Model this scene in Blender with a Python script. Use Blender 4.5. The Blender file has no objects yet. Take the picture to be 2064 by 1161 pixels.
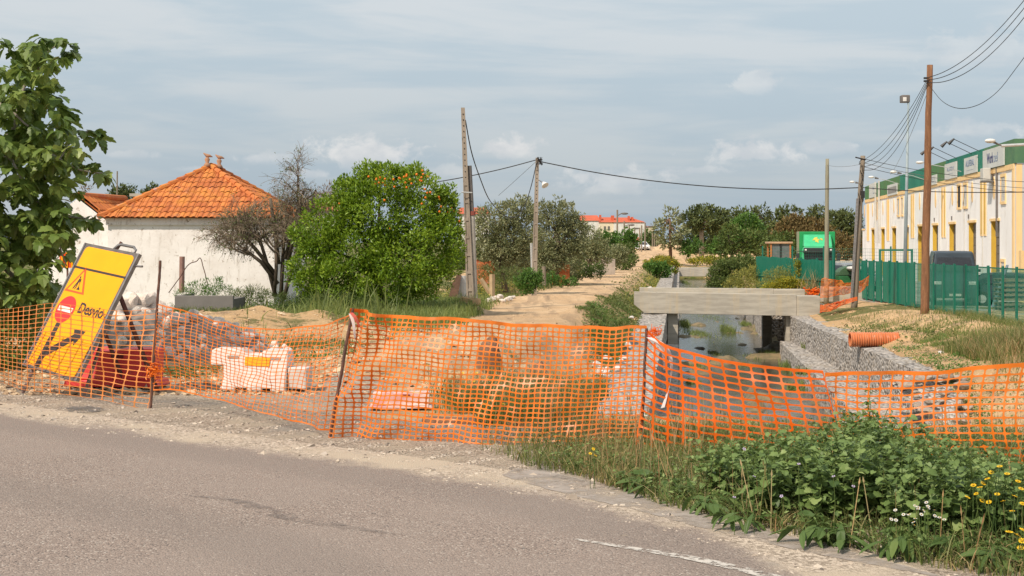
import bpy, math, random
import numpy as np
from mathutils import Vector, Matrix
R = math.radians
PI = math.pi
random.seed(7)
rng = np.random.default_rng(11)
F = 2867.0          # focal length in pixels of the 2064 px wide photograph
EYE = 1.6
sc = bpy.context.scene
# ---------------------------------------------------------------- camera
cd = bpy.data.cameras.new('camera')
cam = bpy.data.objects.new('camera', cd)
sc.collection.objects.link(cam)
cam.location = (0, 0, EYE)
cam.rotation_euler = (R(90), 0, 0)
cd.lens = F/2064*36
cd.sensor_width = 36
cd.shift_y = -(580.5-488)/2064
cd.clip_end = 6000
sc.camera = cam
# ---------------------------------------------------------------- sun and exposure
SUN_EL, SUN_AZ = R(47), R(-140)        # azimuth measured from +Y towards +X
sdir = Vector((math.sin(SUN_AZ)*math.cos(SUN_EL), math.cos(SUN_AZ)*math.cos(SUN_EL), math.sin(SUN_EL)))
sl = bpy.data.lights.new('sun', 'SUN')
sl.energy = 4.2
sl.angle = R(1.2)
sl.color = (1.0, 0.88, 0.74)
so = bpy.data.objects.new('sun', sl)
sc.collection.objects.link(so)
so.rotation_euler = (-sdir).to_track_quat('-Z', 'Y').to_euler()
sc.view_settings.view_transform = 'Standard'
sc.view_settings.look = 'None'
sc.view_settings.exposure = 0.08
sc.view_settings.gamma = 1.0
sc.cycles.max_bounces = 6
sc.cycles.transparent_max_bounces = 12
sc.cycles.use_denoising = True

# ---------------------------------------------------------------- node helpers
class NT:
    def __init__(s, tree):
        s.t = tree
    def n(s, typ, **kw):
        nd = s.t.nodes.new(typ)
        for k, v in kw.items():
            setattr(nd, k, v)
        return nd
    def l(s, a, b):
        s.t.links.new(a, b)
    def put(s, sock, v):
        if hasattr(v, 'is_linked') or isinstance(v, bpy.types.NodeSocket):
            s.l(v, sock)
        elif v is not None:
            sock.default_value = v
    def math(s, op, a, b=None, c=None, clamp=False):
        nd = s.n('ShaderNodeMath', operation=op, use_clamp=clamp)
        s.put(nd.inputs[0], a)
        if b is not None: s.put(nd.inputs[1], b)
        if c is not None: s.put(nd.inputs[2], c)
        return nd.outputs[0]
    def mix(s, f, a, b):
        nd = s.n('ShaderNodeMix', data_type='RGBA')
        s.put(nd.inputs[0], f)
        s.put(nd.inputs[6], c4(a)); s.put(nd.inputs[7], c4(b))
        return nd.outputs[2]
    def ss(s, v, a, b):
        nd = s.n('ShaderNodeMapRange', interpolation_type='SMOOTHSTEP')
        s.put(nd.inputs[0], v); nd.inputs[1].default_value = a; nd.inputs[2].default_value = b
        return nd.outputs[0]
    def noise(s, vec, scale, detail=4, rough=.55, dist=0):
        nd = s.n('ShaderNodeTexNoise')
        if vec is not None: s.l(vec, nd.inputs['Vector'])
        nd.inputs['Scale'].default_value = scale
        nd.inputs['Detail'].default_value = detail
        nd.inputs['Roughness'].default_value = rough
        nd.inputs['Distortion'].default_value = dist
        return nd.outputs['Fac']
def c4(c):
    if isinstance(c, bpy.types.NodeSocket): return c
    return (c[0], c[1], c[2], 1.0)

# ---------------------------------------------------------------- sky: Nishita behind thin streaked cloud and small cumulus
w = bpy.data.worlds.new('World'); sc.world = w; w.use_nodes = True
w.node_tree.nodes.clear()
t = NT(w.node_tree)
sky = t.n('ShaderNodeTexSky', sky_type='NISHITA', sun_disc=False)
sky.sun_elevation = SUN_EL; sky.sun_rotation = SUN_AZ
sky.air_density = 1.0; sky.dust_density = 2.0; sky.ozone_density = 1.5
tc = t.n('ShaderNodeTexCoord')
sp = t.n('ShaderNodeSeparateXYZ'); t.l(tc.outputs['Generated'], sp.inputs[0])
az = t.math('ARCTAN2', sp.outputs[0], sp.outputs[1])
hyp = t.math('SQRT', t.math('ADD', t.math('POWER', sp.outputs[0], 2.0), t.math('POWER', sp.outputs[1], 2.0)))
el = t.math('ARCTAN2', sp.outputs[2], hyp)
def vec(x, y, z=0.0):
    nd = t.n('ShaderNodeCombineXYZ'); t.put(nd.inputs[0], x); t.put(nd.inputs[1], y); t.put(nd.inputs[2], z)
    return nd.outputs[0]
v1 = vec(t.math('MULTIPLY', az, 1.4), t.math('ADD', t.math('MULTIPLY', el, 12.0), t.math('MULTIPLY', az, 0.35)))
v2 = vec(t.math('MULTIPLY', az, 4.0), t.math('MULTIPLY', el, 26.0))
n1 = t.noise(v1, 1.7, 5, .55, .4)
n2 = t.noise(v2, 1.6, 6, .6, .6)
streak = t.math('ADD', t.math('MULTIPLY', n1, .75), t.math('MULTIPLY', n2, .25))
m1 = t.ss(streak, .43, .57)
elg = t.ss(el, 0.0, 0.20)
veil = t.mix(elg, (5.0, 5.55, 6.0), (7.0, 7.35, 7.5))
blue = t.mix(elg, (4.1, 4.95, 5.75), (5.5, 6.4, 6.95))
layer = t.mix(m1, blue, veil)
base = t.mix(.84, sky.outputs[0], layer)
v3 = vec(t.math('MULTIPLY', az, 42.0), t.math('MULTIPLY', el, 60.0))
cn = t.noise(v3, 1.0, 7, .62, .3)
cn2 = t.noise(v3, .8, 5, .55, 0)
cloud = None
for (px, py, rx, ry, amt) in [(745, 312, 135, 46, 1), (1040, 300, 66, 32, 1), (1245, 368, 120, 36, .7), (1500, 312, 115, 34, .9), (1515, 172, 62, 34, .55),
        (1985, 120, 150, 60, .45), (1665, 302, 60, 20, .6), (1950, 272, 80, 26, .5), (530, 322, 75, 18, .6), (250, 318, 60, 10, .4), (-200, 300, 200, 60, .8), (2400, 300, 260, 60, .8), (880, 350, 110, 20, .4), (620, 352, 60, 14, .6), (1400, 345, 70, 14, .5), (1720, 345, 50, 12, .5), (420, 345, 70, 10, .4)]:
    a0 = math.atan((px-1032)/F); e0 = math.atan((488-py)/F)
    dx = t.math('MULTIPLY', t.math('SUBTRACT', az, a0), F/rx)
    dy = t.math('MULTIPLY', t.math('SUBTRACT', el, e0), F/ry)
    d = t.math('SQRT', t.math('ADD', t.math('MULTIPLY', dx, dx), t.math('MULTIPLY', dy, dy)))
    m = t.math('SUBTRACT', 1.0, d)
    m = t.math('ADD', m, t.math('MULTIPLY', t.math('SUBTRACT', cn, .5), 3.0))
    m = t.ss(m, .0, .6)
    m = t.math('MULTIPLY', m, amt)
    # the lower side of each cloud thins out into the haze
    m = t.math('MULTIPLY', m, t.ss(dy, -1.1, .1))
    cloud = m if cloud is None else t.math('MAXIMUM', cloud, m)
ccol = t.mix(t.ss(cn2, .35, .65), (6.3, 6.4, 6.6), (8.6, 8.3, 8.0))
out = t.mix(t.math('MULTIPLY', cloud, .62), base, ccol)
bg = t.n('ShaderNodeBackground'); t.l(out, bg.inputs[0]); bg.inputs[1].default_value = 0.1
wo = t.n('ShaderNodeOutputWorld'); t.l(bg.outputs[0], wo.inputs[0])

# ---------------------------------------------------------------- materials
def new_mat(name):
    m = bpy.data.materials.new(name); m.use_nodes = True; m.node_tree.nodes.clear()
    t = NT(m.node_tree)
    p = t.n('ShaderNodeBsdfPrincipled'); o = t.n('ShaderNodeOutputMaterial')
    t.l(p.outputs[0], o.inputs[0])
    return m, t, p, o
def objc(t):
    return t.n('ShaderNodeTexCoord').outputs['Object']
def posc(t):
    return t.n('ShaderNodeNewGeometry').outputs['Position']
def bump(t, p, h, strength, dist=.02):
    b = t.n('ShaderNodeBump'); b.inputs['Strength'].default_value = strength; b.inputs['Distance'].default_value = dist
    t.l(h, b.inputs['Height']); t.l(b.outputs[0], p.inputs['Normal'])
def M(name, c1, c2=None, scale=3, rough=.65, metal=0, bs=0, bscale=30, spec=.4, lo=.35, hi=.65, stretch=None, c3=None, s3=20, bd=.01):
    """mottled surface: c1-c2 by soft noise, c3 in small flecks"""
    m, t, p, o = new_mat(name)
    v = objc(t)
    if stretch:
        mp = t.n('ShaderNodeMapping'); mp.inputs['Scale'].default_value = stretch; t.l(v, mp.inputs[0]); v = mp.outputs[0]
    c2 = c2 or tuple(x*.8 for x in c1)
    f = t.ss(t.noise(v, scale, 6, .6), lo, hi)
    col = t.mix(f, c1, c2)
    if c3:
        f3 = t.ss(t.noise(v, s3, 5, .65), .56, .68)
        col = t.mix(f3, col, c3)
    t.l(col, p.inputs['Base Color'])
    p.inputs['Roughness'].default_value = rough; p.inputs['Metallic'].default_value = metal
    p.inputs['Specular IOR Level'].default_value = spec
    if bs: bump(t, p, t.noise(v, bscale, 5, .65), bs, bd)
    return m
def leafmat(name, cols, trans=.35, rough=.45, spec=.35, tint=1.25):
    m, t, p, o = new_mat(name)
    at = t.n('ShaderNodeAttribute', attribute_name='rnd')
    cr = t.n('ShaderNodeValToRGB')
    e = cr.color_ramp.elements
    while len(e) > 1: e.remove(e[-1])
    for i, c in enumerate(cols):
        q = e[0] if i == 0 else e.new(i/(len(cols)-1))
        q.position = i/(len(cols)-1); q.color = c4(c)
    t.l(at.outputs['Fac'], cr.inputs[0])
    t.l(cr.outputs[0], p.inputs['Base Color'])
    p.inputs['Roughness'].default_value = rough; p.inputs['Specular IOR Level'].default_value = spec
    tr = t.n('ShaderNodeBsdfTranslucent')
    hs = t.n('ShaderNodeHueSaturation'); hs.inputs['Value'].default_value = tint; hs.inputs['Hue'].default_value = .485
    t.l(cr.outputs[0], hs.inputs['Color']); t.l(hs.outputs[0], tr.inputs[0])
    mx = t.n('ShaderNodeMixShader'); mx.inputs[0].default_value = trans
    t.l(p.outputs[0], mx.inputs[1]); t.l(tr.outputs[0], mx.inputs[2]); t.l(mx.outputs[0], o.inputs[0])
    return m
# ---------------------------------------------------------------- mesh helpers
def mk(name, V, polys, mat, smooth=False, rnd=None, mats=None, midx=None):
    V = np.asarray(V, dtype=np.float32)
    polys = [np.asarray(p, dtype=np.int32) for p in polys if len(p)]
    me = bpy.data.meshes.new(name)
    me.vertices.add(len(V)); me.vertices.foreach_set('co', V.ravel())
    li = np.concatenate([p.ravel() for p in polys]); me.loops.add(len(li)); me.loops.foreach_set('vertex_index', li)
    tot = np.concatenate([np.full(len(p), p.shape[1], dtype=np.int32) for p in polys])
    st = np.concatenate([[0], np.cumsum(tot)[:-1]]).astype(np.int32)
    me.polygons.add(len(tot)); me.polygons.foreach_set('loop_start', st)
    me.polygons.foreach_set('use_smooth', np.full(len(tot), bool(smooth)))
    if rnd is not None:
        a = me.attributes.new('rnd', 'FLOAT', 'POINT'); a.data.foreach_set('value', np.asarray(rnd, dtype=np.float32))
    me.update(calc_edges=True); me.validate()
    if mat: me.materials.append(mat)
    return me
def link(name, me, parent=None, loc=None):
    o = bpy.data.objects.new(name, me); sc.collection.objects.link(o)
    if parent: o.parent = parent
    if loc is not None: o.location = loc
    return o
def tag(o, label=None, cat=None, group=None, kind=None):
    if label: o['label'] = label
    if cat: o['category'] = cat
    if group: o['group'] = group
    if kind: o['kind'] = kind
    return o
def thing(name, label, cat, loc=(0, 0, 0), group=None, rz=0):
    o = bpy.data.objects.new(name, None); sc.collection.objects.link(o)
    o.location = loc; o.rotation_euler = (0, 0, rz); o.empty_display_size = .2
    return tag(o, label, cat, group)
def dup(o, loc, rz=None, scale=None, label=None, group=None):
    r = o.copy(); sc.collection.objects.link(r); r.location = loc
    if rz is not None: r.rotation_euler = (o.rotation_euler[0], o.rotation_euler[1], rz)
    if scale is not None: r.scale = (scale,)*3 if not hasattr(scale, '__len__') else scale
    if label: r['label'] = label
    if group: r['group'] = group
    for ch in list(o.children):
        c = ch.copy(); sc.collection.objects.link(c); c.parent = r
        for g in list(ch.children):
            d = g.copy(); sc.collection.objects.link(d); d.parent = c
    return r
class MB:
    def __init__(s): s.V = []; s.P = []; s.n = 0; s.r = []
    def add(s, V, polys, r=None):
        V = np.asarray(V, dtype=float).reshape(-1, 3)
        s.V.append(V)
        for p in polys:
            p = np.asarray(p, dtype=int)
            if len(p): s.P.append(p + s.n)
        s.r.append(np.full(len(V), random.random() if r is None else r) if np.isscalar(r) or r is None else np.asarray(r))
        s.n += len(V); return s
    def box(s, c, d, rz=0, taper=1.0):
        x, y, z = d[0]/2, d[1]/2, d[2]/2
        V = np.array([(a*x*(taper if k > 0 else 1), b*y*(taper if k > 0 else 1), k*z) for k in (-1, 1) for (a, b) in ((-1, -1), (1, -1), (1, 1), (-1, 1))], dtype=float)
        if rz:
            ca, sa = math.cos(rz), math.sin(rz); V[:, :2] = V[:, :2] @ np.array([[ca, sa], [-sa, ca]])
        return s.add(V+np.array(c), [[(3, 2, 1, 0), (4, 5, 6, 7), (0, 1, 5, 4), (1, 2, 6, 5), (2, 3, 7, 6), (3, 0, 4, 7)]])
    def bb(s, a, b):
        a = np.array(a, dtype=float); b = np.array(b, dtype=float)
        return s.box((a+b)/2, np.abs(b-a))
    def tube(s, pts, rad, n=6, cap=True):
        pts = np.asarray(pts, dtype=float); k = len(pts)
        rad = np.full(k, rad) if np.isscalar(rad) else np.asarray(rad)
        T = np.gradient(pts, axis=0); T /= np.linalg.norm(T, axis=1)[:, None]+1e-9
        ref = np.array([0, 0, 1.]) if abs(T[0][2]) < .9 else np.array([1., 0, 0])
        A = np.cross(T, ref); A /= np.linalg.norm(A, axis=1)[:, None]+1e-9
        B = np.cross(T, A)
        th = np.arange(n)/n*2*PI
        V = pts[:, None, :] + rad[:, None, None]*(np.cos(th)[None, :, None]*A[:, None, :]+np.sin(th)[None, :, None]*B[:, None, :])
        i = np.arange(k-1)[:, None]*n; j = np.arange(n)[None, :]; j2 = (j+1) % n
        q = np.stack([i+j, i+j2, i+n+j2, i+n+j], axis=-1).reshape(-1, 4)
        P = [q]
        if cap and n >= 3: P += [np.arange(n)[None, ::-1], ((k-1)*n+np.arange(n))[None, :]]
        return s.add(V.reshape(-1, 3), P)
    def prism(s, poly, y0, y1, M4=None, taper=None):
        """polygon in x-z, extruded along y"""
        n = len(poly)
        V = [(x, y0, z) for x, z in poly]+[(x, y1, z) for x, z in poly]
        i = np.arange(n); j = (i+1) % n
        V = np.array(V, dtype=float)
        if taper: V = np.array([taper(v) for v in V])
        if M4 is not None: V = (np.c_[V, np.ones(len(V))] @ np.array(M4).T)[:, :3]
        return s.add(V, [np.arange(n)[None, :], (n+np.arange(n))[None, ::-1], np.stack([j, i, i+n, j+n], -1)])
    def sphere(s, c, r, n=8, m=6):
        r = np.array([r, r, r]) if np.isscalar(r) else np.array(r)
        V = []; 
        for a in range(m+1):
            for b in range(n):
                ph = PI*a/m; th = 2*PI*b/n
                V.append((math.sin(ph)*math.cos(th), math.sin(ph)*math.sin(th), math.cos(ph)))
        q = [(a*n+b, (a+1)*n+b, (a+1)*n+(b+1) % n, a*n+(b+1) % n) for a in range(m) for b in range(n)]
        return s.add(np.array(V)*r+np.array(c), [q])
    def xf(s, M4):
        M4 = np.array(M4); s.V = [(np.c_[v, np.ones(len(v))] @ M4.T)[:, :3] for v in s.V]; return s
    def build(s, name, mat, parent=None, smooth=False, world=False, bevel=0):
        V = np.concatenate(s.V); by = {}
        for p in s.P: by.setdefault(p.shape[1], []).append(p)
        polys = [np.concatenate(v) for v in by.values()]
        loc = None
        if parent is not None:
            if world: V = V - np.array(parent_loc(parent))
        else:
            loc = np.array([(V[:, 0].min()+V[:, 0].max())/2, (V[:, 1].min()+V[:, 1].max())/2, V[:, 2].min()]); V = V-loc
        me = mk(name, V, polys, mat, smooth, np.concatenate(s.r))
        o = link(name, me, parent, loc)
        if bevel:
            b = o.modifiers.new('bevel', 'BEVEL'); b.width = bevel; b.segments = 2; b.limit_method = 'ANGLE'
        return o
def parent_loc(p):
    l = np.array(p.location)
    while p.parent: p = p.parent; l = l+np.array(p.location)
    return l
def PX(px, Y): return (px-1032)/F*Y
def PZ(py, Y): return EYE-(py-488)/F*Y
def PP(px, py, Y): return np.array([PX(px, Y), Y, PZ(py, Y)])
# value noise on arrays
_lat = rng.random((64, 64, 64))
def vn(x, y, z=0., s=1.):
    x = np.asarray(x, dtype=float)*s+100.; y = np.asarray(y, dtype=float)*s+100.; z = np.asarray(z, dtype=float)*s+100.+0*x
    y = y+0*x
    xi, yi, zi = np.floor(x).astype(int), np.floor(y).astype(int), np.floor(z).astype(int)
    fx, fy, fz = x-xi, y-yi, z-zi
    fx, fy, fz = [f*f*(3-2*f) for f in (fx, fy, fz)]
    r = 0
    for a in (0, 1):
        for b in (0, 1):
            for c in (0, 1):
                r = r+_lat[(xi+a) % 64, (yi+b) % 64, (zi+c) % 64]*(fx if a else 1-fx)*(fy if b else 1-fy)*(fz if c else 1-fz)
    return r-.5
def fbm(x, y, z=0., s=1., o=4):
    return sum(vn(x, y, z, s*2**i)*.5**i for i in range(o))
def sst(a, b, v):
    q = np.clip((np.asarray(v, dtype=float)-a)/(b-a), 0, 1); return q*q*(3-2*q)
def ip(v, xs, ys): return np.interp(v, xs, ys)
# ================================================================ THE SETTING
SL = .118                                     # channel runs off at x = u + SL*(Y-64)
def U(x, Y): return x-SL*(Y-64)
MOUNDS = [  # x, Y, rx, ry, h
    (-6.0, 34, 3.0, 2.0, .62), (-7.8, 31, 2.2, 1.6, .25), (PX(1235, 46), 46, 1.25, 4.5, .62), (PX(700, 30), 30, 2, 2, .2),
    (PX(985, 24), 24, .8, 1.2, .5), (PX(1120, 22), 22, 1.6, 2.4, .35), (PX(860, 21), 21, 1.0, 1.4, .3),
    (PX(1120, 59), 59, 2.0, 1.6, .25), (PX(1360, 260), 262, 3, 4, .9), (PX(1320, 258), 258, 9, 3, .8),
    (PX(1465, 240), 240, 4.4, 4, 1.6), (PX(945, 47), 47.3, .6, .5, .3), (PX(1815, 46.3), 46.3, .75, .7, .42)]
def TZ(x, Y):
    x = np.asarray(x, dtype=float); Y = np.asarray(Y, dtype=float)+0*x
    u = U(x, Y)
    z = ip(Y, [0, 14.5, 18, 24, 35, 50, 70, 120, 170, 255, 280, 3000], [0, 0, -.1, -.3, -.6, -.75, -.85, -.9, -.7, .1, .2, .2])
    z = z + 0
    off = sst(14.5, 17, Y)
    # left bank down to the gabion top
    wY = sst(13, 25, Y)*(1-sst(212, 245, Y))
    kL = sst(4.0, 5.75, u-1.1*(1-sst(19, 23, Y)))*ip(Y, [0, 16, 22], [.25, .4, 1])
    z = z*(1-kL*wY)+np.interp(Y, [0, 100, 200], [-1.68, -1.72, -2.1])*kL*wY
    # right side
    kR = (u > 9)
    zr = ip(Y, [0, 11.5, 14, 30, 34, 36, 60, 75, 90, 130, 208, 240, 300, 3000], [0, 0, -.7, -3.1, -2.4, -1.75, -1.78, -1.75, -1.6, -1.9, -2.2, -1.6, -.8, -.6])
    up = sst(13.5, 17.5, u)
    top = ip(Y, [0, 10, 25, 40, 75, 120, 208, 240, 300, 3000], [0, 0, -.6, -1.2, -1.3, -1.3, -1.8, -1.4, -.8, -.6])
    sandr = np.where((Y > 32), .26*np.exp(-((x-(14.9-.0*Y))/1.2)**2)*sst(34, 40, Y)*(1-sst(66, 74, Y))*(.8+1.6*vn(x, Y, 7, .35)), 0)
    zr2 = zr*(1-up)+top*up+sandr
    z = np.where(kR, zr2, z)
    # road side plateau stays level
    z = np.where(Y < 11, 0, z)
    for (mx, my, rx, ry, h) in MOUNDS:
        d = ((x-mx)/rx)**2+((Y-my)/ry)**2
        z = z+h*np.exp(-d*1.4)*(1+.9*vn(x, Y, 3, 1.3))
    rough = off*(.10*fbm(x, Y, 0, .9, 3)*(1-.6*sst(35, 70, Y))+.05*fbm(x, Y, 5, 3.5, 3)*(1-sst(30, 60, Y))+.30*np.clip(fbm(x, Y, 15, 1.1, 3)+.1, 0, 1)*(x > -2.2)*sst(14.5, 16, Y)*(1-sst(24, 32, Y)))
    # wheel ruts in the track
    tc_ = ip(Y, [16, 30, 44, 60, 99, 132, 188, 260], [-.2, .1, PX(1060, 44), PX(1120, 60), PX(1232, 99), PX(1262, 132), PX(1296, 188), PX(1302, 260)])
    tw = ip(Y, [16, 30, 50, 100, 260], [1.6, 2.2, 2.6, 3.0, 2.6])
    tr = np.exp(-((x-tc_)/tw)**4)*off*(Y < 255)
    z = z+rough*(1-.75*tr)+tr*(.035*np.cos((x-tc_)*3.6)*vn(x*.3, Y*.12, 2, 1))
    # the cut for the channel
    uri = np.interp(Y, [30, 37, 64, 130], [9.75, 10.5, 12.57, 20.6])-SL*(Y-64)+.5
    inch = (u > np.where(Y < 21.5, 6.9, 5.9)) & (u < np.where(Y < 62, np.maximum(13.4, uri), 13.4)) & (Y > 13.2) & (Y < 207)
    z = np.where(inch, np.minimum(z, ip(Y, [13, 14.5, 3000], [-.3, -4.1, -4.1])), z)
    return z
def trackw(x, Y):
    tc_ = ip(Y, [16, 30, 44, 60, 99, 132, 188, 260], [-.2, .1, PX(1060, 44), PX(1120, 60), PX(1232, 99), PX(1262, 132), PX(1296, 188), PX(1302, 260)])
    tw = ip(Y, [14, 30, 50, 100, 260], [2.6, 2.2, 2.1, 2.6, 3.2])
    return np.exp(-((x-tc_)/tw)**4)
def zat(x, Y): return float(TZ(np.array([x]), np.array([Y]))[0])
us = np.concatenate([np.arange(-900, -200, 60), np.arange(-200, -40, 8), np.arange(-40, -20, 1.), np.arange(-20, 5.85, .22), [5.88, 5.92], np.arange(6.4, 13.3, .9), [13.38, 13.42], np.arange(13.6, 21, .22), np.arange(21, 40, 1.), np.arange(40, 200, 8), np.arange(200, 1000, 60)])
ys = np.concatenate([np.arange(-12, 10, 2.), np.arange(10, 30, .22), np.arange(30, 80, .36), np.arange(80, 140, 1.), np.arange(140, 320, 2.), np.arange(320, 600, 20.), np.arange(600, 4200, 300.)])
UU, YY = np.meshgrid(us, ys)
XX = UU+SL*(YY-64)
ZZ = TZ(XX, YY)
nr, nc = UU.shape
idx = np.arange(nr*nc).reshape(nr, nc)
q = np.stack([idx[:-1, :-1], idx[:-1, 1:], idx[1:, 1:], idx[1:, :-1]], -1).reshape(-1, 4)
V = np.stack([XX, YY, ZZ], -1).reshape(-1, 3)

# ground material: packed sand, loose earth, gravel apron, dry grass, driven by world position and painted-by-place masks
def ground_attr(x, Y):
    """green: how overgrown the ground is; track: packed pale sand; grav: gravel apron by the road"""
    u = U(x, Y)
    tr = trackw(x, Y)
    green = sst(.0, .35, fbm(x, Y, 9, .22, 4)+.18)
    green = green*(1-tr)
    green = np.where(u > 13.4, green*.28, green); green = np.maximum(green, np.exp(-((x-PX(1240, 46))/1.3)**2-((Y-48)/9)**2)*.8)
    green = np.where((Y > 60) & (u > 13.6), np.maximum(green, .7), green)
    green = np.where((x < -4) & (Y > 36), np.maximum(green, .75), green)
    green = np.where((Y > 300), .8, green)
    green = np.where((u > 14) & (Y > 66) & (x > 15), .1, green)
    field = np.exp(-(((x-PX(1440, 245))/11)**2+((Y-243)/30)**2)**2)
    green = green*(1-field)
    grav = 1-sst(15.0, 19, Y+1.2*vn(x, Y, 4, .6))
    grav = np.where(x > 1.0, grav*(1-sst(9.5, 12, Y)), grav); grav = grav*(1-sst(-1.6, -.9, x)*sst(12.3, 13.4, Y))
    green = green*sst(15, 19, Y)*(1-.65*(1-sst(30, 40, Y)))
    green = np.where((Y < 34) & (u > 2.0) & (Y > 12), np.maximum(green, .25), green); green = np.maximum(green, .85*np.exp(-((x-.25)/1.0)**2-((Y-14.6)/1.5)**2))
    return green, np.maximum(tr*sst(16, 19, Y), field), grav
gr, tr_, gv = ground_attr(XX.ravel(), YY.ravel())
me = mk('ground', V, [q], None, True)
for nm, arr in (('green', gr), ('track', tr_), ('gravel', gv)):
    a = me.attributes.new(nm, 'FLOAT', 'POINT'); a.data.foreach_set('value', arr.astype(np.float32))
def gravel_color(t, v):
    vo = t.n('ShaderNodeTexVoronoi'); vo.inputs['Scale'].default_value = 55; t.l(v, vo.inputs['Vector'])
    sp = t.n('ShaderNodeSeparateColor'); t.l(vo.outputs['Color'], sp.inputs[0])
    g1 = t.mix(t.ss(sp.outputs[0], .1, .95), (.27, .215, .165), (.60, .50, .40))
    g2 = t.mix(t.ss(t.noise(v, 1.3, 5, .6), .42, .62), g1, (.48, .395, .30))
    g3 = t.mix(t.ss(t.noise(v, .8, 6, .65, .5), .55, .72), g2, (.33, .29, .25))
    return g3, vo.outputs['Distance']
m, t, p, o = new_mat('ground_soil')
v = posc(t)
ag = lambda n: t.n('ShaderNodeAttribute', attribute_name=n).outputs['Fac']
nb = t.noise(v, .35, 6, .62, .3); nm_ = t.noise(v, 1.6, 6, .65); nf = t.noise(v, 14, 5, .7); nff = t.noise(v, 60, 3, .7)
sand = t.mix(t.ss(nb, .38, .62), (.69, .46, .25), (.57, .365, .185))
sand = t.mix(t.ss(nm_, .46, .70), sand, (.36, .245, .15))
sand = t.mix(t.ss(nf, .54, .70), sand, (.68, .53, .36))
sand = t.mix(t.math('MULTIPLY', t.ss(nff, .58, .7), .6), sand, (.22, .16, .11))
packed = t.mix(t.ss(t.noise(v, .5, 5, .6), .40, .62), (.73, .52, .32), (.62, .415, .24))
packed = t.mix(t.math('MULTIPLY', t.ss(nm_, .50, .66), .55), packed, (.46, .32, .20))
packed = t.mix(t.math('MULTIPLY', t.ss(nf, .52, .70), .65), packed, (.36, .25, .165))
packed = t.mix(t.math('MULTIPLY', t.ss(nff, .58, .7), .6), packed, (.24, .17, .12))
strp = t.n('ShaderNodeMapping'); strp.inputs['Scale'].default_value = (1.6, .16, 1); t.l(v, strp.inputs[0])
packed = t.mix(t.math('MULTIPLY', t.ss(t.noise(strp.outputs[0], 1.2, 5, .6), .48, .62), .6), packed, (.34, .235, .155))
col = t.mix(ag('track'), sand, packed)
grn = t.mix(t.ss(nm_, .4, .6), (.085, .115, .03), (.20, .175, .07))
gmask = t.ss(t.math('ADD', t.math('MULTIPLY', ag('green'), .9), t.math('MULTIPLY', t.math('SUBTRACT', nm_, .5), 1.6)), .40, .62)
col = t.mix(gmask, col, grn)
gc, gd = gravel_color(t, v)
gvm = t.ss(t.math('ADD', ag('gravel'), t.math('MULTIPLY', t.math('SUBTRACT', nm_, .5), .9)), .35, .65)
col = t.mix(gvm, col, gc)
t.l(col, p.inputs['Base Color']); p.inputs['Roughness'].default_value = .95; p.inputs['Specular IOR Level'].default_value = .15
h = t.math('ADD', t.math('MULTIPLY', nf, .8), t.math('MULTIPLY', nff, .35))
bump(t, p, h, .9, .08)
me.materials.append(m)
tag(link('ground', me), kind='structure')
SOIL = m
# the built-up concrete yard behind the green fence is the same ground, paved
# ---------------------------------------------------------------- road
RE = np.array([(-60, 60), (-30, 35.2), (-12, 19.6), (-4.8, 13.45), (-3.0, 11.95), (-1.2, 10.5), (-.2, 9.75), (.55, 8.95), (1.15, 8.1), (1.62, 7.1), (2.1, 5.6), (2.9, 2.5), (3.6, -2), (4.3, -8)], dtype=float)
s_ = np.r_[0, np.cumsum(np.linalg.norm(np.diff(RE, axis=0), axis=1))]
S = np.linspace(0, s_[-1], 260)
def catm(S):
    from_x = np.interp(S, s_, RE[:, 0]); from_y = np.interp(S, s_, RE[:, 1])
    k = np.ones(9)/9
    fx = np.convolve(np.pad(from_x, 4, 'edge'), k, 'valid'); fy = np.convolve(np.pad(from_y, 4, 'edge'), k, 'valid')
    return fx, fy
ex, ey = catm(S)
tx, ty = np.gradient(ex), np.gradient(ey); L = np.hypot(tx, ty); nx, ny = ty/L, -tx/L      # right-hand normal
inward = -1.0
if True:
    # make the normal point to the camera side
    sgn = np.sign((0-ex)*nx+(0-ey)*ny); nx, ny = nx*sgn, ny*sgn
offs = np.array([-.35, -.2, -.1, 0, .1, .2, .35, .6, 1, 1.6, 2.4, 3.4, 5, 7.5])
vx = ex[:, None]+nx[:, None]*offs; vy = ey[:, None]+ny[:, None]*offs
vz = .004+.0*vx
V = np.stack([vx, vy, vz], -1).reshape(-1, 3)
n0, n1_ = len(S), len(offs); ii = np.arange(n0*n1_).reshape(n0, n1_)
q = np.stack([ii[:-1, :-1], ii[1:, :-1], ii[1:, 1:], ii[:-1, 1:]], -1).reshape(-1, 4)
me = mk('road', V, [q[:, ::-1]], None, True)
a = me.attributes.new('edge', 'FLOAT', 'POINT'); a.data.foreach_set('value', np.tile(offs, n0).astype(np.float32))
m, t, p, o = new_mat('asphalt')
v = posc(t)
gc, gd = gravel_color(t, v)
vo = t.n('ShaderNodeTexVoronoi'); vo.inputs['Scale'].default_value = 95; t.l(v, vo.inputs['Vector'])
spc = t.n('ShaderNodeSeparateColor'); t.l(vo.outputs['Color'], spc.inputs[0])
a1 = t.mix(spc.outputs[0], (.215, .168, .143), (.35, .278, .233))
a1 = t.mix(t.ss(spc.outputs[1], .93, .97), a1, (.50, .44, .38))
a1 = t.mix(t.ss(spc.outputs[2], .90, .96), a1, (.055, .05, .05))
big = t.noise(v, .55, 5, .6, .4)
a1 = t.mix(t.math('MULTIPLY', t.ss(big, .38, .62), .6), a1, (.30, .243, .208))
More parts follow.
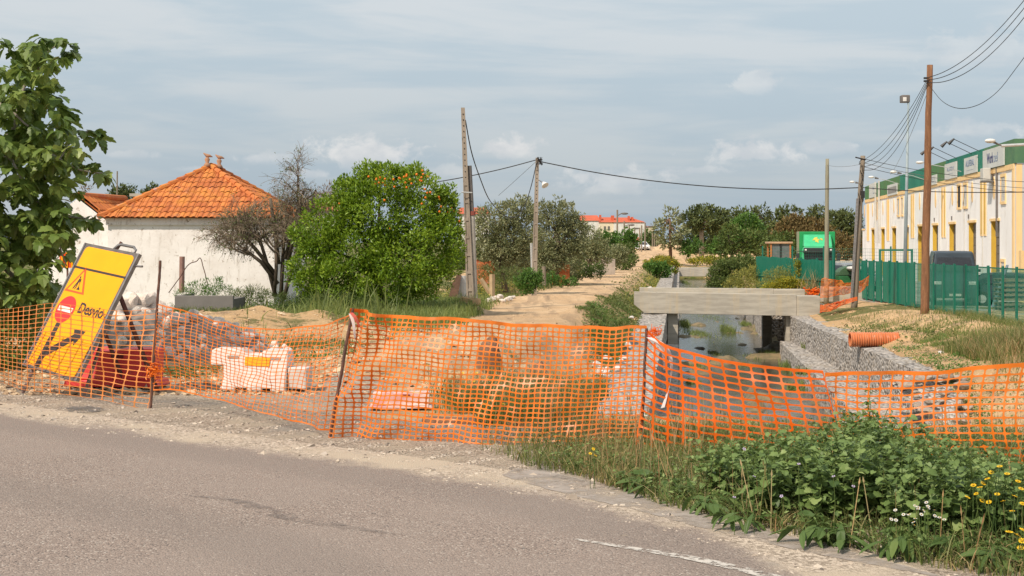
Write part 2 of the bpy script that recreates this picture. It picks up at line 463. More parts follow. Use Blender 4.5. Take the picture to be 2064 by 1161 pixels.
# worn, smoother wheel paths that follow the road
edge = t.n('ShaderNodeAttribute', attribute_name='edge').outputs['Fac']
wp = t.math('SINE', t.math('MULTIPLY', edge, 3.4))
a1 = t.mix(t.math('MULTIPLY', t.ss(wp, .0, 1.0), .42), a1, (.215, .178, .155))
dn = t.math('ADD', edge, t.math('MULTIPLY', t.math('SUBTRACT', t.noise(v, 1.1, 6, .7), .5), 1.1))
em = t.ss(dn, .02, .30)
col = t.mix(em, gc, a1)
t.l(col, p.inputs['Base Color']); p.inputs['Roughness'].default_value = .85; p.inputs['Specular IOR Level'].default_value = .25
bump(t, p, t.math('SUBTRACT', 1.0, vo.outputs['Distance']), .55, .012)
me.materials.append(m)
tag(link('road', me), kind='structure')

def strip(name, pts, wd, z, mat, kind='structure', jag=.0):
    pts = np.array(pts, dtype=float); n = len(pts)
    tt = np.linspace(0, n-1, n*14); X = np.interp(tt, range(n), pts[:, 0]); Y = np.interp(tt, range(n), pts[:, 1]); X, Y = [np.convolve(np.pad(q_, 6, 'edge'), np.ones(13)/13, 'valid') for q_ in (X, Y)]
    W = np.interp(tt, range(n), wd if hasattr(wd, '__len__') else [wd]*n)
    dx, dy = np.gradient(X), np.gradient(Y); l = np.hypot(dx, dy)
    a = W/2*(1+jag*np.array([random.uniform(-1, 1) for _ in tt])); b = W/2*(1+jag*np.array([random.uniform(-1, 1) for _ in tt]))
    V = np.r_[np.c_[X-dy/l*a, Y+dx/l*a, 0*X+z], np.c_[X+dy/l*b, Y-dx/l*b, 0*X+z]]
    k = len(tt); i = np.arange(k-1)
    me = mk(name, V, [np.stack([i+k, i+k+1, i+1, i], -1)], mat)
    return tag(link(name, me), kind=kind)
def Gp(px, py, z=0.0):
    Y = F*(EYE-z)/(py-488); return (PX(px, Y), Y)
def worn(name, c, thresh=.5, sc_=9, rough=.8, soft=.06):
    m, t, p, o = new_mat(name)
    v = posc(t); f = t.ss(t.noise(v, sc_, 6, .75), thresh-soft, thresh+soft)
    t.l(t.mix(t.noise(v, 40, 4), c, tuple(x*.75 for x in c)), p.inputs['Base Color'])
    p.inputs['Roughness'].default_value = rough
    tp = t.n('ShaderNodeBsdfTransparent'); mx = t.n('ShaderNodeMixShader')
    t.l(f, mx.inputs[0]); t.l(tp.outputs[0], mx.inputs[1]); t.l(p.outputs[0], mx.inputs[2]); t.l(mx.outputs[0], o.inputs[0])
    return m
strip('road_marking', [Gp(1150, 1088), Gp(1251, 1104), Gp(1400, 1128), Gp(1543, 1161), Gp(1700, 1205), (2.0, 4)], [.03, .06, .09, .1, .1, .1], .008, worn('worn_paint', (.62, .57, .51), .49, 16))
tarm = worn('tar', (.20, .168, .152), .57, 3.0, soft=.16)
strip('road_patch', [Gp(370, 1000), Gp(480, 1010), Gp(560, 1040), Gp(700, 1066), Gp(850, 1085)], [.02, .09, .16, .08, .02], .008, tarm, jag=.1)
# pale old pavement strip showing between gravel and weeds
pave = worn('old_pavement', (.40, .345, .30), .49, 2.2, .9, .13)
def sheet(name, pts, z, mat, kind='structure'):
    pts = [np.array(p) for p in pts]; n = len(pts); out = []
    for i in range(n):
        a, b = pts[i], pts[(i+1) % n]
        for k in range(10):
            f = k/10; q = a*(1-f)+b*f; out.append(q+rng.normal(0, .005, 2))
    V = np.c_[np.array(out), np.full(len(out), z)]
    return tag(link(name, mk(name, V, [np.arange(len(out))[None, :]], mat)), kind=kind)
sheet('pavement', [Gp(1120, 955), Gp(1250, 985), Gp(1330, 1015), Gp(1500, 1060), Gp(1700, 1110), Gp(1960, 1180), Gp(1600, 1110), Gp(1400, 1062), Gp(1280, 1030), Gp(1130, 995), Gp(1010, 960), Gp(1040, 945)][::-1], .007, pave)
sheet('pavement', [Gp(130, 822), Gp(180, 818), Gp(220, 827), Gp(180, 833), Gp(140, 832)][::-1], .007, worn('bitumen', (.17, .155, .145), .5, 3.5, .9, .12))
# ---------------------------------------------------------------- stream bed and water
yb = np.r_[np.arange(14, 80, .2), np.arange(80, 206, .6)]; ub = np.arange(7.3, 12.55, .14)
UU, YY = np.meshgrid(ub, yb); XX = UU+SL*(YY-64)
WZ = -3.62
bed = -3.98+.30*fbm(UU*1.0, YY*.45, 1, .8, 4)
bed += .40*sst(.12, .34, fbm(UU, YY*.4, 21, .7, 3))*(YY > 30)
# mud sills at the bridge and a bar in mid stream
bed += .42*np.exp(-((YY-60.5-.5*(UU-7.5))/.9)**2)*(1-sst(10.2, 10.9, UU))
bed += .5*np.exp(-((YY-64.2)/1.0)**2)*sst(9.9, 10.8, UU)
bed += .30*np.exp(-((YY-46)/4)**2-((UU-9.8)/.9)**2)+.34*np.exp(-((YY-38.5)/1.4)**2-((UU-10.6)/1.2)**2)
bed += .5*sst(11.6, 12.4, UU)*(YY > 66)+.1*(1-sst(7.3, 7.8, UU))
k1, k2 = UU.shape; ii = np.arange(k1*k2).reshape(k1, k2)
q = np.stack([ii[:-1, :-1], ii[:-1, 1:], ii[1:, 1:], ii[1:, :-1]], -1).reshape(-1, 4)
mud = M('mud', (.26, .19, .10), (.15, .12, .065), 2.2, .7, bs=.6, bscale=12, c3=(.12, .14, .045), s3=1.4, bd=.04)
tag(link('stream_bed_ground', mk('stream_bed_ground', np.stack([XX, YY, bed], -1).reshape(-1, 3), [q], mud, True)), kind='structure')
m, t, p, o = new_mat('water')
v = posc(t)
mp = t.n('ShaderNodeMapping'); mp.inputs['Scale'].default_value = (.8, 1.0, 1); t.l(v, mp.inputs[0])
nn = t.noise(mp.outputs[0], 2.0, 6, .62, .8)
cl = t.mix(t.ss(t.noise(mp.outputs[0], .8, 4, .6), .45, .65), (.055, .055, .04), (.09, .085, .055))
t.l(cl, p.inputs['Base Color']); p.inputs['Roughness'].default_value = .10; p.inputs['IOR'].default_value = 1.8
p.inputs['Specular IOR Level'].default_value = .9
bump(t, p, nn, .4, .04)
V = [(7.2+SL*(Y-64), Y, WZ) for Y in (14, 206)]+[(12.6+SL*(Y-64), Y, WZ) for Y in (206, 14)]
tag(link('water', mk('water', V, [[(3, 2, 1, 0)]], m)), kind='structure')
# ================================================================ GABION WALLS
m, t, p, o = new_mat('gabion_stone')
v = posc(t)
vo = t.n('ShaderNodeTexVoronoi'); vo.inputs['Scale'].default_value = 9; t.l(v, vo.inputs['Vector'])
s3 = t.n('ShaderNodeSeparateColor'); t.l(vo.outputs['Color'], s3.inputs[0])
c = t.mix(s3.outputs[0], (.30, .275, .255), (.60, .55, .50))
c = t.mix(t.ss(s3.outputs[1], .8, .95), c, (.36, .30, .235))
c = t.mix(t.ss(vo.outputs['Distance'], .50, .85), c, (.09, .08, .07))
c = t.mix(t.math('MULTIPLY', t.ss(t.noise(v, .6, 4), .45, .7), .35), c, (.40, .34, .27))
t.l(c, p.inputs['Base Color']); p.inputs['Roughness'].default_value = .9
bump(t, p, t.math('SUBTRACT', 1.0, vo.outputs['Distance']), .9, .09)
GAB = m
def wallmesh(inner, outer, Ys, ztop, zbot, name, parent, jit=.035):
    """gabion tier: inner(Y), outer(Y) give x of the two faces"""
    Ys = np.asarray(Ys); n = len(Ys)
    xi, xo = inner(Ys), outer(Ys); zt = ztop(Ys) if callable(ztop) else np.full(n, ztop)
    kz = np.linspace(0, 1, 9); kx = np.linspace(0, 1, 6)[1:-1]
    prof = [(0, k) for k in kz]+[(k, 1) for k in kx]+[(1, k) for k in kz[::-1]]
    V = []
    for (a, b) in prof:
        x = xi*(1-a)+xo*a; z = zbot+(zt-zbot)*b
        V.append(np.stack([x+jit*2*vn(x*2+a*9, Ys*2.2, z*2.2), Ys, z+jit*2*vn(x*2, Ys*2.2, z*2.2+30)*(b > .9)], -1))
    V = np.array(V); m_ = len(prof); ii = np.arange(m_*n).reshape(m_, n)
    q = np.stack([ii[:-1, :-1], ii[1:, :-1], ii[1:, 1:], ii[:-1, 1:]], -1).reshape(-1, 4)
    b = MB(); b.add(V.reshape(-1, 3), [q, ii[::-1, 0][None, :], ii[:, -1][None, :]])
    return b.build(name, GAB, parent, world=True)
LI = lambda Y: 6.96+SL*(Y-64)
wl = thing('gabion_wall', 'stone-filled wire gabion wall along the dirt track side of the stream', 'gabion wall', (6, 60, -3.6))
YA = np.r_[np.arange(22.5, 80, .4), np.arange(80, 200, 1.)]
wallmesh(lambda Y: LI(Y), lambda Y: LI(Y)-1.15, YA, -1.66, -2.75, 'upper_tier', wl)
wallmesh(lambda Y: LI(Y)+.52, lambda Y: LI(Y)-.62, np.arange(22.5, 61, .4), -2.75, -3.9, 'lower_tier', wl)
wallmesh(lambda Y: LI(Y)+.52, lambda Y: LI(Y)-.62, np.arange(66, 204, .8), -2.3, -3.9, 'lower_tier', wl)
RI = lambda Y: np.interp(Y, [30, 37, 64, 130], [9.75, 10.5, 12.57, 20.6])
wr = thing('gabion_wall', 'long grey gabion wall under the sand bank and orange pipe', 'gabion wall', (12, 50, -3.6))
wallmesh(lambda Y: RI(Y), lambda Y: RI(Y)+1.5+.5*sst(50, 38, Y), np.arange(35.4, 65.3, .4), -1.76, -2.85, 'upper_tier', wr)
wallmesh(lambda Y: 12.05+SL*(Y-64), lambda Y: RI(Y)+.35, np.arange(33.5, 64.2, .4), -2.85, -3.95, 'lower_tier', wr)
wf = thing('gabion_wall', 'gabion wall beyond the concrete bridge, ending in brown stones', 'gabion wall', (13, 80, -3.6))
wallmesh(lambda Y: 12.0+SL*(Y-64)-.55*sst(75, 66, Y), lambda Y: 13.5+SL*(Y-64), np.arange(72.5, 204, .7), lambda Y: ip(Y, [66, 90, 125, 204], [-1.8, -2.2, -2.5, -2.6]), -3.95, 'upper_tier', wf)

# ================================================================ CONCRETE BRIDGE
m, t, p, o = new_mat('concrete')
v = posc(t)
bo = t.n('ShaderNodeMapping'); bo.inputs['Scale'].default_value = (.7, .7, 5); t.l(v, bo.inputs[0])
c = t.mix(t.ss(t.noise(bo.outputs[0], 1.3, 5, .6), .38, .65), (.46, .42, .35), (.36, .325, .27))
vs = t.n('ShaderNodeMapping'); vs.inputs['Scale'].default_value = (3.2, 3.2, .25); t.l(v, vs.inputs[0])
c = t.mix(t.math('MULTIPLY', t.ss(t.noise(vs.outputs[0], 1.1, 4, .6), .52, .7), .6), c, (.50, .40, .26))
c = t.mix(t.math('MULTIPLY', t.ss(t.noise(v, 5, 5, .7), .56, .72), .45), c, (.22, .21, .19))
t.l(c, p.inputs['Base Color']); p.inputs['Roughness'].default_value = .85
bump(t, p, t.noise(v, 25, 4), .2, .01)
CONC = m
b1 = thing('concrete_bridge', 'pale concrete bridge of two deep edge beams across the stream', 'bridge', (9.7, 64.4, -3.6))
def beam(x0, x1, y0, y1, zt0, zt1, dz, name, chL=0.0):
    b = MB()
    poly = [(x0, zt0), (x0+.0, zt0-dz*.62), (x0+chL, zt0-dz), (x1, zt1-dz), (x1, zt1)]
    b.prism(poly[::-1], y0, y1)
    return b.build(name, CONC, b1, world=True, bevel=.02)
Yb = 64.4
beam(PX(1279, Yb), PX(1606, Yb), Yb, Yb+.38, PZ(588, Yb), PZ(594, Yb), .97, 'edge_beam', .45)
b = MB(); b.bb((PX(1606, Yb)+.003, Yb-.10, PZ(637, Yb)), (PX(1652, Yb), Yb+.9, PZ(596.5, Yb))); b.build('end_block', CONC, b1, world=True, bevel=.02)
Yc = 71.0
beam(PX(1290, Yc), PX(1560, Yc), Yc, Yc+.38, PZ(579.5, Yc), PZ(582, Yc), .97, 'edge_beam', .3)
b = MB(); b.bb((PX(1560, Yc)+.003, Yc-.06, PZ(612, Yc)), (PX(1622, Yc), Yc+.7, PZ(583, Yc))); b.build('end_block', CONC, b1, world=True, bevel=.02)
b = MB(); b.bb((6.3, Yb+.383, -1.62), (14.2, Yc-.003, -1.22)); b.build('deck', CONC, b1, world=True)
for s, px in ((1, 1590), (0, 1352)):
    x = PX(px, Yb+.6)
    for ya_, yb_ in ((Yb+.385, Yb+.75), (Yc-.1, Yc+.2)): b = MB(); b.bb((x-.16, ya_, -3.8), (x+.30, yb_, -1.66)); b.build('abutment', CONC, b1, world=True)
b2 = thing('footbridge', 'distant pale concrete bridge slab between green bushes', 'bridge', (26, 201, -3.0))
b = MB(); b.bb((PX(1362, 201), 201, -3.25), (PX(1436, 201)+3, 205, -2.05)); b.build('slab', CONC, b2, world=True, bevel=.03)
for dx in (-3.0, 3.2): b = MB(); b.bb((26+dx, 201.4, -3.9), (26.5+dx, 204.5, -3.253)); b.build('abutment', CONC, b2, world=True)

# ================================================================ CORRUGATED PIPE
PVC = M('orange_pvc', (.66, .22, .09), (.56, .18, .07), 3, .42, c3=(.55, .30, .18), s3=6)
pr = thing('corrugated_pipe', 'short orange corrugated drain pipe lying on top of the gabion wall', 'pipe', (0, 0, 0))
Yp = 45.5; x0, x1 = PX(1713, Yp), PX(1803, Yp); zc = -1.76+.26
pr.location = (x0, Yp, -1.765)
n = 20; k = 110; xs = np.linspace(0, x1-x0+.25, k); rr = .225+.022*np.sign(np.sin(xs*2*PI/.082))*np.abs(np.sin(xs*2*PI/.082))**.4
th = np.arange(n*2)/(n*2)*2*PI; n = 40
V = np.stack([xs[:, None]+0*th[None], .30*(xs[:, None])+rr[:, None]*np.cos(th)[None], .247-.02*xs[:, None]+rr[:, None]*np.sin(th)[None]], -1).reshape(-1, 3)
i = np.arange(k-1)[:, None]*n; j = np.arange(n)[None]; q = np.stack([i+j, i+n+j, i+n+(j+1) % n, i+(j+1) % n], -1).reshape(-1, 4)
V2 = np.stack([xs[:, None]+0*th[None], .30*(xs[:, None])+.195*np.cos(th)[None]+0*xs[:, None], .247-.02*xs[:, None]+.195*np.sin(th)[None]], -1).reshape(-1, 3)
b = MB(); b.add(V, [q]); b.add(V2, [q[:, ::-1]])
ring = np.stack([np.arange(n), (np.arange(n)+1) % n, (np.arange(n)+1) % n+k*n, np.arange(n)+k*n], -1)
b.P.append(ring); b.P.append((ring+(k-1)*n)[:, ::-1]); b.build('pipe_wall', PVC, pr, smooth=False)

# ================================================================ GREEN FENCE WITH SHEETING
GREEN = M('green_metal', (.012, .16, .105), (.014, .13, .09), 2, .45)
m, t, p, o = new_mat('green_screen')
v = objc(t)
t.l(t.mix(t.noise(v, 1.5, 4), (.006, .15, .095), (.009, .18, .115)), p.inputs['Base Color']); p.inputs['Roughness'].default_value = .5
SHEET = m
def screen(name, op):
    m, t, p, o = new_mat(name)
    p.inputs['Base Color'].default_value = (.02, .19, .13, 1); p.inputs['Roughness'].default_value = .6
    tp = t.n('ShaderNodeBsdfTransparent'); tp.inputs[0].default_value = (.75, .92, .86, 1)
    mx = t.n('ShaderNodeMixShader'); mx.inputs[0].default_value = op
    t.l(tp.outputs[0], mx.inputs[1]); t.l(p.outputs[0], mx.inputs[2]); t.l(mx.outputs[0], o.inputs[0]); return m
SCR1, SCR2 = screen('green_netting', .62), screen('thin_green_netting', .34)
FX = 17.6
fz = lambda Y: float(np.interp(Y, [40, 50, 72], [-1.30, -1.30, -1.30]))
fence = thing('green_fence', 'green post fence with sheeting beside the wooden utility pole', 'fence', (FX, 60, -1.3))
ps = list(np.arange(72, 43, -1.4))
for i, Y in enumerate(ps):
    b = MB(); b.box((0, 0, .97), (.07, .11, 2.14)); ob = b.build('post', GREEN, fence); ob.location = (0, Y-60, 0)
    if abs(Y-52.8) < .9: ob.rotation_euler = (R(-5), 0, 0)
for i in range(len(ps)-1):
    Ya, Yb_ = ps[i], ps[i+1]; mt = SHEET if Yb_ > 61.5 else (SCR1 if Yb_ > 53 else SCR2)
    b = MB(); n = 8
    yy = np.linspace(Ya-.06, Yb_+.06, n)-60; xx = .05+.02*np.sin(np.linspace(0, PI*3, n)+i)
    V = np.r_[np.c_[xx, yy, 0*yy+.08], np.c_[xx, yy, 0*yy+1.98]]; k = np.arange(n-1)
    b.add(V, [np.stack([k, k+1, k+1+n, k+n], -1)]); b.build('sheeting', mt, fence)
b = MB()
for z in (.1, 1.93): b.bb((.085, ps[-1]-60, z), (.115, 12, z+.045))
b.build('rail', GREEN, fence)
b = MB()
for z in np.arange(.3, 1.9, .2): b.bb((.12, ps[-1]-60, z), (.126, 12, z+.008))
for y in np.arange(ps[-1]-60, 12, .12): b.bb((.127, y, .05), (.132, y+.006, 1.95))
b.build('wire_grid', GREEN, fence)
plinth = M('block_plinth', (.42, .36, .30), (.33, .28, .235), 2, .9, bs=.4, bscale=30, c3=(.50, .24, .13), s3=1.1)
b = MB(); b.bb((FX-.16, 43, -1.75), (FX+.16, 72.3, -1.30)); tag(b.build('low_wall', plinth), 'low rough block wall carrying the green sheeted fence', 'wall')
# slatted corrugated fence before the truck
f2 = thing('corrugated_fence', 'green corrugated metal fence below the green truck', 'fence', (16.1, 72, -1.3))
A = np.array([PX(1679, 72), 72.]); B = np.array([PX(1527, 84), 84.]); Lf = np.linalg.norm(B-A); dirn = (B-A)/Lf
f2.location = (A[0], A[1], -1.3); f2.rotation_euler = (0, 0, math.atan2(dirn[1], dirn[0]))
ns = int(Lf/.2)
b = MB()
V = []; 
for i in range(ns+1):
    for (dx, dy) in ((0, 0), (.10, 0), (.10, .07), (.2, .07)): V.append((i*.2+dx, dy, 0))
V = np.array(V); zt = 1.95+.12*V[:, 0]/Lf+.02*np.round(np.sin(V[:, 0]*3))
n = len(V); V = np.r_[V, V+np.c_[0*zt, 0*zt, zt]]; k = np.arange(n-1)
b.add(V, [np.stack([k, k+1, k+1+n, k+n], -1)]); b.build('corrugated_sheet', SHEET, f2)
for i in range(6):
    b = MB(); b.box((0, 0, 1.02), (.09, .09, 2.1)); ob = b.build('post', GREEN, f2); ob.location = (i*Lf/5, -.06, 0)
b = MB(); b.bb((0, .08, .9), (Lf, .12, .96)); b.build('rail', GREEN, f2)
b = MB(); b.box((-.1, 0, 1.25), (.12, .12, 2.6)); b.build('gate_post', GREEN, f2)
# wire mesh fence behind
f3 = thing('wire_mesh_fence', 'thin green wire mesh fence standing before the warehouse doors', 'fence', (19, 90, -1.3))
Yw = 88
xa, xb = PX(1560, Yw), PX(1868, Yw-6); 
b = MB(); yA, yB = Yw+4, Yw-6
for z in np.arange(.1, 2.55, .2): b.tube([(xa-19, yA-90, z), (xb-19, yB-90, z)], .006, 3)
for k in range(90):
    f = k/89; b.tube([(xa+(xb-xa)*f-19, yA+(yB-yA)*f-90, 0), (xa+(xb-xa)*f-19, yA+(yB-yA)*f-90, 2.5)], .005, 3)
b.build('wire_grid', GREEN, f3)
for k in range(6):
    f = k/5; b = MB(); b.box((0, 0, 1.3), (.08, .08, 2.7)); ob = b.build('post', GREEN, f3); ob.location = (xa+(xb-xa)*f-19, yA+(yB-yA)*f-90, 0)
b = MB(); 
for dx in (-.9, .9): b.box((PX(1806, 80)+dx-19, -10, 1.25), (.1, .1, 2.5))
b.box((PX(1806, 80)-19, -10, 2.45), (1.7, .1, .1)); b.build('gate_frame', GREEN, f3)

# ================================================================ WAREHOUSE
WH = M('white_render', (.90, .87, .84), (.82, .79, .76), .7, .85, stretch=(1, 1, .35), bs=.1, c3=(.76, .72, .67), s3=2.2)
YEL = M('yellow_render', (.86, .60, .30), (.80, .55, .26), 1.5, .8)
OCH = M('ochre_reveal', (.66, .42, .05), (.58, .36, .045), 1.5, .8)
PG = [M('green_panel', (.012, .17, .11), (.02, .20, .13), 1.2, .5), M('faded_green_panel', (.07, .20, .085), (.09, .17, .06), 1.0, .6, stretch=(2, 2, .3)),
      M('olive_green_panel', (.10, .20, .10), (.075, .17, .09), 1.2, .6), M('deep_green_panel', (.008, .15, .10), (.01, .17, .11), 1.2, .5)]
GREY = M('grey_shutter', (.17, .15, .14), (.13, .12, .11), 3, .6)
PALE = M('pale_panel', (.56, .545, .50), (.50, .48, .44), 1.5, .7)
SHUT = M('pale_shutter', (.66, .64, .60), (.58, .56, .52), 3, .6)
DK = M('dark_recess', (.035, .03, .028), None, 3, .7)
C0 = np.array([25.7, 72.7]); dd = np.array([.1263, .992]); dd /= np.linalg.norm(dd); nn_ = np.array([-dd[1], dd[0]])
ZB, ZT, ZG = -1.28, 6.88, 5.62
def sp(px): k = (px-1032)/F; return (C0[0]-k*C0[1])/(k*dd[1]-dd[0])
wh = thing('warehouse', 'long white warehouse with yellow door reveals and green parapet', 'warehouse', (C0[0], C0[1], ZB))
MW = Matrix(((-dd[0], 0, nn_[0], C0[0]), (-dd[1], 0, nn_[1], C0[1]), (0, 1, 0, 0), (0, 0, 0, 1)))
# local frame of the facade: X = -s, Y = height, Z = outwards
class FB(MB):
    def q(s, s0, s1, z0, z1, d0=0.0, d1=.02):
        return s.bb((-s0, z0, d0), (-s1, z1, d1))
    def go(s, name, mat, parent=wh, bevel=0):
        s.xf(MW); return s.build(name, mat, parent, world=True, bevel=bevel)
SE = 63.5
doors = [(1997, 2014.5), (1952, 1967), (1913.5, 1926), (1880, 1890.5), (1850, 1860), (1826, 1831.5), (1798, 1806), (1776.5, 1783), (1757, 1763), (1738.5, 1743)]
ds = sorted([(sp(b_)-.05, sp(a_)+0.0) for a_, b_ in doors])
ds = [(a_, min(b_, a_+2.2) if b_-a_ < 3.6 else a_+3.4) for a_, b_ in ds]
DT = 2.75; RC = .26
b = FB(); x = 0
for (a_, b_) in ds:
    b.q(x, a_, ZB, DT, -.3, 0); x = b_
b.q(x, SE, ZB, DT, -.3, 0)
b.q(0, SE, DT, ZG, -.3, 0)
b.go('facade_wall', WH)
b = MB()
e = C0+nn_*(-.02)
# end wall facing the camera and the body behind
o1 = C0; o2 = C0-nn_*26
b.add([(o1[0], o1[1]-.01, ZB), (o2[0], o2[1]-.01, ZB), (o2[0], o2[1]-.01, ZG), (o1[0], o1[1]-.01, ZG), (o1[0]+dd[0]*SE-nn_[0]*.31, o1[1]+dd[1]*SE, ZB), (o2[0]+dd[0]*SE, o2[1]+dd[1]*SE, ZB), (o2[0]+dd[0]*SE, o2[1]+dd[1]*SE, ZG), (o1[0]+dd[0]*SE-nn_[0]*.31, o1[1]+dd[1]*SE, ZG)],
      [[(0, 1, 2, 3), (5, 4, 7, 6), (3, 2, 6, 7)]])
b.build('end_wall', M('grey_render', (.55, .53, .50), (.47, .45, .42), .8, .85, stretch=(1, 1, .3)), wh, world=True)
for i, (a_, b_) in enumerate(ds):
    b = FB(); b.q(a_-.12, b_+.16, DT, DT+.14, 0, .06); b.go('door_lintel', YEL)
    b = FB(); b.q(b_-.03, b_-.002, ZB, DT-.003, -RC, 0); b.q(a_, b_-.03, DT-.04, DT-.003, -RC, -.01); b.go('door_reveal', OCH)
    b = FB()
    z = ZB
    while z < DT-.05:
        b.q(a_, b_-.033, z, min(z+.42, DT-.045), -RC-.05, -RC+.0); z += .45
    b.q(a_, b_-.033, ZB, DT-.045, -RC-.1, -RC-.055)
    b.go('shutter_door', GREY if i < 6 else DK)
# parapet panels
edges = [0, sp(1985), sp(1973)+.5, sp(1907)-.2, sp(1885), sp(1868)-.5, sp(1846), sp(1835)-.5, sp(1815), sp(1775), sp(1752), SE]
cols_ = [2, 0, 3, 1, 1, 0, 3, 0, 1, 1, 1, 1]
for i in range(len(edges)-1):
    a_, b_ = edges[i], edges[i+1]
    if b_ <= a_: continue
    b = FB(); b.q(a_, b_-.02, ZG, ZT, -.1, .05)
    for s_i in np.arange(a_+.1, b_-.1, .28): b.q(s_i, s_i+.05, ZG+.02, ZT-.02, .05, .062)
    b.go('parapet_panel', PG[cols_[i % len(cols_)]])
b = FB(); b.q(0, SE, ZG-.27, ZG-.003, -.02, .07); b.go('yellow_band', YEL)
b = FB(); b.q(.0, .42, ZB, ZG-.273, 0, .06); b.go('corner_pilaster', YEL)
b = MB(); b.bb((C0[0]+.06, C0[1]-.06, ZB), (C0[0]+.35, C0[1]-.012, ZG)); b.bb((C0[0]+.35, C0[1]-.05, ZG-.25), (C0[0]+26, C0[1]-.012, ZG)); b.build('corner_pilaster', YEL, wh, world=True)
b = MB(); b.bb((C0[0]-.05, C0[1]-.12, ZG+.02), (C0[0]+.62, C0[1]-.02, ZT)); b.bb((C0[0]+.62, C0[1]-.12, ZT-.45), (C0[0]+26, C0[1]-.02, ZT)); b.bb((C0[0]+.62, C0[1]-.12, ZG+.02), (C0[0]+26, C0[1]-.02, ZG+.1)); b.build('parapet_panel', PG[2], wh, world=True)
b = MB(); b.bb((C0[0]+.62, C0[1]-.10, ZG+.1), (C0[0]+26, C0[1]-.02, ZT-.45)); b.build('parapet_sign_board', PALE, wh, world=True)
# yellow slots, almond openings, windows
for (a_, c_, zt, zb) in [(1977, 1981.6, 5.25, 1.95), (1983.5, 1988.5, 5.25, 1.95), (1898.5, 1901.5, 5.2, 1.9), (1903.3, 1906.3, 5.2, 1.9), (1836.7, 1839.2, 5.2, 1.9), (1840.7, 1843, 5.2, 1.9), (1788, 1789.8, 5.2, 1.7), (1791, 1792.6, 5.2, 1.7), (1748, 1749.4, 5.2, 1.7), (1750.6, 1752, 5.2, 1.7)]:
    s1, s0 = sp(a_), sp(c_); b = FB(); b.q(s0, s1, zb, zt, 0, .045); b.go('yellow_strip', YEL)
    b = FB(); b.q(s0+(s1-s0)*.3, s0+(s1-s0)*.7, zb+.1, zt-.15, .045, .05); b.go('strip_recess', OCH)
for px in (2004, 1960, 1920, 1886, 1854, 1802, 1780, 1759, 1742.5):
    s0 = sp(px); b = FB(); n = 18
    pts = []
    for k in range(n):
        a = 2*PI*k/n; pts.append((-(s0+.28*math.sin(a)*abs(math.sin(a))**.2), 4.55+.62*math.cos(a)))
    V = [(x, y, .03) for x, y in pts]; V2 = [(x, y, 0.0) for x, y in pts]
    i_ = np.arange(n); b.add(V+V2, [i_[None, :], np.stack([i_, (i_+1) % n, (i_+1) % n+n, i_+n], -1)]); b.go('almond_recess', YEL)
def window(a_, c_, zb, zt, shut=True):
    s1, s0 = sp(a_), sp(c_)
    b = FB(); f = .1
    b.q(s0-f, s1+f, zt, zt+.16, 0, .07); b.q(s0-f, s1+f, zb-.14, zb, 0, .08); b.q(s0-f, s0, zb, zt, 0, .06); b.q(s1, s1+f, zb, zt, 0, .06)
    fr = b.go('window', YEL)
    b = FB()
    if shut:
        z = zb+.01
        while z < zt-.07: b.q(s0+.02, s1-.02, z, z+.07, .0, .03); z += .09
        b.q(s0+.01, s1-.01, zb, zt, -.02, .008); b.xf(MW); b.build('shutter', SHUT, fr_par(fr), world=True)
    else:
        b.q(s0+.01, s1-.01, zb, zt, -.02, .01); b.xf(MW); b.build('pane', DK, fr_par(fr), world=True)
def fr_par(fr): return fr
for a_, c_ in ((1931, 1937.5), (1943, 1950.5), (2019, 2027.5), (1809.5, 1814), (1817.5, 1821), (1765.5, 1768), (1770.5, 1773)): window(a_, c_, 3.75, 5.05, a_ != 1931)
for a_, c_ in ((1931, 1935.5), (1942.5, 1946.5), (2019, 2026)): window(a_, c_, -.9, .55)
# small wall items
b = FB(); s0 = sp(2000); b.q(s0-.6, s0+.25, 4.95, 5.65, .2, .6); ac = b.go('air_conditioner', PALE, bevel=.03)
b = FB(); b.q(s0-.7, s0+.35, 4.88, 4.94, .02, .6); b.go('air_conditioner_bracket', GREY)
b = FB(); b.q(s0-1.5, s0-1.35, 1.9, 5.6, .0, .1); b.go('wall_duct', GREY)
for px in (1953, 1919, 1884):
    s0 = sp(px); b = FB(); b.q(s0-.1, s0+.1, 3.0, 3.25, 0, .05); b.go('number_plate', GREY)
b = MB(); b.tube([(C0[0]+.55, C0[1]-.08, ZB), (C0[0]+.55, C0[1]-.08, ZG)], .05, 8); b.build('downpipe', GREY, wh, world=True)
for px in (1944.5, 1894, 1981, 1775.5, 1796.6):
    s0 = sp(px); b = FB(); b.q(s0-.03, s0+.03, ZB, ZG-.28, .0, .05); b.go('downpipe', PALE)
for px in (1775.5, 1768.5):
    s0 = sp(px); b = FB(); b.q(s0-.07, s0+.07, 1.5, ZT+.1, .1, .25); b.go('flue_pipe', PALE)
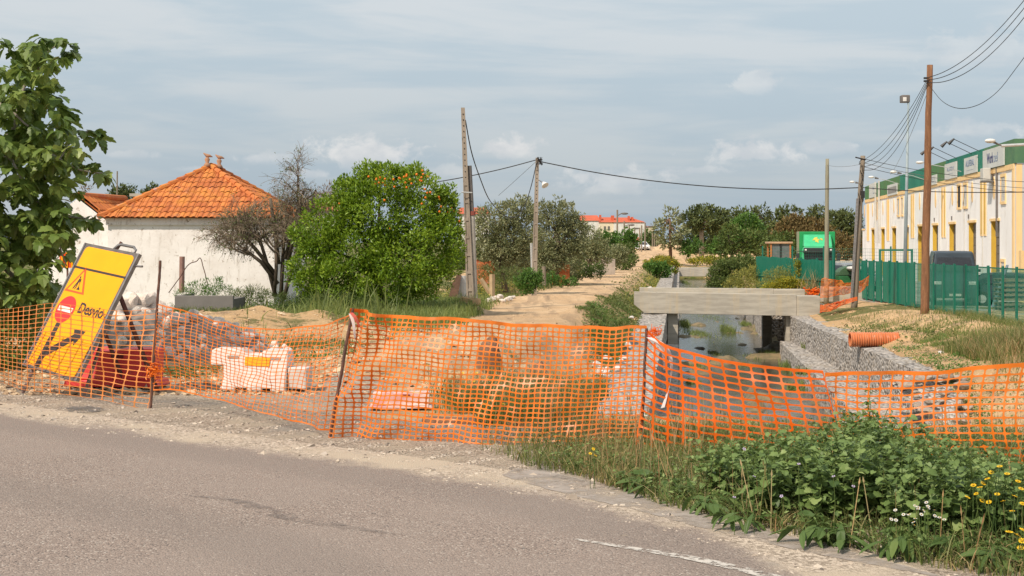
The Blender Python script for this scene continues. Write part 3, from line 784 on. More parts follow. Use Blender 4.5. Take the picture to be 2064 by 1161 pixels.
# name boards
INK = M('sign_ink', (.035, .045, .16), None, 3, .6); INK2 = M('faded_ink', (.20, .26, .38), None, 3, .6); BRD = M('sign_board', (.60, .61, .58), (.55, .56, .53), 2, .6)
def textmesh(txt, size, mat, parent, M4, name='lettering', bold=0.0, sx=1.0, thick=.004):
    cu = bpy.data.curves.new('txt', 'FONT'); cu.body = txt; cu.size = size; cu.extrude = thick; cu.offset = bold; cu.resolution_u = 4
    tmp = bpy.data.objects.new('txt', cu); sc.collection.objects.link(tmp)
    dg = bpy.context.evaluated_depsgraph_get()
    me = bpy.data.meshes.new_from_object(tmp.evaluated_get(dg)); bpy.data.objects.remove(tmp)
    co = np.empty(len(me.vertices)*3, dtype=np.float32); me.vertices.foreach_get('co', co); co = co.reshape(-1, 3).astype(float); co[:, 0] *= sx
    co = (np.c_[co, np.ones(len(co))] @ np.array(M4).T)[:, :3]-parent_loc(parent)
    me.vertices.foreach_set('co', co.astype(np.float32).ravel()); me.materials.clear(); me.materials.append(mat); me.update()
    return link(name, me, parent)
def wsign(a_, c_, zb, zt, label, texts):
    s1, s0 = sp(a_), sp(c_)
    th_ = thing('name_board', label, 'sign', (C0[0]+dd[0]*s0, C0[1]+dd[1]*s0, zb))
    b = FB(); b.q(s0, s1, zb, zt, .07, .13); b.go('board', BRD, th_)
    wd = s1-s0
    for (txt, fx, fy, hz, wfrac, mt, bold) in texts:
        # measure then stretch to the width wanted
        cu = bpy.data.curves.new('t', 'FONT'); cu.body = txt; cu.size = 1; ob = bpy.data.objects.new('t', cu); sc.collection.objects.link(ob)
        bpy.context.view_layer.update(); wx = ob.dimensions[0] or 1; bpy.data.objects.remove(ob)
        M4 = MW @ Matrix.Translation((-s1+fx*wd, zb+fy*(zt-zb), .135))
        textmesh(txt, hz, mt, th_, M4, 'lettering', bold, wfrac*wd/(wx*hz))
    return th_
wsign(1985.5, 2028, 5.66, 6.72, 'widest white name board, with dark blue letters, above the nearest warehouse door', [('Work', .22, .26, .80, .30, INK, .015), ('tel', .54, .26, .74, .20, INK2, .0)])
wsign(1947.5, 1973.5, 5.64, 6.62, 'white board with large pale blue capitals next to the widest name board', [('ALUFERAL', .14, .46, .50, .66, INK2, .01), ('-----------', .2, .18, .16, .55, INK2, 0)])
wsign(1908, 1932, 5.62, 6.62, 'faded white board with a pale blue square mark', [('ALUFERAL', .22, .50, .36, .6, INK2, 0), ('------', .3, .28, .2, .4, INK2, 0)])
wsign(1879, 1891.5, 5.50, 6.15, 'smallest white board, just behind the wooden utility pole', [('II I', .1, .5, .28, .5, INK, 0), ('-----', .1, .2, .22, .7, INK2, 0)])
th_ = wsign(1791.5, 1811, 5.45, 6.35, 'grey framed board of crowded dark letters past the street lamp', [('IIIIIIIIIII', .08, .2, .70, .84, GREY, .02)])
wsign(1754.5, 1767.5, 5.66, 6.95, 'tall narrow white board near the end of the warehouse', [('I B I', .55, .55, .35, .35, INK2, 0), ('=', .6, .2, .3, .2, INK2, 0)])
# floodlights on arms along the parapet and street-lamp style luminaires
BLK = M('black_metal', (.03, .03, .032), None, 3, .5); ALU = M('light_metal', (.58, .58, .57), (.5, .5, .5), 3, .4, .3)
LENS = M('lamp_glass', (.80, .78, .74), None, 3, .25)
for k, (s_px, lab) in enumerate(((1914, 'first'), (1930, 'second'), (1960, 'third'), (1976, 'fourth'))):
    s0 = sp(s_px); ba = C0+dd*s0
    th_ = thing('floodlight', 'small black floodlight on a long thin arm over the parapet', 'floodlight', (ba[0], ba[1], ZT), 'black floodlights above the green parapet')
    b = MB(); e = ba+nn_*1.45; b.tube([(ba[0], ba[1], ZT-.1), (e[0], e[1], ZT+.62)], .02, 5); b.build('arm', BLK, th_, world=True)
    b = MB(); e2 = ba+nn_*1.75; b.tube([(e[0], e[1], ZT+.66), (e2[0]-.02, e2[1], ZT+.36)], [.05, .12], 6); b.build('lamp_head', BLK, th_, world=True)
def luminaire(base, d, out, up, label, name='wall_lamp', group=None, r=.13):
    th_ = thing(name, label, 'lamp', tuple(base), group)
    e = np.array(base)+np.array([d[0]*out, d[1]*out, up]); e2 = e+np.array([d[0]*.55, d[1]*.55, .12])
    b = MB(); b.tube([base, (np.array(base)+e)/2+np.array([0, 0, up*.12]), e], .022, 5); b.build('arm', ALU, th_, world=True)
    b = MB(); b.tube([e, e+(e2-e)*.5], [.05, .09], 8); b.build('lamp_housing', GREY, th_, world=True)
    b = MB(); b.sphere(e2, (.26, .26, .1), 10, 6); b.build('lamp_glass', LENS, th_, smooth=True, world=True)
    return th_
for px, zz in ((1941, 5.9), (1867, 6.0), (1815, 6.2), (1770, 6.4)):
    s0 = sp(px); ba = C0+dd*s0+nn_*.1; luminaire((ba[0], ba[1], zz), nn_, 1.6 if px < 1900 else 1.9, .45, 'pale luminaire on a curved arm before the green parapet', group='luminaires along the warehouse front')
# big lamp at the frame edge on its own thick arm
th_ = thing('street_lamp', 'white luminaire on a thick pale arm reaching in above the corner of the warehouse', 'lamp', (PX(2090, 60), 60, -1.3))
b = MB(); b.tube([(PX(2090, 60), 60, -1.3), (PX(2090, 60), 60, PZ(290, 60))], [.09, .06], 10); b.build('pole', ALU, th_, world=True)
b = MB(); b.tube([PP(2090, 290, 60), PP(2018, 294, 60)], .065, 8); b.build('arm', ALU, th_, world=True)
b = MB(); b.tube([PP(2018, 293, 60), PP(1999, 285, 60)], [.03, .06], 6); b.build('lamp_housing', GREY, th_, world=True)
b = MB(); b.sphere(PP(1996, 284, 60), (.24, .2, .1), 10, 6); b.build('lamp_glass', LENS, th_, smooth=True, world=True)
# paved yard behind the fence
V = [(17.9, 44, -1.27), (60, 44, -1.27), (60, 150, -1.27), (30, 150, -1.27), (17.9, 76, -1.27)]
tag(link('yard_pavement', mk('yard_pavement', V, [np.arange(5)[None, :]], M('yard_concrete', (.42, .37, .32), (.35, .31, .27), .5, .9, c3=(.30, .26, .22), s3=3))), kind='structure')

# ================================================================ OLD HOUSE
m, t, p, o = new_mat('old_whitewash')
v = objc(t)
c = t.mix(t.ss(t.noise(v, .8, 6, .65), .4, .65), (.88, .84, .81), (.78, .73, .69))
c = t.mix(t.ss(t.noise(v, 5, 7, .75), .58, .66), c, (.40, .33, .27))
mp = t.n('ShaderNodeMapping'); mp.inputs['Scale'].default_value = (2.5, 2.5, .5); t.l(v, mp.inputs[0])
c = t.mix(t.math('MULTIPLY', t.ss(t.noise(mp.outputs[0], 2, 6, .7), .54, .66), .5), c, (.46, .40, .34))
t.l(c, p.inputs['Base Color']); p.inputs['Roughness'].default_value = .9; bump(t, p, t.noise(v, 9, 6, .7), .35, .03)
WASH = m
ROOF = M('clay_tile', (.62, .20, .055), (.50, .15, .045), 1.4, .8, c3=(.70, .30, .06), s3=4.5, bs=.3, bscale=25)
hs = thing('old_house', 'old whitewashed house with an orange clay pyramid roof', 'house', (-11.3, 50, -.8))
x0, x1, y0, y1 = -14.2, -8.35, 50.0, 57.5
ze = 2.42
b = MB(); b.bb((x0, y0, -.9), (x1, y1, ze)); b.build('wall', WASH, hs, world=True)
b = MB(); b.bb((x0-.06, y0-.07, ze-.22), (x1+.06, y1+.06, ze+.02)); b.build('cornice', WASH, hs, world=True)
ax, ya, yb2, zr_ = -11.3, 53.4, 54.3, 4.42
E = [(x0-.25, y0-.28, ze+.03), (x1+.25, y0-.28, ze+.03), (x1+.25, y1+.25, ze+.03), (x0-.25, y1+.25, ze+.03), (ax, ya, zr_), (ax, yb2, zr_)]
def tiled(b, P0, P1, T0, T1, pitch=.215, course=.40, amp=.04, step=.028):
    """roman tiles on a face with eave P0-P1 and top edge T0-T1"""
    P0, P1, T0, T1 = map(np.array, (P0, P1, T0, T1))
    eave = P1-P0; W_ = np.linalg.norm(eave); ex_ = eave/W_
    nrm = np.cross(ex_, (T0+T1)/2-P0); nrm /= np.linalg.norm(nrm); upv = np.cross(nrm, ex_)
    Hh = np.dot(T0-P0, upv); nc_ = int(Hh/course); 
    a0 = np.dot(T0-P0, ex_); a1 = np.dot(T1-P0, ex_)
    for k in range(nc_+1):
        h0, h1 = k*course, min((k+1)*course+.04, Hh)
        if h1 <= h0: continue
        f = (h0+.5*course)/Hh; lo = a0*min(f, 1); hi = W_+(a1-W_)*min(f, 1)
        i0, i1 = int(lo/pitch), int(hi/pitch)
        for i in range(i0, i1+1):
            dz = random.uniform(-.012, .012); da = random.uniform(-.01, .01)
            prof = [(-.5, 0), (-.42, .25), (-.2, .95), (0, 1.1), (.18, .9), (.3, .2), (.5, 0)]
            V = []
            for hh, lift in ((h0-.02, step), (h1, 0)):
                for (q_, z_) in prof:
                    s_0 = max(min((i+.5+q_)*pitch+da, W_+(a1-W_)*min(hh/Hh, 1)), a0*min(hh/Hh, 1))
                    V.append(P0+ex_*s_0+upv*hh+nrm*(amp*z_+lift+dz))
            k_ = np.arange(6)
            b.add(V, [np.stack([k_, k_+1, k_+8, k_+7], -1)], random.random())
for fc in ((E[0], E[1], E[4], E[4]), (E[1], E[2], E[4], E[5]), (E[3], E[0], E[5], E[4])):
    pass
m, t, p, o = new_mat('roof_tile')
at = t.n('ShaderNodeAttribute', attribute_name='rnd').outputs['Fac']; v = objc(t)
c = t.mix(at, (.42, .115, .03), (.62, .20, .05))
c = t.mix(t.math('MULTIPLY', t.ss(t.noise(v, 1.1, 6, .65), .45, .68), .7), c, (.62, .25, .04))
c = t.mix(t.math('MULTIPLY', t.ss(t.noise(v, 3.5, 6, .7), .55, .68), .6), c, (.30, .12, .07))
c = t.mix(t.math('MULTIPLY', t.ss(t.noise(v, 2.0, 6, .7), .60, .72), .6), c, (.58, .40, .40))
t.l(c, p.inputs['Base Color']); p.inputs['Roughness'].default_value = .85; bump(t, p, t.noise(v, 30, 5), .3, .01)
TILE = m
b = MB(); b.add(E, [[(0, 1, 4, 4), (2, 3, 5, 5)][:0] or np.zeros((0, 4), int), np.array([(0, 1, 4), (2, 3, 5)]), np.array([(1, 2, 5, 4), (3, 0, 4, 5), (3, 2, 1, 0)])], .1)
tiled(b, E[0], E[1], E[4], E[4]); tiled(b, E[1], E[2], E[4], E[5]); tiled(b, E[3], E[0], E[5], E[4])
roof = b.build('roof', TILE, hs, world=True)
b = MB()
def ridge(b, P, Q, n=14):
    P, Q = np.array(P), np.array(Q)
    for k in range(n):
        a, c_ = P+(Q-P)*(k/n), P+(Q-P)*((k+1.12)/n if k < n-1 else 1)
        b.tube([a+np.array([0, 0, .05]), c_+np.array([0, 0, .03])], [.115, .09], 8)
for k, n in ((0, 13), (1, 13), (2, 13), (3, 13)): ridge(b, E[k], E[4] if k < 2 else E[5], n)
ridge(b, E[4], E[5], 3)
b.build('ridge_tiles', TILE, roof, world=True, smooth=False).location = (0, 0, 0)
for yy_, xx_ in ((ya-.1, ax-.12), (yb2, ax+.12)):
    b = MB(); b.tube([(xx_, yy_, zr_), (xx_, yy_, zr_+.12), (xx_, yy_, zr_+.16), (xx_, yy_, zr_+.28), (xx_, yy_, zr_+.36)], [.16, .1, .06, .10, .05], 10)
    b.tube([(xx_-.14, yy_, zr_+.52), (xx_-.08, yy_, zr_+.47), (xx_, yy_, zr_+.41), (xx_+.1, yy_, zr_+.41), (xx_+.2, yy_, zr_+.37)], [.02, .04, .075, .05, .012], 8)
    b.build('bird_finial', M('weathered_clay', (.42, .22, .13), (.33, .2, .13), 8, .9), hs, world=True, smooth=True)
# annex with gable and its rusty roof
an = thing('annex_house', 'weathered white gable annex with a rusty red roof behind the fig tree', 'house', (-16.5, 52, -.9))
b = MB(); Ya = 51.5
poly = [(PX(70, Ya), -.9), (x0-.02, -.9), (x0-.02, PZ(470, Ya)), (PX(212, Ya), PZ(440, Ya)), (PX(160, Ya), PZ(398, Ya)), (PX(100, Ya), PZ(440, Ya)), (PX(70, Ya), PZ(450, Ya))]
b.prism(poly, Ya, Ya+.35); b.build('gable_wall', WASH, an, world=True)
b = MB()
A0, A1, B0, B1 = PP(160, 397, Ya), PP(216, 440, Ya), PP(252, 403, Ya+6.5), PP(285, 440, Ya+6.5)
A1[2] -= .0
tiled(b, A1, B1, A0, B0, .24, .42)
b.add([A0, A1, B1, B0, A0-np.array([0, 0, .1]), A1-np.array([0, 0, .1]), B1-np.array([0, 0, .1]), B0-np.array([0, 0, .1])], [[(0, 1, 2, 3), (4, 7, 6, 5), (0, 4, 5, 1), (0, 3, 7, 4)]], .3)
b.tube([A0+np.array([0, 0, .06]), B0+np.array([0, 0, .06])], .12, 8)
b.build('roof', TILE, an, world=True)
ch = thing('chimney', 'brick chimney with a flat pale cap behind the clay roof', 'chimney', (PX(283, 60), 60, 2.0))
BR = M('brick', (.45, .15, .08), (.36, .12, .07), 5, .9)
b = MB(); Yh = 60
for k in range(5):
    xx_ = PX(268+k*7.5, Yh); b.bb((xx_, Yh, PZ(405, Yh)), (xx_+.085, Yh+.6, PZ(396, Yh)))
b.bb((PX(264, Yh), Yh, PZ(440, Yh)), (PX(306, Yh), Yh+.6, PZ(405, Yh)-.002)); b.build('stack', BR, ch, world=True)
b = MB(); b.bb((PX(262, Yh), Yh-.1, PZ(396, Yh)+.002), (PX(314, Yh), Yh+.7, PZ(390, Yh))); b.build('cap', CONC, ch, world=True)
# concrete planter in front of the house
pl = thing('planter_wall', 'long grey concrete planter with leafy plants before the white house', 'planter', (PX(415, 43), 43, -.8))
b = MB(); b.bb((PX(352, 42), 42, -1.0), (PX(470, 42), 42.15, PZ(596, 42))); b.bb((PX(352, 42), 42.153, -1.0), (PX(352, 42)+.15, 44, PZ(596, 42))); b.bb((PX(352, 42)+.153, 42.153, -1), (PX(470, 42), 43.9, PZ(596, 42)-.1))
b.build('planter_box', M('grey_concrete', (.22, .20, .185), (.18, .165, .15), 1.5, .9, bs=.3), pl, world=True, bevel=.015)
# ================================================================ ORANGE NETTING
def netmat(name, c, tr=.4, var=.8):
    m, t, p, o = new_mat(name)
    v = objc(t)
    cc = t.mix(t.ss(t.noise(v, 3, 4), .35, .65), c, tuple(x*var for x in c)); cc = t.mix(t.math('MULTIPLY', t.ss(t.noise(v, 1.7, 5, .7), .48, .7), .5), cc, (.88, .44, .20))
    t.l(cc, p.inputs['Base Color']); p.inputs['Roughness'].default_value = .38
    tn = t.n('ShaderNodeBsdfTranslucent'); t.l(cc, tn.inputs[0])
    mx = t.n('ShaderNodeMixShader'); mx.inputs[0].default_value = tr
    t.l(p.outputs[0], mx.inputs[1]); t.l(tn.outputs[0], mx.inputs[2]); t.l(mx.outputs[0], o.inputs[0]); return m
NET1 = netmat('orange_net', (.98, .29, .028)); NET2 = netmat('bright_orange_net', (1.0, .215, .015)); NET0 = netmat('sun_bleached_net', (.95, .40, .11))
def poly_at(pts, s):
    pts = np.asarray(pts, dtype=float)
    L = np.r_[0, np.cumsum(np.linalg.norm(np.diff(pts, axis=0), axis=1))]; L /= L[-1]
    # Catmull-like smoothing through cosine-free cubic interpolation
    out = np.empty((len(s), 3)); tan = np.gradient(pts, L, axis=0)
    k = np.clip(np.searchsorted(L, s, 'right')-1, 0, len(pts)-2); h = L[k+1]-L[k]; u = (s-L[k])/h
    h00 = 2*u**3-3*u**2+1; h10 = u**3-2*u**2+u; h01 = -2*u**3+3*u**2; h11 = u**3-u**2
    return h00[:, None]*pts[k]+(h10*h)[:, None]*tan[k]+h01[:, None]*pts[k+1]+(h11*h)[:, None]*tan[k+1]
def net(label, top, bot, nc, nr, mat, hx=.40, hy=.36, wob=.02, folds=(), band=.0, seed=0, swarp=None, mode='round', thick=.0022, name='safety_net', tmid=None):
    i, j = np.meshgrid(np.arange(nc), np.arange(nr), indexing='ij'); i = i.ravel(); j = j.ravel()
    K = 16
    a = np.arange(K)/K*2*PI
    # outer ring on the cell's square, inner ring a rounded rectangle
    ca, sa = np.cos(a), np.sin(a); m_ = np.maximum(abs(ca), abs(sa))
    ox, oy = ca/m_*.5, sa/m_*.5
    e = .5 if mode == 'round' else .28
    ix, iy = np.sign(ca)*abs(ca)**e*hx, np.sign(sa)*abs(sa)**e*hy
    if band:
        pass
    s = np.concatenate([(i[:, None]+.5+ox[None]), (i[:, None]+.5+ix[None])], 1)/nc
    tt = np.concatenate([(j[:, None]+.5+oy[None]), (j[:, None]+.5+iy[None])], 1)/nr
    S, T = s.ravel(), tt.ravel()
    def surf(S, T):
        S2 = S.copy()
        if swarp: S2 = swarp(S, T)
        S2 = np.clip(S2, 0, 1)
        A = poly_at(top, S2); B = poly_at(bot, S2)
        Tm = T
        P = A*(1-Tm[:, None])+B*Tm[:, None]
        if tmid is not None: P = P+np.asarray(tmid(S2, T))
        env = np.sin(PI*np.clip(S, 0, 1))**.5*.7+.3
        d = wob*(3.2*vn(S*nc*.16, T*nr*.10, seed*3.1)+1.2*vn(S*nc*.5, T*nr*.3, seed+9))*env
        for (s0, w0, amp, fr) in folds:
            d = d+amp*np.exp(-((S-s0)/w0)**2)*np.sin(S*nc*fr+T*4+3*vn(S*6, T*7, seed))
        P[:, 1] += d; P[:, 0] += d*.35; P[:, 2] += wob*.5*vn(S*nc*.3, T*nr*.3, seed+4)
        return P
    V = surf(S, T); n = len(i)
    base = (np.arange(n)*2*K)[:, None]; k = np.arange(K)[None]; k2 = (k+1) % K
    q = np.stack([base+k, base+k2, base+K+k2, base+K+k], -1).reshape(-1, 4)
    b = MB(); b.add(V, [q], .5)
    if band:
        ss_ = np.linspace(0, 1, nc*2+1)
        for (T0, T1) in ((-band, 0.0), (1.0, 1+band)):
            Va = surf(ss_, 0*ss_+T0); Vb = surf(ss_, 0*ss_+T1); k = np.arange(len(ss_)-1); N = len(ss_)
            b.add(np.r_[Va, Vb], [np.stack([k, k+1, k+1+N, k+N], -1)], .5)
    o = b.build(name, mat)
    md = o.modifiers.new('thickness', 'SOLIDIFY'); md.thickness = thick
    return tag(o, label, 'safety net', 'orange safety netting around the works')
Y_A, Y_B, Y_C = 13.7, 11.7, 11.05
# section 1: bleached net before the sign, from the frame edge to the first rod
net('thin bleached orange net sagging before the yellow detour sign',
    [PP(-330, 600, 21), PP(-180, 612, 18.6), PP(-70, 622, 16.8), PP(0, 624, 15.6), PP(60, 617, 14.85), PP(112, 611, 14.45), PP(170, 618, 14.15), PP(250, 627, 13.9), PP(318, 622, 13.72)],
    [PP(-330, 705, 21.2), PP(-180, 735, 18.8), PP(-70, 757, 17), PP(0, 772, 15.7), PP(60, 788, 14.85), PP(112, 793, 14.5), PP(170, 800, 14.25), PP(230, 812, 13.95), PP(300, 824, 13.72)],
    60, 19, NET0, .46, .435, .018, [(.96, .05, .03, 1.3)], 0, 1, mode='sq', thick=.003)
# section 2: rod A to rod B
net('fine orange net between the two dark rods, over the white barrier',
    [PP(316, 612, Y_A), PP(380, 630, 13.5), PP(450, 652, 13.2), PP(530, 664, 12.8), PP(610, 660, 12.35), PP(665, 652, 12.0), PP(700, 636, Y_B+.1)],
    [PP(310, 786, Y_A-.1), PP(360, 788, 13.5), PP(420, 800, 13.25), PP(500, 822, 12.7), PP(580, 842, 12.2), PP(630, 856, 11.9), PP(668, 866, Y_B)],
    38, 24, NET1, .445, .425, .05, [(.98, .06, .05, 1.4), (.03, .05, .04, 1.5)], .012, 2, mode='sq', thick=.002)
# section 3: rod B to rod C
net('broad bright orange net between the leaning rod and the rod tied with white tape',
    [PP(707, 626, Y_B), PP(740, 634, 11.65), PP(860, 643, 11.55), PP(980, 652, 11.4), PP(1100, 660, 11.3), PP(1200, 662, 11.2), PP(1303, 664, Y_C)],
    [PP(668, 880, Y_B), PP(730, 887, 11.6), PP(830, 897, 11.45), PP(940, 909, 11.3), PP(1040, 918, 11.2), PP(1150, 916, 11.1), PP(1293, 905, Y_C)],
    49, 27, NET1, .415, .375, .045, [(.05, .10, .07, 1.1), (.16, .08, .03, .9)], .022, 3)
# section 4: coarse net slung across the stream
net('coarse orange net with long oval holes slung across the stream opening',
    [PP(1303, 668, Y_C), PP(1335, 694, 10.95), PP(1400, 716, 10.85), PP(1480, 732, 10.75), PP(1570, 745, 10.6), PP(1660, 753, 10.5)],
    [PP(1283, 905, Y_C-.05), PP(1335, 918, 10.9), PP(1412, 928, 10.8), PP(1505, 940, 10.7), PP(1612, 955, 10.55), PP(1714, 965, 10.4)],
    13, 15, NET2, .435, .385, .04, [(.0, .05, .03, 1.0)], .02, 5, swarp=lambda S, T: S+.03*np.sin(PI*T)*S*(1-S)*2)
def cross(S, T): return np.c_[.30*np.sin(PI*T)**1*0+0*S, .12*np.sin(PI*T), 0*S]
net('orange net with stretched upright strands drooping over the weeds at the frame edge',
    [PP(1664, 753, 10.5), PP(1760, 757, 10.3), PP(1850, 756, 10.1), PP(1950, 750, 9.9), PP(2040, 742, 9.75), PP(2160, 735, 9.5), PP(2380, 722, 9.1)],
    [PP(1715, 965, 10.4), PP(1800, 968, 10.2), PP(1880, 968, 10.0), PP(1965, 968, 9.85), PP(2040, 972, 9.7), PP(2150, 985, 9.5), PP(2370, 1000, 9.1)],
    29, 16, NET1, .44, .40, .05, [(.0, .08, .03, 1.0)], .03, 7, swarp=lambda S, T: S-.03*np.sin(PI*T)+.0*T)
# knotted ends
def crumple(name, label, c, r, n, mat, seed, flat=1.0):
    b = MB(); rs = np.random.default_rng(seed); c = np.array(c)
    for k in range(n):
        p0 = c+rs.normal(0, 1, 3)*r*.5; d = rs.normal(0, 1, 3)*r*.55; e_ = rs.normal(0, 1, 3)*r*.3
        s = np.linspace(0, 1, 7)[:, None]; ln = p0+d*(s-.5)+e_*np.sin(s*6+k)*.5
        ln[:, 2] = (ln[:, 2]-c[2])*flat+c[2]
        wv = np.cross(d, rs.normal(0, 1, 3)); wv /= np.linalg.norm(wv)+1e-6; wv = wv*rs.uniform(.006, .018)*r/.1
        Vs = np.r_[ln, ln+wv]; i_ = np.arange(6); b.add(Vs, [np.stack([i_, i_+1, i_+8, i_+7], -1)], .5)
    o = b.build(name, mat); md = o.modifiers.new('thickness', 'SOLIDIFY'); md.thickness = .003
    return tag(o, label, 'safety net', 'orange safety netting around the works')
crumple('netting_knot', 'bunched knot of orange netting tied to the rod by the stream', PP(1320, 670, Y_C-.05), .036, 60, NET2, 3)
crumple('netting_knot', 'twisted orange netting gathered along the dark rod beside the sign', PP(311, 748, Y_A-.03), .07, 60, NET1, 4)
# net scraps far behind, beyond the bridge
net('ragged orange net fencing off the path behind the concrete bridge', [PP(1655, 562, 69), PP(1680, 563, 69), PP(1710, 570, 69), PP(1734, 566, 69), PP(1752, 556, 69)],
    [PP(1653, 598, 69), PP(1680, 597, 69), PP(1710, 590, 69), PP(1734, 588, 69), PP(1750, 575, 69)], 42, 16, NET1, .40, .37, .16, [(.5, .3, .25, .5)], .03, 8, thick=.01)
net('orange net trailing on the ground from the bridge end to the grey pole', [PP(1653, 616, 63), PP(1680, 612, 62.5), PP(1705, 603, 62), PP(1728, 600, 62)],
    [PP(1652, 629, 62.5), PP(1680, 624, 62), PP(1705, 612, 61.5), PP(1728, 606, 61.5)], 34, 9, NET2, .38, .34, .12, [(.5, .3, .2, .7)], .05, 10, thick=.01)
crumple('netting_heap', 'small crumpled orange heap on the far end of the bridge', PP(1640, 590, 72.8), .42, 60, NET2, 6, .5)

# ================================================================ RODS, TAPE
RUST = M('rusty_steel', (.085, .045, .035), (.16, .075, .05), 20, .8, c3=(.05, .03, .03), s3=60)
def rod(label, p0, p1, r=.011):
    b = MB(); p0, p1 = np.array(p0), np.array(p1); n = 26
    pts = [p0+(p1-p0)*k/n+np.array([.002*math.sin(k*.6), 0, 0]) for k in range(n+1)]
    rr = [r*(1.12 if k % 2 else .95) for k in range(n+1)]
    b.tube(pts, rr, 8); return tag(b.build('steel_rod', RUST), label, 'rod', 'rusty rods holding the netting')
rod('tall rusty rod standing beside the yellow sign', PP(303, 828, Y_A), PP(323, 525, Y_A), .013)
rod('leaning rusty rod at the corner where the net bends', PP(664, 886, Y_B), PP(711, 621, Y_B), .013)
rod('rusty rod with white tape at the stream edge', PP(1292, 916, Y_C), PP(1303, 662, Y_C), .011)
TAPE = netmat('white_tape', (.88, .82, .80), .35, .92); TAPER = netmat('red_tape', (.75, .10, .08), .3)
def ribbon(pts, w_, mat, parent, name, tw=1.0):
    P_ = poly_at(np.array(pts), np.linspace(0, 1, 30)); n = len(P_)
    ang = np.linspace(0, tw, n); off = np.stack([np.cos(ang), .6*np.sin(ang), .2*np.sin(ang*2)], -1)*w_
    i_ = np.arange(n-1); b = MB(); b.add(np.r_[P_-off/2, P_+off/2], [np.stack([i_, i_+1, i_+1+n, i_+n], -1)], .5)
    o = b.build(name, mat, parent, world=True); md = o.modifiers.new('thickness', 'SOLIDIFY'); md.thickness = .0015; return o
tp_ = thing('barrier_tape', 'strips of pale plastic tape hanging from the rod over the stream', 'tape', tuple(PP(1320, 690, Y_C-.1)))
ribbon([PP(1308, 680, 10.98), PP(1325, 690, 10.95), PP(1335, 705, 10.94), PP(1340, 725, 10.94), PP(1339, 745, 10.94)], .04, TAPE, tp_, 'tape_strip', 1.3)
ribbon([PP(1312, 682, 10.97), PP(1332, 692, 10.93), PP(1348, 712, 10.92), PP(1354, 740, 10.9), PP(1350, 775, 10.9), PP(1343, 800, 10.9), PP(1336, 822, 10.9)], .045, TAPE, tp_, 'tape_strip', 2.2)
ribbon([PP(1306, 676, 11), PP(1322, 690, 10.98), PP(1333, 708, 10.96), PP(1338, 724, 10.96)], .018, TAPER, tp_, 'tape_strip', 2)
tp2 = thing('barrier_tape', 'red and white tape knotted at the top of the leaning rod', 'tape', tuple(PP(712, 632, Y_B-.1)))
ribbon([PP(708, 630, 11.6), PP(716, 640, 11.58), PP(722, 652, 11.58), PP(727, 662, 11.58)], .03, TAPER, tp2, 'tape_strip', 1.5)
ribbon([PP(706, 632, 11.6), PP(712, 650, 11.58), PP(714, 665, 11.57), PP(716, 682, 11.57)], .026, TAPE, tp2, 'tape_strip', 1.2)

# ================================================================ DETOUR SIGN
SY = M('sign_yellow', (.90, .385, .004), (.87, .36, .004), 2.5, .5, spec=.25)
SK = M('sign_black', (.045, .035, .03), None, 4, .5); SR = M('sign_red', (.82, .035, .03), (.78, .03, .03), 4, .45); SO = M('sign_orange_red', (.85, .10, .02), None, 3, .45); SW = M('sign_white', (.80, .74, .68), (.7, .62, .56), 6, .5)
FR = M('galvanised_steel', (.33, .31, .30), (.25, .23, .22), 12, .45, .7); FRD = M('dark_sign_edge', (.10, .09, .085), (.15, .13, .12), 8, .6)
BL = PP(48, 737, 15.1)
u3 = np.array([.745, -.60, -.115]); u3 /= np.linalg.norm(u3); v3_ = np.array([.475, .47, 1.31]); v3_ -= u3*np.dot(u3, v3_); v3_ /= np.linalg.norm(v3_)
n3 = np.cross(u3, v3_)
sg = thing('detour_sign', 'leaning yellow roadworks detour sign on a rusty stand', 'sign', (-4.7, 15.0, 0))
MS = Matrix([[u3[k], v3_[k], n3[k], BL[k]] for k in range(3)]+[[0, 0, 0, 1]])
SWD, SHT = .93, 1.47
def rrect(x0, z0, x1, z1, r, n=5):
    out = []
    for cx, cz, a0 in ((x1-r, z1-r, 0), (x0+r, z1-r, 90), (x0+r, z0+r, 180), (x1-r, z0+r, 270)):
        for k in range(n+1): a = R(a0+90*k/n); out.append((cx+r*math.cos(a), cz+r*math.sin(a)))
    return out
def plate(poly, d0, d1, name, mat, parent=sg):
    """flat shape in panel coordinates (u, v) between depths d0 and d1 along the panel normal"""
    b = MB(); n = len(poly); V = [(x, y, d0) for x, y in poly]+[(x, y, d1) for x, y in poly]
    i_ = np.arange(n); j_ = (i_+1) % n
    b.add(V, [i_[None, ::-1], (i_+n)[None, :], np.stack([i_, j_, j_+n, i_+n], -1)]); b.xf(MS)
    return b.build(name, mat, parent, world=True)
n_out = 1.0 if np.dot(n3, np.array([0, -1, 0])) > 0 else -1.0
plate([(0, 0), (SWD, 0), (SWD, SHT), (0, SHT)], -.03, 0, 'back_panel', FRD)
plate(rrect(.03, .03, SWD-.03, SHT-.035, .055), .0, .002, 'sign_face', SY)
plate([(.004, SHT-.30), (SWD-.004, SHT-.30), (SWD-.004, SHT-.275), (.004, SHT-.275)], .002, .004, 'divider_bar', SK)
face = thing  # (alias kept short)
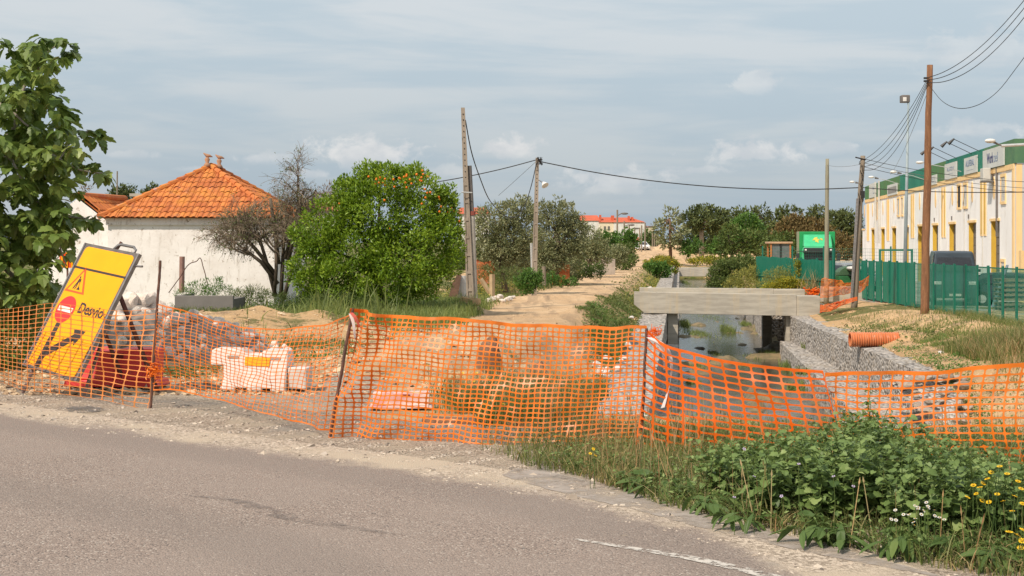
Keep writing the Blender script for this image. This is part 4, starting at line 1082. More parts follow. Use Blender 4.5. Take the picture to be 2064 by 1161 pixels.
# warning triangle
def tri(cx, cy, s, r=.0): return [(cx-s*.5, cy-s*.29), (cx+s*.5, cy-s*.29), (cx, cy+s*.577)]
tc2 = (.215, 1.00)
tr0 = plate(tri(tc2[0], tc2[1], .35), .002, .004, 'warning_triangle', SO)
b = plate(tri(tc2[0], tc2[1]-.004, .265), .004, .005, 'triangle_field', SY, tr0)
K = .21
def fig(pts): return [(tc2[0]+(x-.5)*K, tc2[1]+(y-.42)*K) for x, y in pts]
MBf = MB()
def polyf(pts):
    pts = fig(pts); n = len(pts); V = [(x, y, .005) for x, y in pts]+[(x, y, .0065) for x, y in pts]; i_ = np.arange(n); j_ = (i_+1) % n
    MBf.add(V, [(i_+n)[None, :], np.stack([i_, j_, j_+n, i_+n], -1)])
polyf([(.44+.06*math.cos(a), .80+.06*math.sin(a)) for a in np.arange(0, 2*PI, .6)])
polyf([(.36, .50), (.50, .46), (.56, .66), (.50, .74), (.40, .72)])
polyf([(.36, .50), (.44, .48), (.38, .30), (.30, .12), (.22, .12), (.28, .32)])
polyf([(.42, .50), (.50, .46), (.50, .30), (.46, .12), (.39, .12), (.43, .30)])
polyf([(.50, .70), (.56, .66), (.62, .50), (.60, .46), (.54, .56)])
polyf([(.56, .72), (.60, .72), (.68, .22), (.64, .20)])
polyf([(.55, .12), (.85, .12), (.78, .22), (.70, .28), (.62, .22)])
MBf.xf(MS); MBf.build('worker_pictogram', SK, tr0, world=True)
cc_ = (.215, .70)
dsk = plate([(cc_[0]+.155*math.cos(a), cc_[1]+.155*math.sin(a)) for a in np.arange(0, 2*PI, .15)], .002, .004, 'no_entry_disc', SR)
plate([(cc_[0]-.125, cc_[1]-.028), (cc_[0]+.125, cc_[1]-.028), (cc_[0]+.125, cc_[1]+.03), (cc_[0]-.125, cc_[1]+.03)], .004, .005, 'white_bar', SW, dsk)
M4 = MS @ Matrix.Translation((.42, .70, .004))
textmesh('Desvio', .165, SK, sg, M4, 'lettering', .004, .95, .001)
# branching road arrow
plate([(.175, .035), (.275, .035), (.285, .16), (.60, .44), (.56, .50), (.74, .52), (.70, .37), (.665, .40), (.33, .13), (.33, .12), (.285, .16)][:0] or
      [(.17, .032), (.262, .032), (.262, .15), (.60, .395), (.632, .345), (.72, .525), (.52, .52), (.555, .465), (.262, .255), (.252, .255), (.252, .54), (.18, .54)], .002, .004, 'arrow', SK)
plate([(SWD+.001, 0), (SWD+.022, 0), (SWD+.022, SHT), (SWD+.001, SHT)], -.035, .008, 'edge_frame', FR)
plate([(-.022, 0), (-.001, 0), (-.001, SHT), (-.022, SHT)], -.035, .008, 'edge_frame', FR)
def leg(p0, p1, r, mat, name='leg'):
    b = MB(); b.tube([p0, p1], r, 8); return b.build(name, mat, sg, world=True)
def pan(u_, v_, d=0.0): return np.array(MS @ Vector((u_, v_, d)))
leg(pan(.10, .05, -.05), np.array([PX(46, 15.1), 15.1, .0]), .019, M('scuffed_tube', (.36, .27, .24), (.14, .09, .08), 14, .6))
leg(pan(SWD-.12, SHT-.3, -.05), np.array([PX(169, 14.85), 14.85, -.0]), .019, bpy.data.materials['scuffed_tube'])
leg(pan(.10, SHT-.1, -.05), pan(.10, .05, -.05), .019, RUST)
top_ = pan(SWD-.12, SHT-.42, -.06)
b = MB(); tb = np.array([PX(318, 15.35), 15.35, -.02]); b.tube([top_, tb], .026, 4); b.build('leg', M('rust_brown_paint', (.10, .035, .028), (.14, .06, .045), 6, .7), sg, world=True)
b = MB(); b.tube([pan(.12, SHT-.35, -.06), np.array([PX(255, 15.75), 15.75, -.02])], .024, 4); b.build('leg', bpy.data.materials['rust_brown_paint'], sg, world=True)
b = MB(); b.tube([pan(.45, SHT+.0, -.04), pan(.47, SHT+.06, -.05), pan(.52, SHT+.075, -.05), pan(.74, SHT+.075, -.05), pan(.79, SHT+.05, -.05), pan(.80, SHT-.02, -.04)], .016, 8); b.build('handle', FR, sg, world=True, smooth=True)
b = MB(); b.tube([pan(.46, SHT-.02, -.06), pan(.47, SHT+.11, -.07)], .017, 8); b.build('stand_tip', RUST, sg, world=True)
b = MB(); b.tube([pan(SWD+.02, SHT-.13, -.03), pan(SWD+.12, SHT-.12, -.03)], .013, 6); b.build('side_pin', FR, sg, world=True)

# ================================================================ PLASTIC BARRIERS
def bar_mat(name, c1, c2, c3):
    return M(name, c1, c2, 4, .5, spec=.4, c3=c3, s3=9, bs=.15, bscale=12)
WB = bar_mat('white_plastic', (.72, .66, .60), (.62, .55, .49), (.60, .47, .36)); RB = bar_mat('red_plastic', (.82, .075, .065), (.72, .06, .055), (.62, .12, .09))
REFL = M('amber_reflector', (.90, .44, .01), (.80, .38, .01), 18, .4)
def barrier(name, label, loc, rz, mat, kind):
    th_ = thing(name, label, 'barrier', loc, 'water-filled plastic barriers', rz)
    th_.rotation_euler = (0, R(1.5) if kind == 'w' else 0, rz)
    b = MB()
    W_, H_ = 1.0, .50
    tp = lambda v: np.array([v[0], v[1]*(1-(.45 if kind == 'w' else .15)*max(0, min(1, v[2]/H_))), v[2]])
    def slabbed(poly, d): 
        b.prism(poly, -d, d, taper=tp)
    if kind == 'w':
        slabbed([(-.36, .02), (.30, .02), (.30, .30), (.30, H_-.03), (.28, H_), (.05, H_), (0, H_-.06), (-.12, H_-.06), (-.18, H_), (-.46, H_), (-.50, H_-.02), (-.50, H_-.21), (-.36, H_-.21)], .24)
        b.prism([(.303, .02), (.50, .02), (.50, .29), (.303, .29)], -.16, .16)
        for sx in (-.30, -.02, .22): b.box((sx, 0, .01), (.16, .46, .05))
        o = b.build('body', mat, th_, bevel=.018)
        for sx in (-.27, .17):
            b = MB(); b.box((sx, -.158, .40), (.11, .012, .035)); b.build('slot', M('slot_shadow', (.45, .36, .30), None, 3, .7), th_)
        b = MB(); b.add([(-.14, -.172, .30), (.12, -.172, .30), (.12, -.155, .41), (-.14, -.155, .41)], [[(0, 1, 2, 3)]]); b.add([(-.14, -.172, .30), (.12, -.172, .30), (.12, -.155, .41), (-.14, -.155, .41)], [[(3, 2, 1, 0)]])
        b.V[0][:, 1] -= .012; b.V[1][:, 1] -= .006; b.build('reflector', REFL, th_)
    else:
        slabbed([(-.44, .09), (.42, .09), (.44, H_-.02), (.42, H_), (.08, H_), (.05, H_-.03), (-.12, H_-.03), (-.15, H_), (-.42, H_), (-.44, H_-.02)], .20)
        b.prism([(-.50, .0), (.48, .0), (.46, .09), (-.48, .09)], -.24, .24)
        b.build('body', mat, th_, bevel=.02)
        for sx in (-.25, .28):
            b = MB(); tpp = lambda v: np.array([v[0], v[1]*(1-.45*v[2]/H_), v[2]])
            b.prism([(sx-.10, .1), (sx+.10, .1), (sx+.07, .33), (sx-.07, .33)], -.225, -.17, taper=tpp); b.build('rib', mat, th_, bevel=.012)
        b = MB(); b.box((.06, -.172, .41), (.13, .03, .06)); b.build('hand_hole', M('hole_dark', (.16, .02, .02), None, 3, .8), th_)
    return th_
barrier('plastic_barrier', 'white plastic road barrier with an amber reflector behind the netting', (PX(527, 15.6), 15.6, 0), R(-4), WB, 'w').scale = (1.06, 1.0, .86)
barrier('plastic_barrier', 'red plastic road barrier half hidden by the detour sign', (PX(238, 15.9), 15.9, 0), R(-7), RB, 'r').scale = (1.08, 1, .84)
# another red and white barrier lying toppled in the hole behind the net
th_ = barrier('toppled_barrier', 'toppled red and white barrier lying at the broken pavement edge', (PX(810, 13.6), 13.6, .02), R(3), M('pink_plastic', (.62, .30, .27), (.74, .58, .52), 2.2, .5), 'r'); th_.scale = (.62, .5, .30)
# striped barricade glimpsed behind the fig tree
sb = thing('striped_barricade', 'small orange and red striped board glimpsed behind the fig leaves', 'barricade', tuple(PP(136, 540, 24)))
b = MB(); b.bb(PP(120, 540, 24), PP(152, 508, 24.03)); b.build('board', SO, sb, world=True)
for k in range(3): b = MB(); b.bb(PP(123+k*10, 540, 23.98), PP(127+k*10, 508, 23.995)); b.build('stripe', SY, sb, world=True)
b = MB(); b.bb(PP(134, 700, 24.035), PP(138, 520, 24.06)); b.build('post', RUST, sb, world=True)
# rusty stump of steel box behind the net (bent brown beam standing in the cut)
CL = M('wet_earth', (.16, .085, .05), (.26, .15, .09), 6, .95, bs=.8, bscale=14, bd=.04, c3=(.40, .26, .15), s3=9)
def clod(name, label, c, r, seed, mat=CL, cat='clod', parent=None, group=None, sub=14):
    n, m_ = sub, sub-4; b = MB(); b.sphere((0, 0, 0), 1, n, m_); V = b.V[0]
    V *= (1+.9*fbm(V[:, 0], V[:, 1], V[:, 2]+seed*7, 1.3, 4))[:, None]; b.V[0] = V*np.array(r)+np.array(c)
    o = b.build(name, mat, smooth=True); return tag(o, label, cat, group) if label else o
clod('earth_block', 'upright brown block of cut earth behind the broad net', PP(985, 735, 17.5)-np.array([0, 0, .1]), (.14, .14, .42), 3)
clod('earth_block', 'leaning lump of pale clay beside the upright earth block', PP(925, 765, 17)-np.array([0, 0, .1]), (.42, .2, .25), 5, SOIL)
clod('earth_block', 'brown clod sitting nearest to the gabion stones', PP(1090, 775, 18)-np.array([0, 0, .1]), (.2, .3, .3), 8)
b = MB()
# undercut of broken pavement
V = []
for k in range(26):
    f = k/25; px = 850+f*230; V.append(PP(px, 868+18*f+random.uniform(-2, 2), 12.6-.3*f))
V = np.array(V); V[:, 2] = .03
Vb = V.copy(); Vb[:, 2] = -.12; Vc = V+np.array([0, .25, 0]); k = np.arange(25)
b.add(np.r_[V, Vb, Vc], [np.stack([k, k+1, k+1+26, k+26], -1)[:, ::-1], np.stack([k, k+1, k+53, k+52], -1)])
tag(b.build('broken_pavement', CL), kind='structure')
# ================================================================ VEGETATION
T_LEAF = (np.array([(0, 0, 0), (.24, .45, .07), (0, 1, 0), (-.24, .45, .07)]), [np.array([(0, 1, 2), (0, 2, 3)])])
T_NARROW = (np.array([(0, 0, 0), (.10, .5, .03), (0, 1, 0), (-.10, .5, .03)]), [np.array([(0, 1, 2), (0, 2, 3)])])
def fan(bound, cup=.1, droop=.15):
    b = np.array(bound, float); n = len(b); c = b.mean(0)*np.array([0, .8])
    V = [(c[0], c[1], 0)]+[(x, y, cup*abs(x)-droop*y*y) for x, y in b]
    return (np.array(V), [np.array([(0, 1+i, 1+(i+1) % n) for i in range(n-1)])])
T_FIG = fan([(0, 0), (.18, .02), (.36, .14), (.42, .34), (.33, .42), (.40, .58), (.36, .74), (.24, .72), (.16, .9), (0, 1.02), (-.16, .9), (-.24, .72), (-.36, .74), (-.40, .58), (-.33, .42), (-.42, .34), (-.36, .14), (-.18, .02), (0, 0)], .22, .28)
T_MAL = fan([(0, 0), (.22, -.10), (.44, .02), (.38, .18), (.54, .34), (.44, .50), (.40, .62), (.28, .66), (.22, .84), (0, .92), (-.22, .84), (-.28, .66), (-.40, .62), (-.44, .50), (-.54, .34), (-.38, .18), (-.44, .02), (-.22, -.10), (0, 0)], .25, .18)
T_LONG = fan([(0, 0), (.05, .1), (.13, .35), (.14, .6), (.08, .85), (0, 1), (-.08, .85), (-.14, .6), (-.13, .35), (-.05, .1), (0, 0)], .3, .35)
def norm(a): return a/(np.linalg.norm(a, axis=-1, keepdims=True)+1e-9)
def leaves(Pn, D, Nn, S, T, rnd):
    """one template per leaf: base point Pn, length direction D, facing Nn, size S"""
    TV, TF = T; D = norm(D); X_ = norm(np.cross(D, Nn)); Z_ = np.cross(X_, D)
    V = Pn[:, None]+S[:, None, None]*(TV[None, :, 0:1]*X_[:, None]+TV[None, :, 1:2]*D[:, None]+TV[None, :, 2:3]*Z_[:, None])
    k = len(TV); n = len(Pn)
    F_ = [(f[None]+(np.arange(n)*k)[:, None, None]).reshape(-1, f.shape[1]) for f in TF]
    return V.reshape(-1, 3), F_, np.repeat(rnd, k)
def rdir(n, rs): return norm(rs.normal(0, 1, (n, 3)))
def cloud(lobes, leaf, cover, rs, clump=.22, T=T_LEAF, up=.35, droop=0., inner=.2, gap=.0, flat=1.0):
    """leaf clumps spread over a set of ellipsoid lobes (x, y, z, rx, ry, rz)"""
    P_, D_, N_ = [], [], []; sizes = []; hue = []
    for (x, y, z, a, b_, c) in lobes:
        ra = (a*b_*c)**(1/3); n = int(2.3*cover*4*PI*ra*ra*.8/(leaf*leaf*.26)); n = max(n, 40)
        rc = max(ra*clump, leaf*1.2); m_ = max(6, int(4*PI*ra*ra/(PI*rc*rc)*1.5))
        d = rdir(m_, rs); rad = rs.uniform(.72, 1.06, m_); rad[rs.random(m_) < inner] *= .6
        C_ = d*rad[:, None]; hc = rs.uniform(-.22, .22, m_)
        if gap: keep = fbm(C_[:, 0]*2+x, C_[:, 1]*2+y, C_[:, 2]*2+z, 1.5, 2) > gap-.5; C_, hc, d = C_[keep], hc[keep], d[keep]
        if len(C_) == 0: continue
        k = rs.integers(0, len(C_), n); off = rdir(n, rs)*(rs.random(n)**.45)[:, None]
        q = C_[k]*np.array([a, b_, c])+off*rc*np.array([1, 1, flat])
        P_.append(q+np.array([x, y, z])); o_ = norm(off*.9+d[k]*.8+np.array([0, 0, up-droop])+rs.normal(0, .35, (n, 3)))
        D_.append(norm(o_+rs.normal(0, .5, (n, 3))-np.array([0, 0, droop]))); N_.append(norm(o_+np.array([0, 0, .6])+rs.normal(0, .4, (n, 3))))
        sizes.append(leaf*rs.uniform(.65, 1.3, n)); hue.append(np.clip(.5+hc[k]+rs.normal(0, .2, n), 0, 1))
    return leaves(np.concatenate(P_), np.concatenate(D_), np.concatenate(N_), np.concatenate(sizes), T, np.concatenate(hue))
def lob(L, Y, dz=1.0):
    """lobes written as image px, py, rx, ry at distance Y, turned into world ellipsoids"""
    out = []
    for l in L:
        px, py, rx = l[:3]; ry = l[3] if len(l) > 3 else rx; dy = l[4] if len(l) > 4 else random.uniform(-.3, .3)*rx/F*Y
        out.append((PX(px, Y+dy), Y+dy, PZ(py, Y+dy), rx/F*Y, rx/F*Y*dz, ry/F*Y))
    return out
LM = {
 'orange': leafmat('citrus_leaf', [(.06, .12, .01), (.135, .235, .016), (.22, .34, .028), (.34, .45, .045)], .35, .4, .4),
 'fig': leafmat('fig_leaf', [(.07, .12, .025), (.13, .20, .04), (.19, .265, .06), (.29, .37, .10)], .35, .42, .45),
 'olive': leafmat('olive_leaf', [(.115, .14, .06), (.19, .21, .095), (.27, .28, .14), (.37, .36, .20)], .25, .55),
 'pine': leafmat('pine_needles', [(.045, .065, .025), (.08, .105, .038), (.12, .15, .052), (.18, .20, .075)], .15, .7, .2),
 'scrub': leafmat('scrub_leaf', [(.05, .085, .02), (.085, .13, .03), (.13, .18, .045), (.20, .22, .07)], .3, .6),
 'green': leafmat('bright_leaf', [(.035, .09, .015), (.07, .16, .025), (.11, .22, .04), (.17, .28, .06)], .3, .55),
 'brown': leafmat('rusty_needles', [(.10, .08, .032), (.16, .115, .045), (.21, .15, .06), (.12, .13, .045)], .15, .7, .2),
 'yellowgreen': leafmat('mustard_leaf', [(.10, .15, .02), (.20, .23, .03), (.33, .31, .03), (.60, .46, .02)], .3, .6),
 'twig': leafmat('dry_twig', [(.15, .11, .08), (.24, .18, .13), (.33, .26, .19), (.20, .17, .11)], .1, .9, .1),
 'grassbush': leafmat('flowering_leaf', [(.12, .16, .04), (.22, .24, .06), (.32, .31, .08), (.50, .42, .05)], .3, .6),
 'bankgrass': leafmat('bank_grass_blade', [(.05, .085, .018), (.09, .135, .03), (.14, .185, .045), (.23, .23, .08)], .3, .6),
 'grass': leafmat('grass_blade', [(.06, .10, .022), (.105, .15, .035), (.165, .205, .055), (.29, .27, .11), (.40, .31, .17)], .35, .55),
 'lush': leafmat('lush_blade', [(.10, .14, .035), (.16, .21, .055), (.24, .29, .085), (.32, .35, .13)], .4, .5),
 'dry': leafmat('dry_blade', [(.20, .19, .06), (.32, .26, .11), (.45, .35, .18), (.50, .33, .15), (.36, .19, .09)], .3, .7),
 'mallow': leafmat('mallow_leaf', [(.065, .115, .03), (.125, .195, .055), (.19, .275, .082), (.29, .37, .13)], .3, .5, .4),
 'herb': leafmat('herb_leaf', [(.06, .11, .028), (.10, .165, .042), (.16, .22, .06)], .3, .5),
}
BARK = M('bark', (.14, .105, .075), (.09, .07, .05), 4, .95, bs=.6, bscale=14); PBARK = M('pine_bark', (.20, .12, .08), (.13, .08, .055), 4, .95, bs=.6, bscale=10); FBARK = M('pale_bark', (.33, .29, .24), (.24, .21, .17), 5, .85, bs=.3)
YF = M('yellow_petal', (.85, .56, .01), (.80, .48, .01), 9, .6); WF = M('white_petal', (.80, .78, .74), None, 9, .6); LF = M('lilac_petal', (.55, .45, .62), None, 9, .6)
def tree(name, label, L, Y, leaf, mat, cover=.8, trunk=None, base=None, cat='tree', group=None, clump=.25, T=T_LEAF, seed=0, bark=BARK, limbs=6, tr_r=.12, dz=1.0, **kw):
    rs = np.random.default_rng(seed*13+int(L[0][0])); lobes = lob(L, Y, dz)
    cx = np.mean([l[0] for l in lobes]); gz = zat(cx, Y)
    th_ = thing(name, label, cat, (PX(trunk[0][0], Y) if trunk else cx, Y, gz), group)
    if trunk:
        b = MB(); pts = [PP(a, c, Y) for a, c in trunk]; pts[0][2] = min(pts[0][2], gz)-.1; n = len(pts)
        b.tube(pts, [tr_r*(1-.5*k/(n-1)) for k in range(n)], 8)
        for k in range(limbs):
            l = lobes[k % len(lobes)]; s = pts[-1] if k % 2 else (pts[-1]+pts[-2])/2
            e_ = np.array(l[:3])+rs.normal(0, .25, 3)*np.array(l[3:]); m_ = (s+e_)/2+rs.normal(0, .12, 3)*l[3]
            b.tube([s, m_, e_], [tr_r*.5, tr_r*.3, tr_r*.1], 6)
        b.build('trunk', bark, th_, smooth=True, world=True)
    V, F_, r = cloud(lobes, leaf, cover, rs, clump, T, **kw); b = MB(); b.add(V, F_, r); b.build('crown', LM[mat], th_, world=True)
    return th_
# ---- distant wood on the far side: single trees
W_ = 'trees of the distant wood'
tree('pine_tree', 'loose open tree with a thin brown stem at the end of the stream', [(1350, 440, 17, 20), (1334, 462, 16, 14), (1366, 462, 17, 18), (1345, 486, 24, 15), (1372, 490, 20, 16), (1330, 452, 8, 8)], 215, .55, 'olive', .40, [(1352, 528), (1351, 470), (1350, 440)], bark=PBARK, tr_r=.28, group=W_, clump=.3, seed=1)
tree('umbrella_pine', 'broad round-topped umbrella pine with a bare pale trunk', [(1420, 433, 38, 16), (1392, 440, 20, 14), (1447, 441, 26, 17), (1425, 447, 34, 12), (1400, 456, 20, 11), (1455, 462, 30, 14)], 250, .62, 'pine', .75, [(1414, 500), (1414, 470), (1416, 450)], bark=FBARK, tr_r=.5, group=W_, clump=.2, seed=2)
tree('pine_tree', 'dark pine just past the umbrella pine, with a pointed top', [(1494, 436, 22, 14), (1500, 452, 30, 16), (1480, 455, 20, 14)], 275, .65, 'pine', .7, [(1495, 500), (1495, 450)], bark=PBARK, tr_r=.4, group=W_, clump=.22, seed=3)
tree('pine_tree', 'tall dark pine rising behind the pale green tree', [(1535, 428, 15, 14), (1540, 446, 22, 16), (1530, 462, 24, 14)], 270, .65, 'pine', .6, [(1537, 500), (1537, 450)], bark=PBARK, tr_r=.4, group=W_, clump=.25, seed=4)
tree('leafy_tree', 'pale green leafy tree in the middle of the distant wood', [(1505, 452, 22, 20), (1484, 466, 18, 20), (1524, 468, 20, 22), (1500, 482, 30, 18)], 225, .55, 'green', .8, [(1505, 515), (1505, 480)], tr_r=.3, group=W_, seed=5)
tree('bushy_pine', 'olive green bushy conifer before the pale green tree', [(1472, 478, 20, 28), (1462, 496, 16, 16), (1520, 488, 26, 24), (1546, 496, 24, 20), (1498, 500, 24, 16)], 205, .5, 'scrub', .75, [(1475, 516), (1475, 490)], tr_r=.3, group=W_, seed=6)
tree('pine_tree', 'wide dark pine behind the rust brown tree', [(1588, 432, 24, 14), (1572, 446, 20, 14), (1600, 446, 24, 15), (1586, 458, 30, 14)], 262, .65, 'pine', .6, [(1588, 500), (1588, 460)], bark=PBARK, tr_r=.4, group=W_, clump=.22, seed=7)
tree('brown_tree', 'rust brown tree above the tractor cab', [(1605, 452, 30, 14), (1630, 458, 34, 16), (1588, 468, 28, 16), (1620, 474, 40, 16), (1655, 466, 24, 16)], 225, .55, 'brown', .85, [(1612, 515), (1612, 475)], tr_r=.3, group=W_, seed=8)
tree('pine_tree', 'dark pine crown showing above the green pole top', [(1655, 432, 24, 15), (1640, 446, 20, 12), (1668, 446, 22, 14)], 268, .65, 'pine', .6, [(1655, 500), (1655, 450)], bark=PBARK, tr_r=.4, group=W_, clump=.22, seed=9)
tree('pine_tree', 'large dark pine beside the end of the warehouse', [(1700, 438, 26, 16), (1716, 452, 24, 20), (1690, 466, 26, 20), (1718, 480, 24, 18), (1705, 498, 30, 18)], 240, .6, 'pine', .75, [(1705, 520), (1705, 470)], bark=PBARK, tr_r=.4, group=W_, clump=.2, seed=10)
tree('brown_tree', 'brownish shrubby tree behind the truck and pole', [(1700, 500, 34, 22), (1680, 482, 22, 16), (1735, 505, 16, 20)], 205, .5, 'brown', .6, group=W_, seed=11)
tree('round_bush', 'dark rounded bush to one side below the umbrella pine', [(1455, 494, 20, 16), (1440, 502, 14, 10)], 215, .45, 'green', .8, cat='bush', group=W_, seed=12)
tree('round_bush', 'dark low bush under the umbrella pine trunk', [(1398, 498, 18, 14), (1384, 505, 12, 8)], 215, .45, 'green', .8, cat='bush', group=W_, seed=13)
tree('round_bush', 'wide green bush behind the sand heap and digger', [(1575, 496, 34, 24), (1610, 500, 30, 18), (1548, 506, 20, 14), (1640, 503, 20, 18)], 190, .45, 'scrub', .8, cat='bush', group=W_, seed=14)
for k, (px, py, r) in enumerate(((1385, 480, 22), (1315, 478, 12), (1430, 476, 34), (1370, 505, 18), (1470, 485, 30), (1560, 475, 30), (1740, 480, 30), (1680, 495, 30), (1330, 492, 12))):
    tree('background_tree', 'dark tree filling the gap deep in the distant wood', [(px, py, r, r*.8), (px+r*.5, py+10, r*.8, r*.7), (px-r*.4, py+14, r*.8, r*.6)], 300, .7, 'pine', .6, group='dark trees deep in the distant wood', seed=20+k)
# ---- left skyline
tree('background_tree', 'dusky green tree above the annex roof', [(250, 386, 20, 10), (238, 396, 22, 12), (262, 396, 18, 12)], 190, .45, 'pine', .7, seed=31)
tree('background_tree', 'dusky low tree crown behind the brick chimney', [(310, 386, 18, 9), (300, 394, 18, 8), (330, 394, 22, 8)], 195, .45, 'pine', .7, seed=32)
tree('background_tree', 'bare grey little tree on the skyline past the fig tree', [(172, 385, 10, 12)], 160, .3, 'twig', .3, [(172, 410), (172, 385)], tr_r=.1, seed=33)
for k, (px, py, r) in enumerate(((930, 505, 34), (985, 500, 36), (1040, 505, 36), (1095, 505, 34), (1150, 505, 34), (1190, 500, 24))):
    tree('background_tree', 'scrubby green tree closing the view behind the trackside olives', [(px, py, r, r*.7), (px+r*.5, py+12, r*.8, r*.6), (px-r*.4, py+16, r*.8, r*.6), (px, py+28, r, r*.5)], 128, .26, 'scrub', .45, group='scrub trees behind the trackside olives', seed=90+k)
rs = np.random.default_rng(500); L_ = [(px, 480+rs.uniform(-6, 4), 46, rs.uniform(14, 30)) for px in list(range(-2600, 120, 62))+list(range(2120, 4200, 70))]
V, F_, r = cloud(lob(L_, 420), 1.5, .22, rs, .3); b = MB(); b.add(V, F_, r); tag(b.build('treeline', LM['pine']), kind='stuff')
# ---- trees along the track
G2 = 'grey green trees lining the dirt track'
tree('olive_tree', 'wide grey green olive tree between the two concrete poles', [(1000, 440, 42, 30), (1045, 430, 40, 26), (975, 478, 34, 40), (1020, 490, 46, 44), (1060, 470, 42, 40), (1052, 410, 20, 16), (1000, 520, 30, 30), (1042, 525, 28, 26)], 66, .13, 'olive', .50, [(1020, 590), (1012, 545), (1005, 500)], tr_r=.16, group=G2, clump=.22, T=T_LEAF, limbs=9, seed=41, gap=.25)
tree('olive_tree', 'tall olive tree past the slim concrete pole', [(1125, 432, 34, 30), (1095, 425, 22, 20), (1150, 452, 30, 26), (1120, 480, 44, 40), (1160, 480, 30, 34), (1105, 520, 30, 28), (1145, 520, 34, 30), (1082, 500, 26, 40)], 80, .15, 'olive', .55, [(1120, 585), (1122, 520), (1125, 470)], tr_r=.18, group=G2, clump=.22, limbs=8, seed=42, gap=.2)
tree('olive_tree', 'smaller olive tree hanging over the grey stone wall', [(1190, 478, 24, 24), (1205, 500, 26, 24), (1175, 510, 26, 26), (1215, 520, 18, 18)], 100, .17, 'olive', .6, [(1190, 560), (1190, 500)], tr_r=.15, group=G2, seed=43)
tree('leafy_tree', 'dark green tree before the cream apartment block', [(1217, 478, 16, 12), (1228, 488, 18, 14), (1212, 495, 14, 12)], 165, .32, 'green', .8, [(1220, 525), (1220, 490)], tr_r=.2, group=G2, seed=44)
tree('leafy_tree', 'round green tree next to the white parked car', [(1262, 478, 18, 14), (1275, 488, 16, 14), (1248, 482, 14, 12), (1265, 497, 18, 12)], 175, .34, 'green', .8, [(1265, 520), (1265, 490)], tr_r=.2, group=G2, seed=45)
tree('leafy_tree', 'dark tree behind the street poles at the track end', [(1305, 480, 14, 12), (1312, 490, 14, 12), (1330, 494, 12, 12)], 310, .6, 'green', .8, group=G2, seed=46)
tree('trackside_bush', 'grey green bush on the bend of the track', [(1235, 520, 22, 20), (1222, 535, 20, 14), (1250, 512, 16, 16)], 118, .2, 'olive', .7, cat='bush', seed=47)
tree('trackside_bush', 'green bush leaning over the far track edge', [(1262, 505, 16, 18), (1255, 520, 14, 14), (1270, 518, 14, 12)], 140, .22, 'scrub', .7, cat='bush', seed=48)
tree('trackside_bush', 'low rough bush closest to the far track edge', [(1272, 525, 12, 12), (1258, 535, 14, 9)], 125, .2, 'scrub', .7, cat='bush', seed=49)
tree('leafy_shrub', 'fresh green shrub at the foot of the slim concrete pole', [(1068, 558, 20, 18), (1052, 570, 14, 14), (1084, 566, 14, 14), (1062, 580, 18, 12)], 60, .10, 'green', .7, cat='shrub', seed=50)
tree('leafy_shrub', 'small dark shrub beside the grey post', [(1112, 562, 11, 12), (1130, 566, 14, 8), (1150, 568, 14, 7)], 76, .11, 'green', .7, cat='shrub', seed=51)
tree('dense_bush', 'rounded dark green bush where the track meets the stream', [(1312, 545, 20, 13), (1336, 546, 20, 14), (1325, 538, 22, 10)], 130, .2, 'green', .85, cat='bush', seed=52)
tree('flowering_bush', 'yellow flowering bush behind the rounded dark bush', [(1345, 530, 20, 10), (1360, 538, 10, 12), (1330, 526, 18, 7), (1312, 532, 14, 6)], 136, .2, 'yellowgreen', .8, cat='bush', seed=53)
tree('trackside_bush', 'tangle of olive suckers under the wide olive tree', [(975, 548, 26, 18), (1010, 555, 24, 14), (1040, 552, 20, 14)], 64, .10, 'scrub', .5, cat='bush', seed=80, T=T_NARROW, clump=.35)
tree('trackside_bush', 'low grey green thicket filling the space between the olive trunks', [(985, 545, 34, 26), (1030, 540, 36, 28), (1085, 540, 34, 28), (1060, 560, 30, 14), (1130, 545, 30, 20)], 82, .15, 'olive', .5, cat='bush', seed=83, clump=.3)
tree('trackside_bush', 'brambles beneath the tall olive tree', [(1120, 552, 26, 16), (1150, 548, 24, 18), (1175, 548, 20, 16), (1200, 545, 20, 14)], 84, .13, 'scrub', .6, cat='bush', seed=81, clump=.35)
tree('understory_bush', 'dark bush low behind the bleached net at the frame edge', [(0, 690, 50, 50), (40, 700, 36, 46), (75, 660, 30, 36), (-40, 680, 40, 60)], 18.3, .10, 'fig', .5, cat='bush', seed=82, clump=.3)
# ---- right bank
tree('bank_bush', 'long green hedge-like bush spilling to the water beyond the bridge', [(1452, 562, 26, 22), (1475, 545, 30, 20), (1505, 536, 34, 18), (1450, 545, 20, 20), (1520, 545, 24, 14), (1462, 572, 30, 14), (1545, 535, 26, 12), (1490, 530, 40, 10), (1436, 575, 12, 14)], 95, .15, 'scrub', .7, cat='bush', seed=54)
tree('flowering_bush', 'yellow flowering bush beneath the corrugated fence end', [(1500, 558, 26, 16), (1525, 552, 24, 16), (1545, 562, 24, 16), (1515, 570, 34, 12), (1482, 574, 22, 8), (1560, 574, 24, 10)], 84, .14, 'grassbush', .8, T=T_NARROW, cat='bush', seed=55)
tree('flowering_bush', 'brightest yellow flowering clump just behind the bridge beam', [(1575, 574, 18, 10), (1592, 570, 20, 12), (1612, 576, 18, 10), (1555, 580, 20, 8)], 76, .10, 'yellowgreen', .9, cat='bush', seed=56)
tree('bank_bush', 'grassy olive bush growing against the corrugated fence', [(1585, 558, 32, 20), (1615, 548, 28, 18), (1640, 560, 24, 20), (1605, 572, 34, 16), (1565, 562, 26, 16), (1640, 575, 22, 14), (1548, 575, 26, 10)], 78, .15, 'grassbush', .7, T=T_NARROW, cat='bush', seed=57)
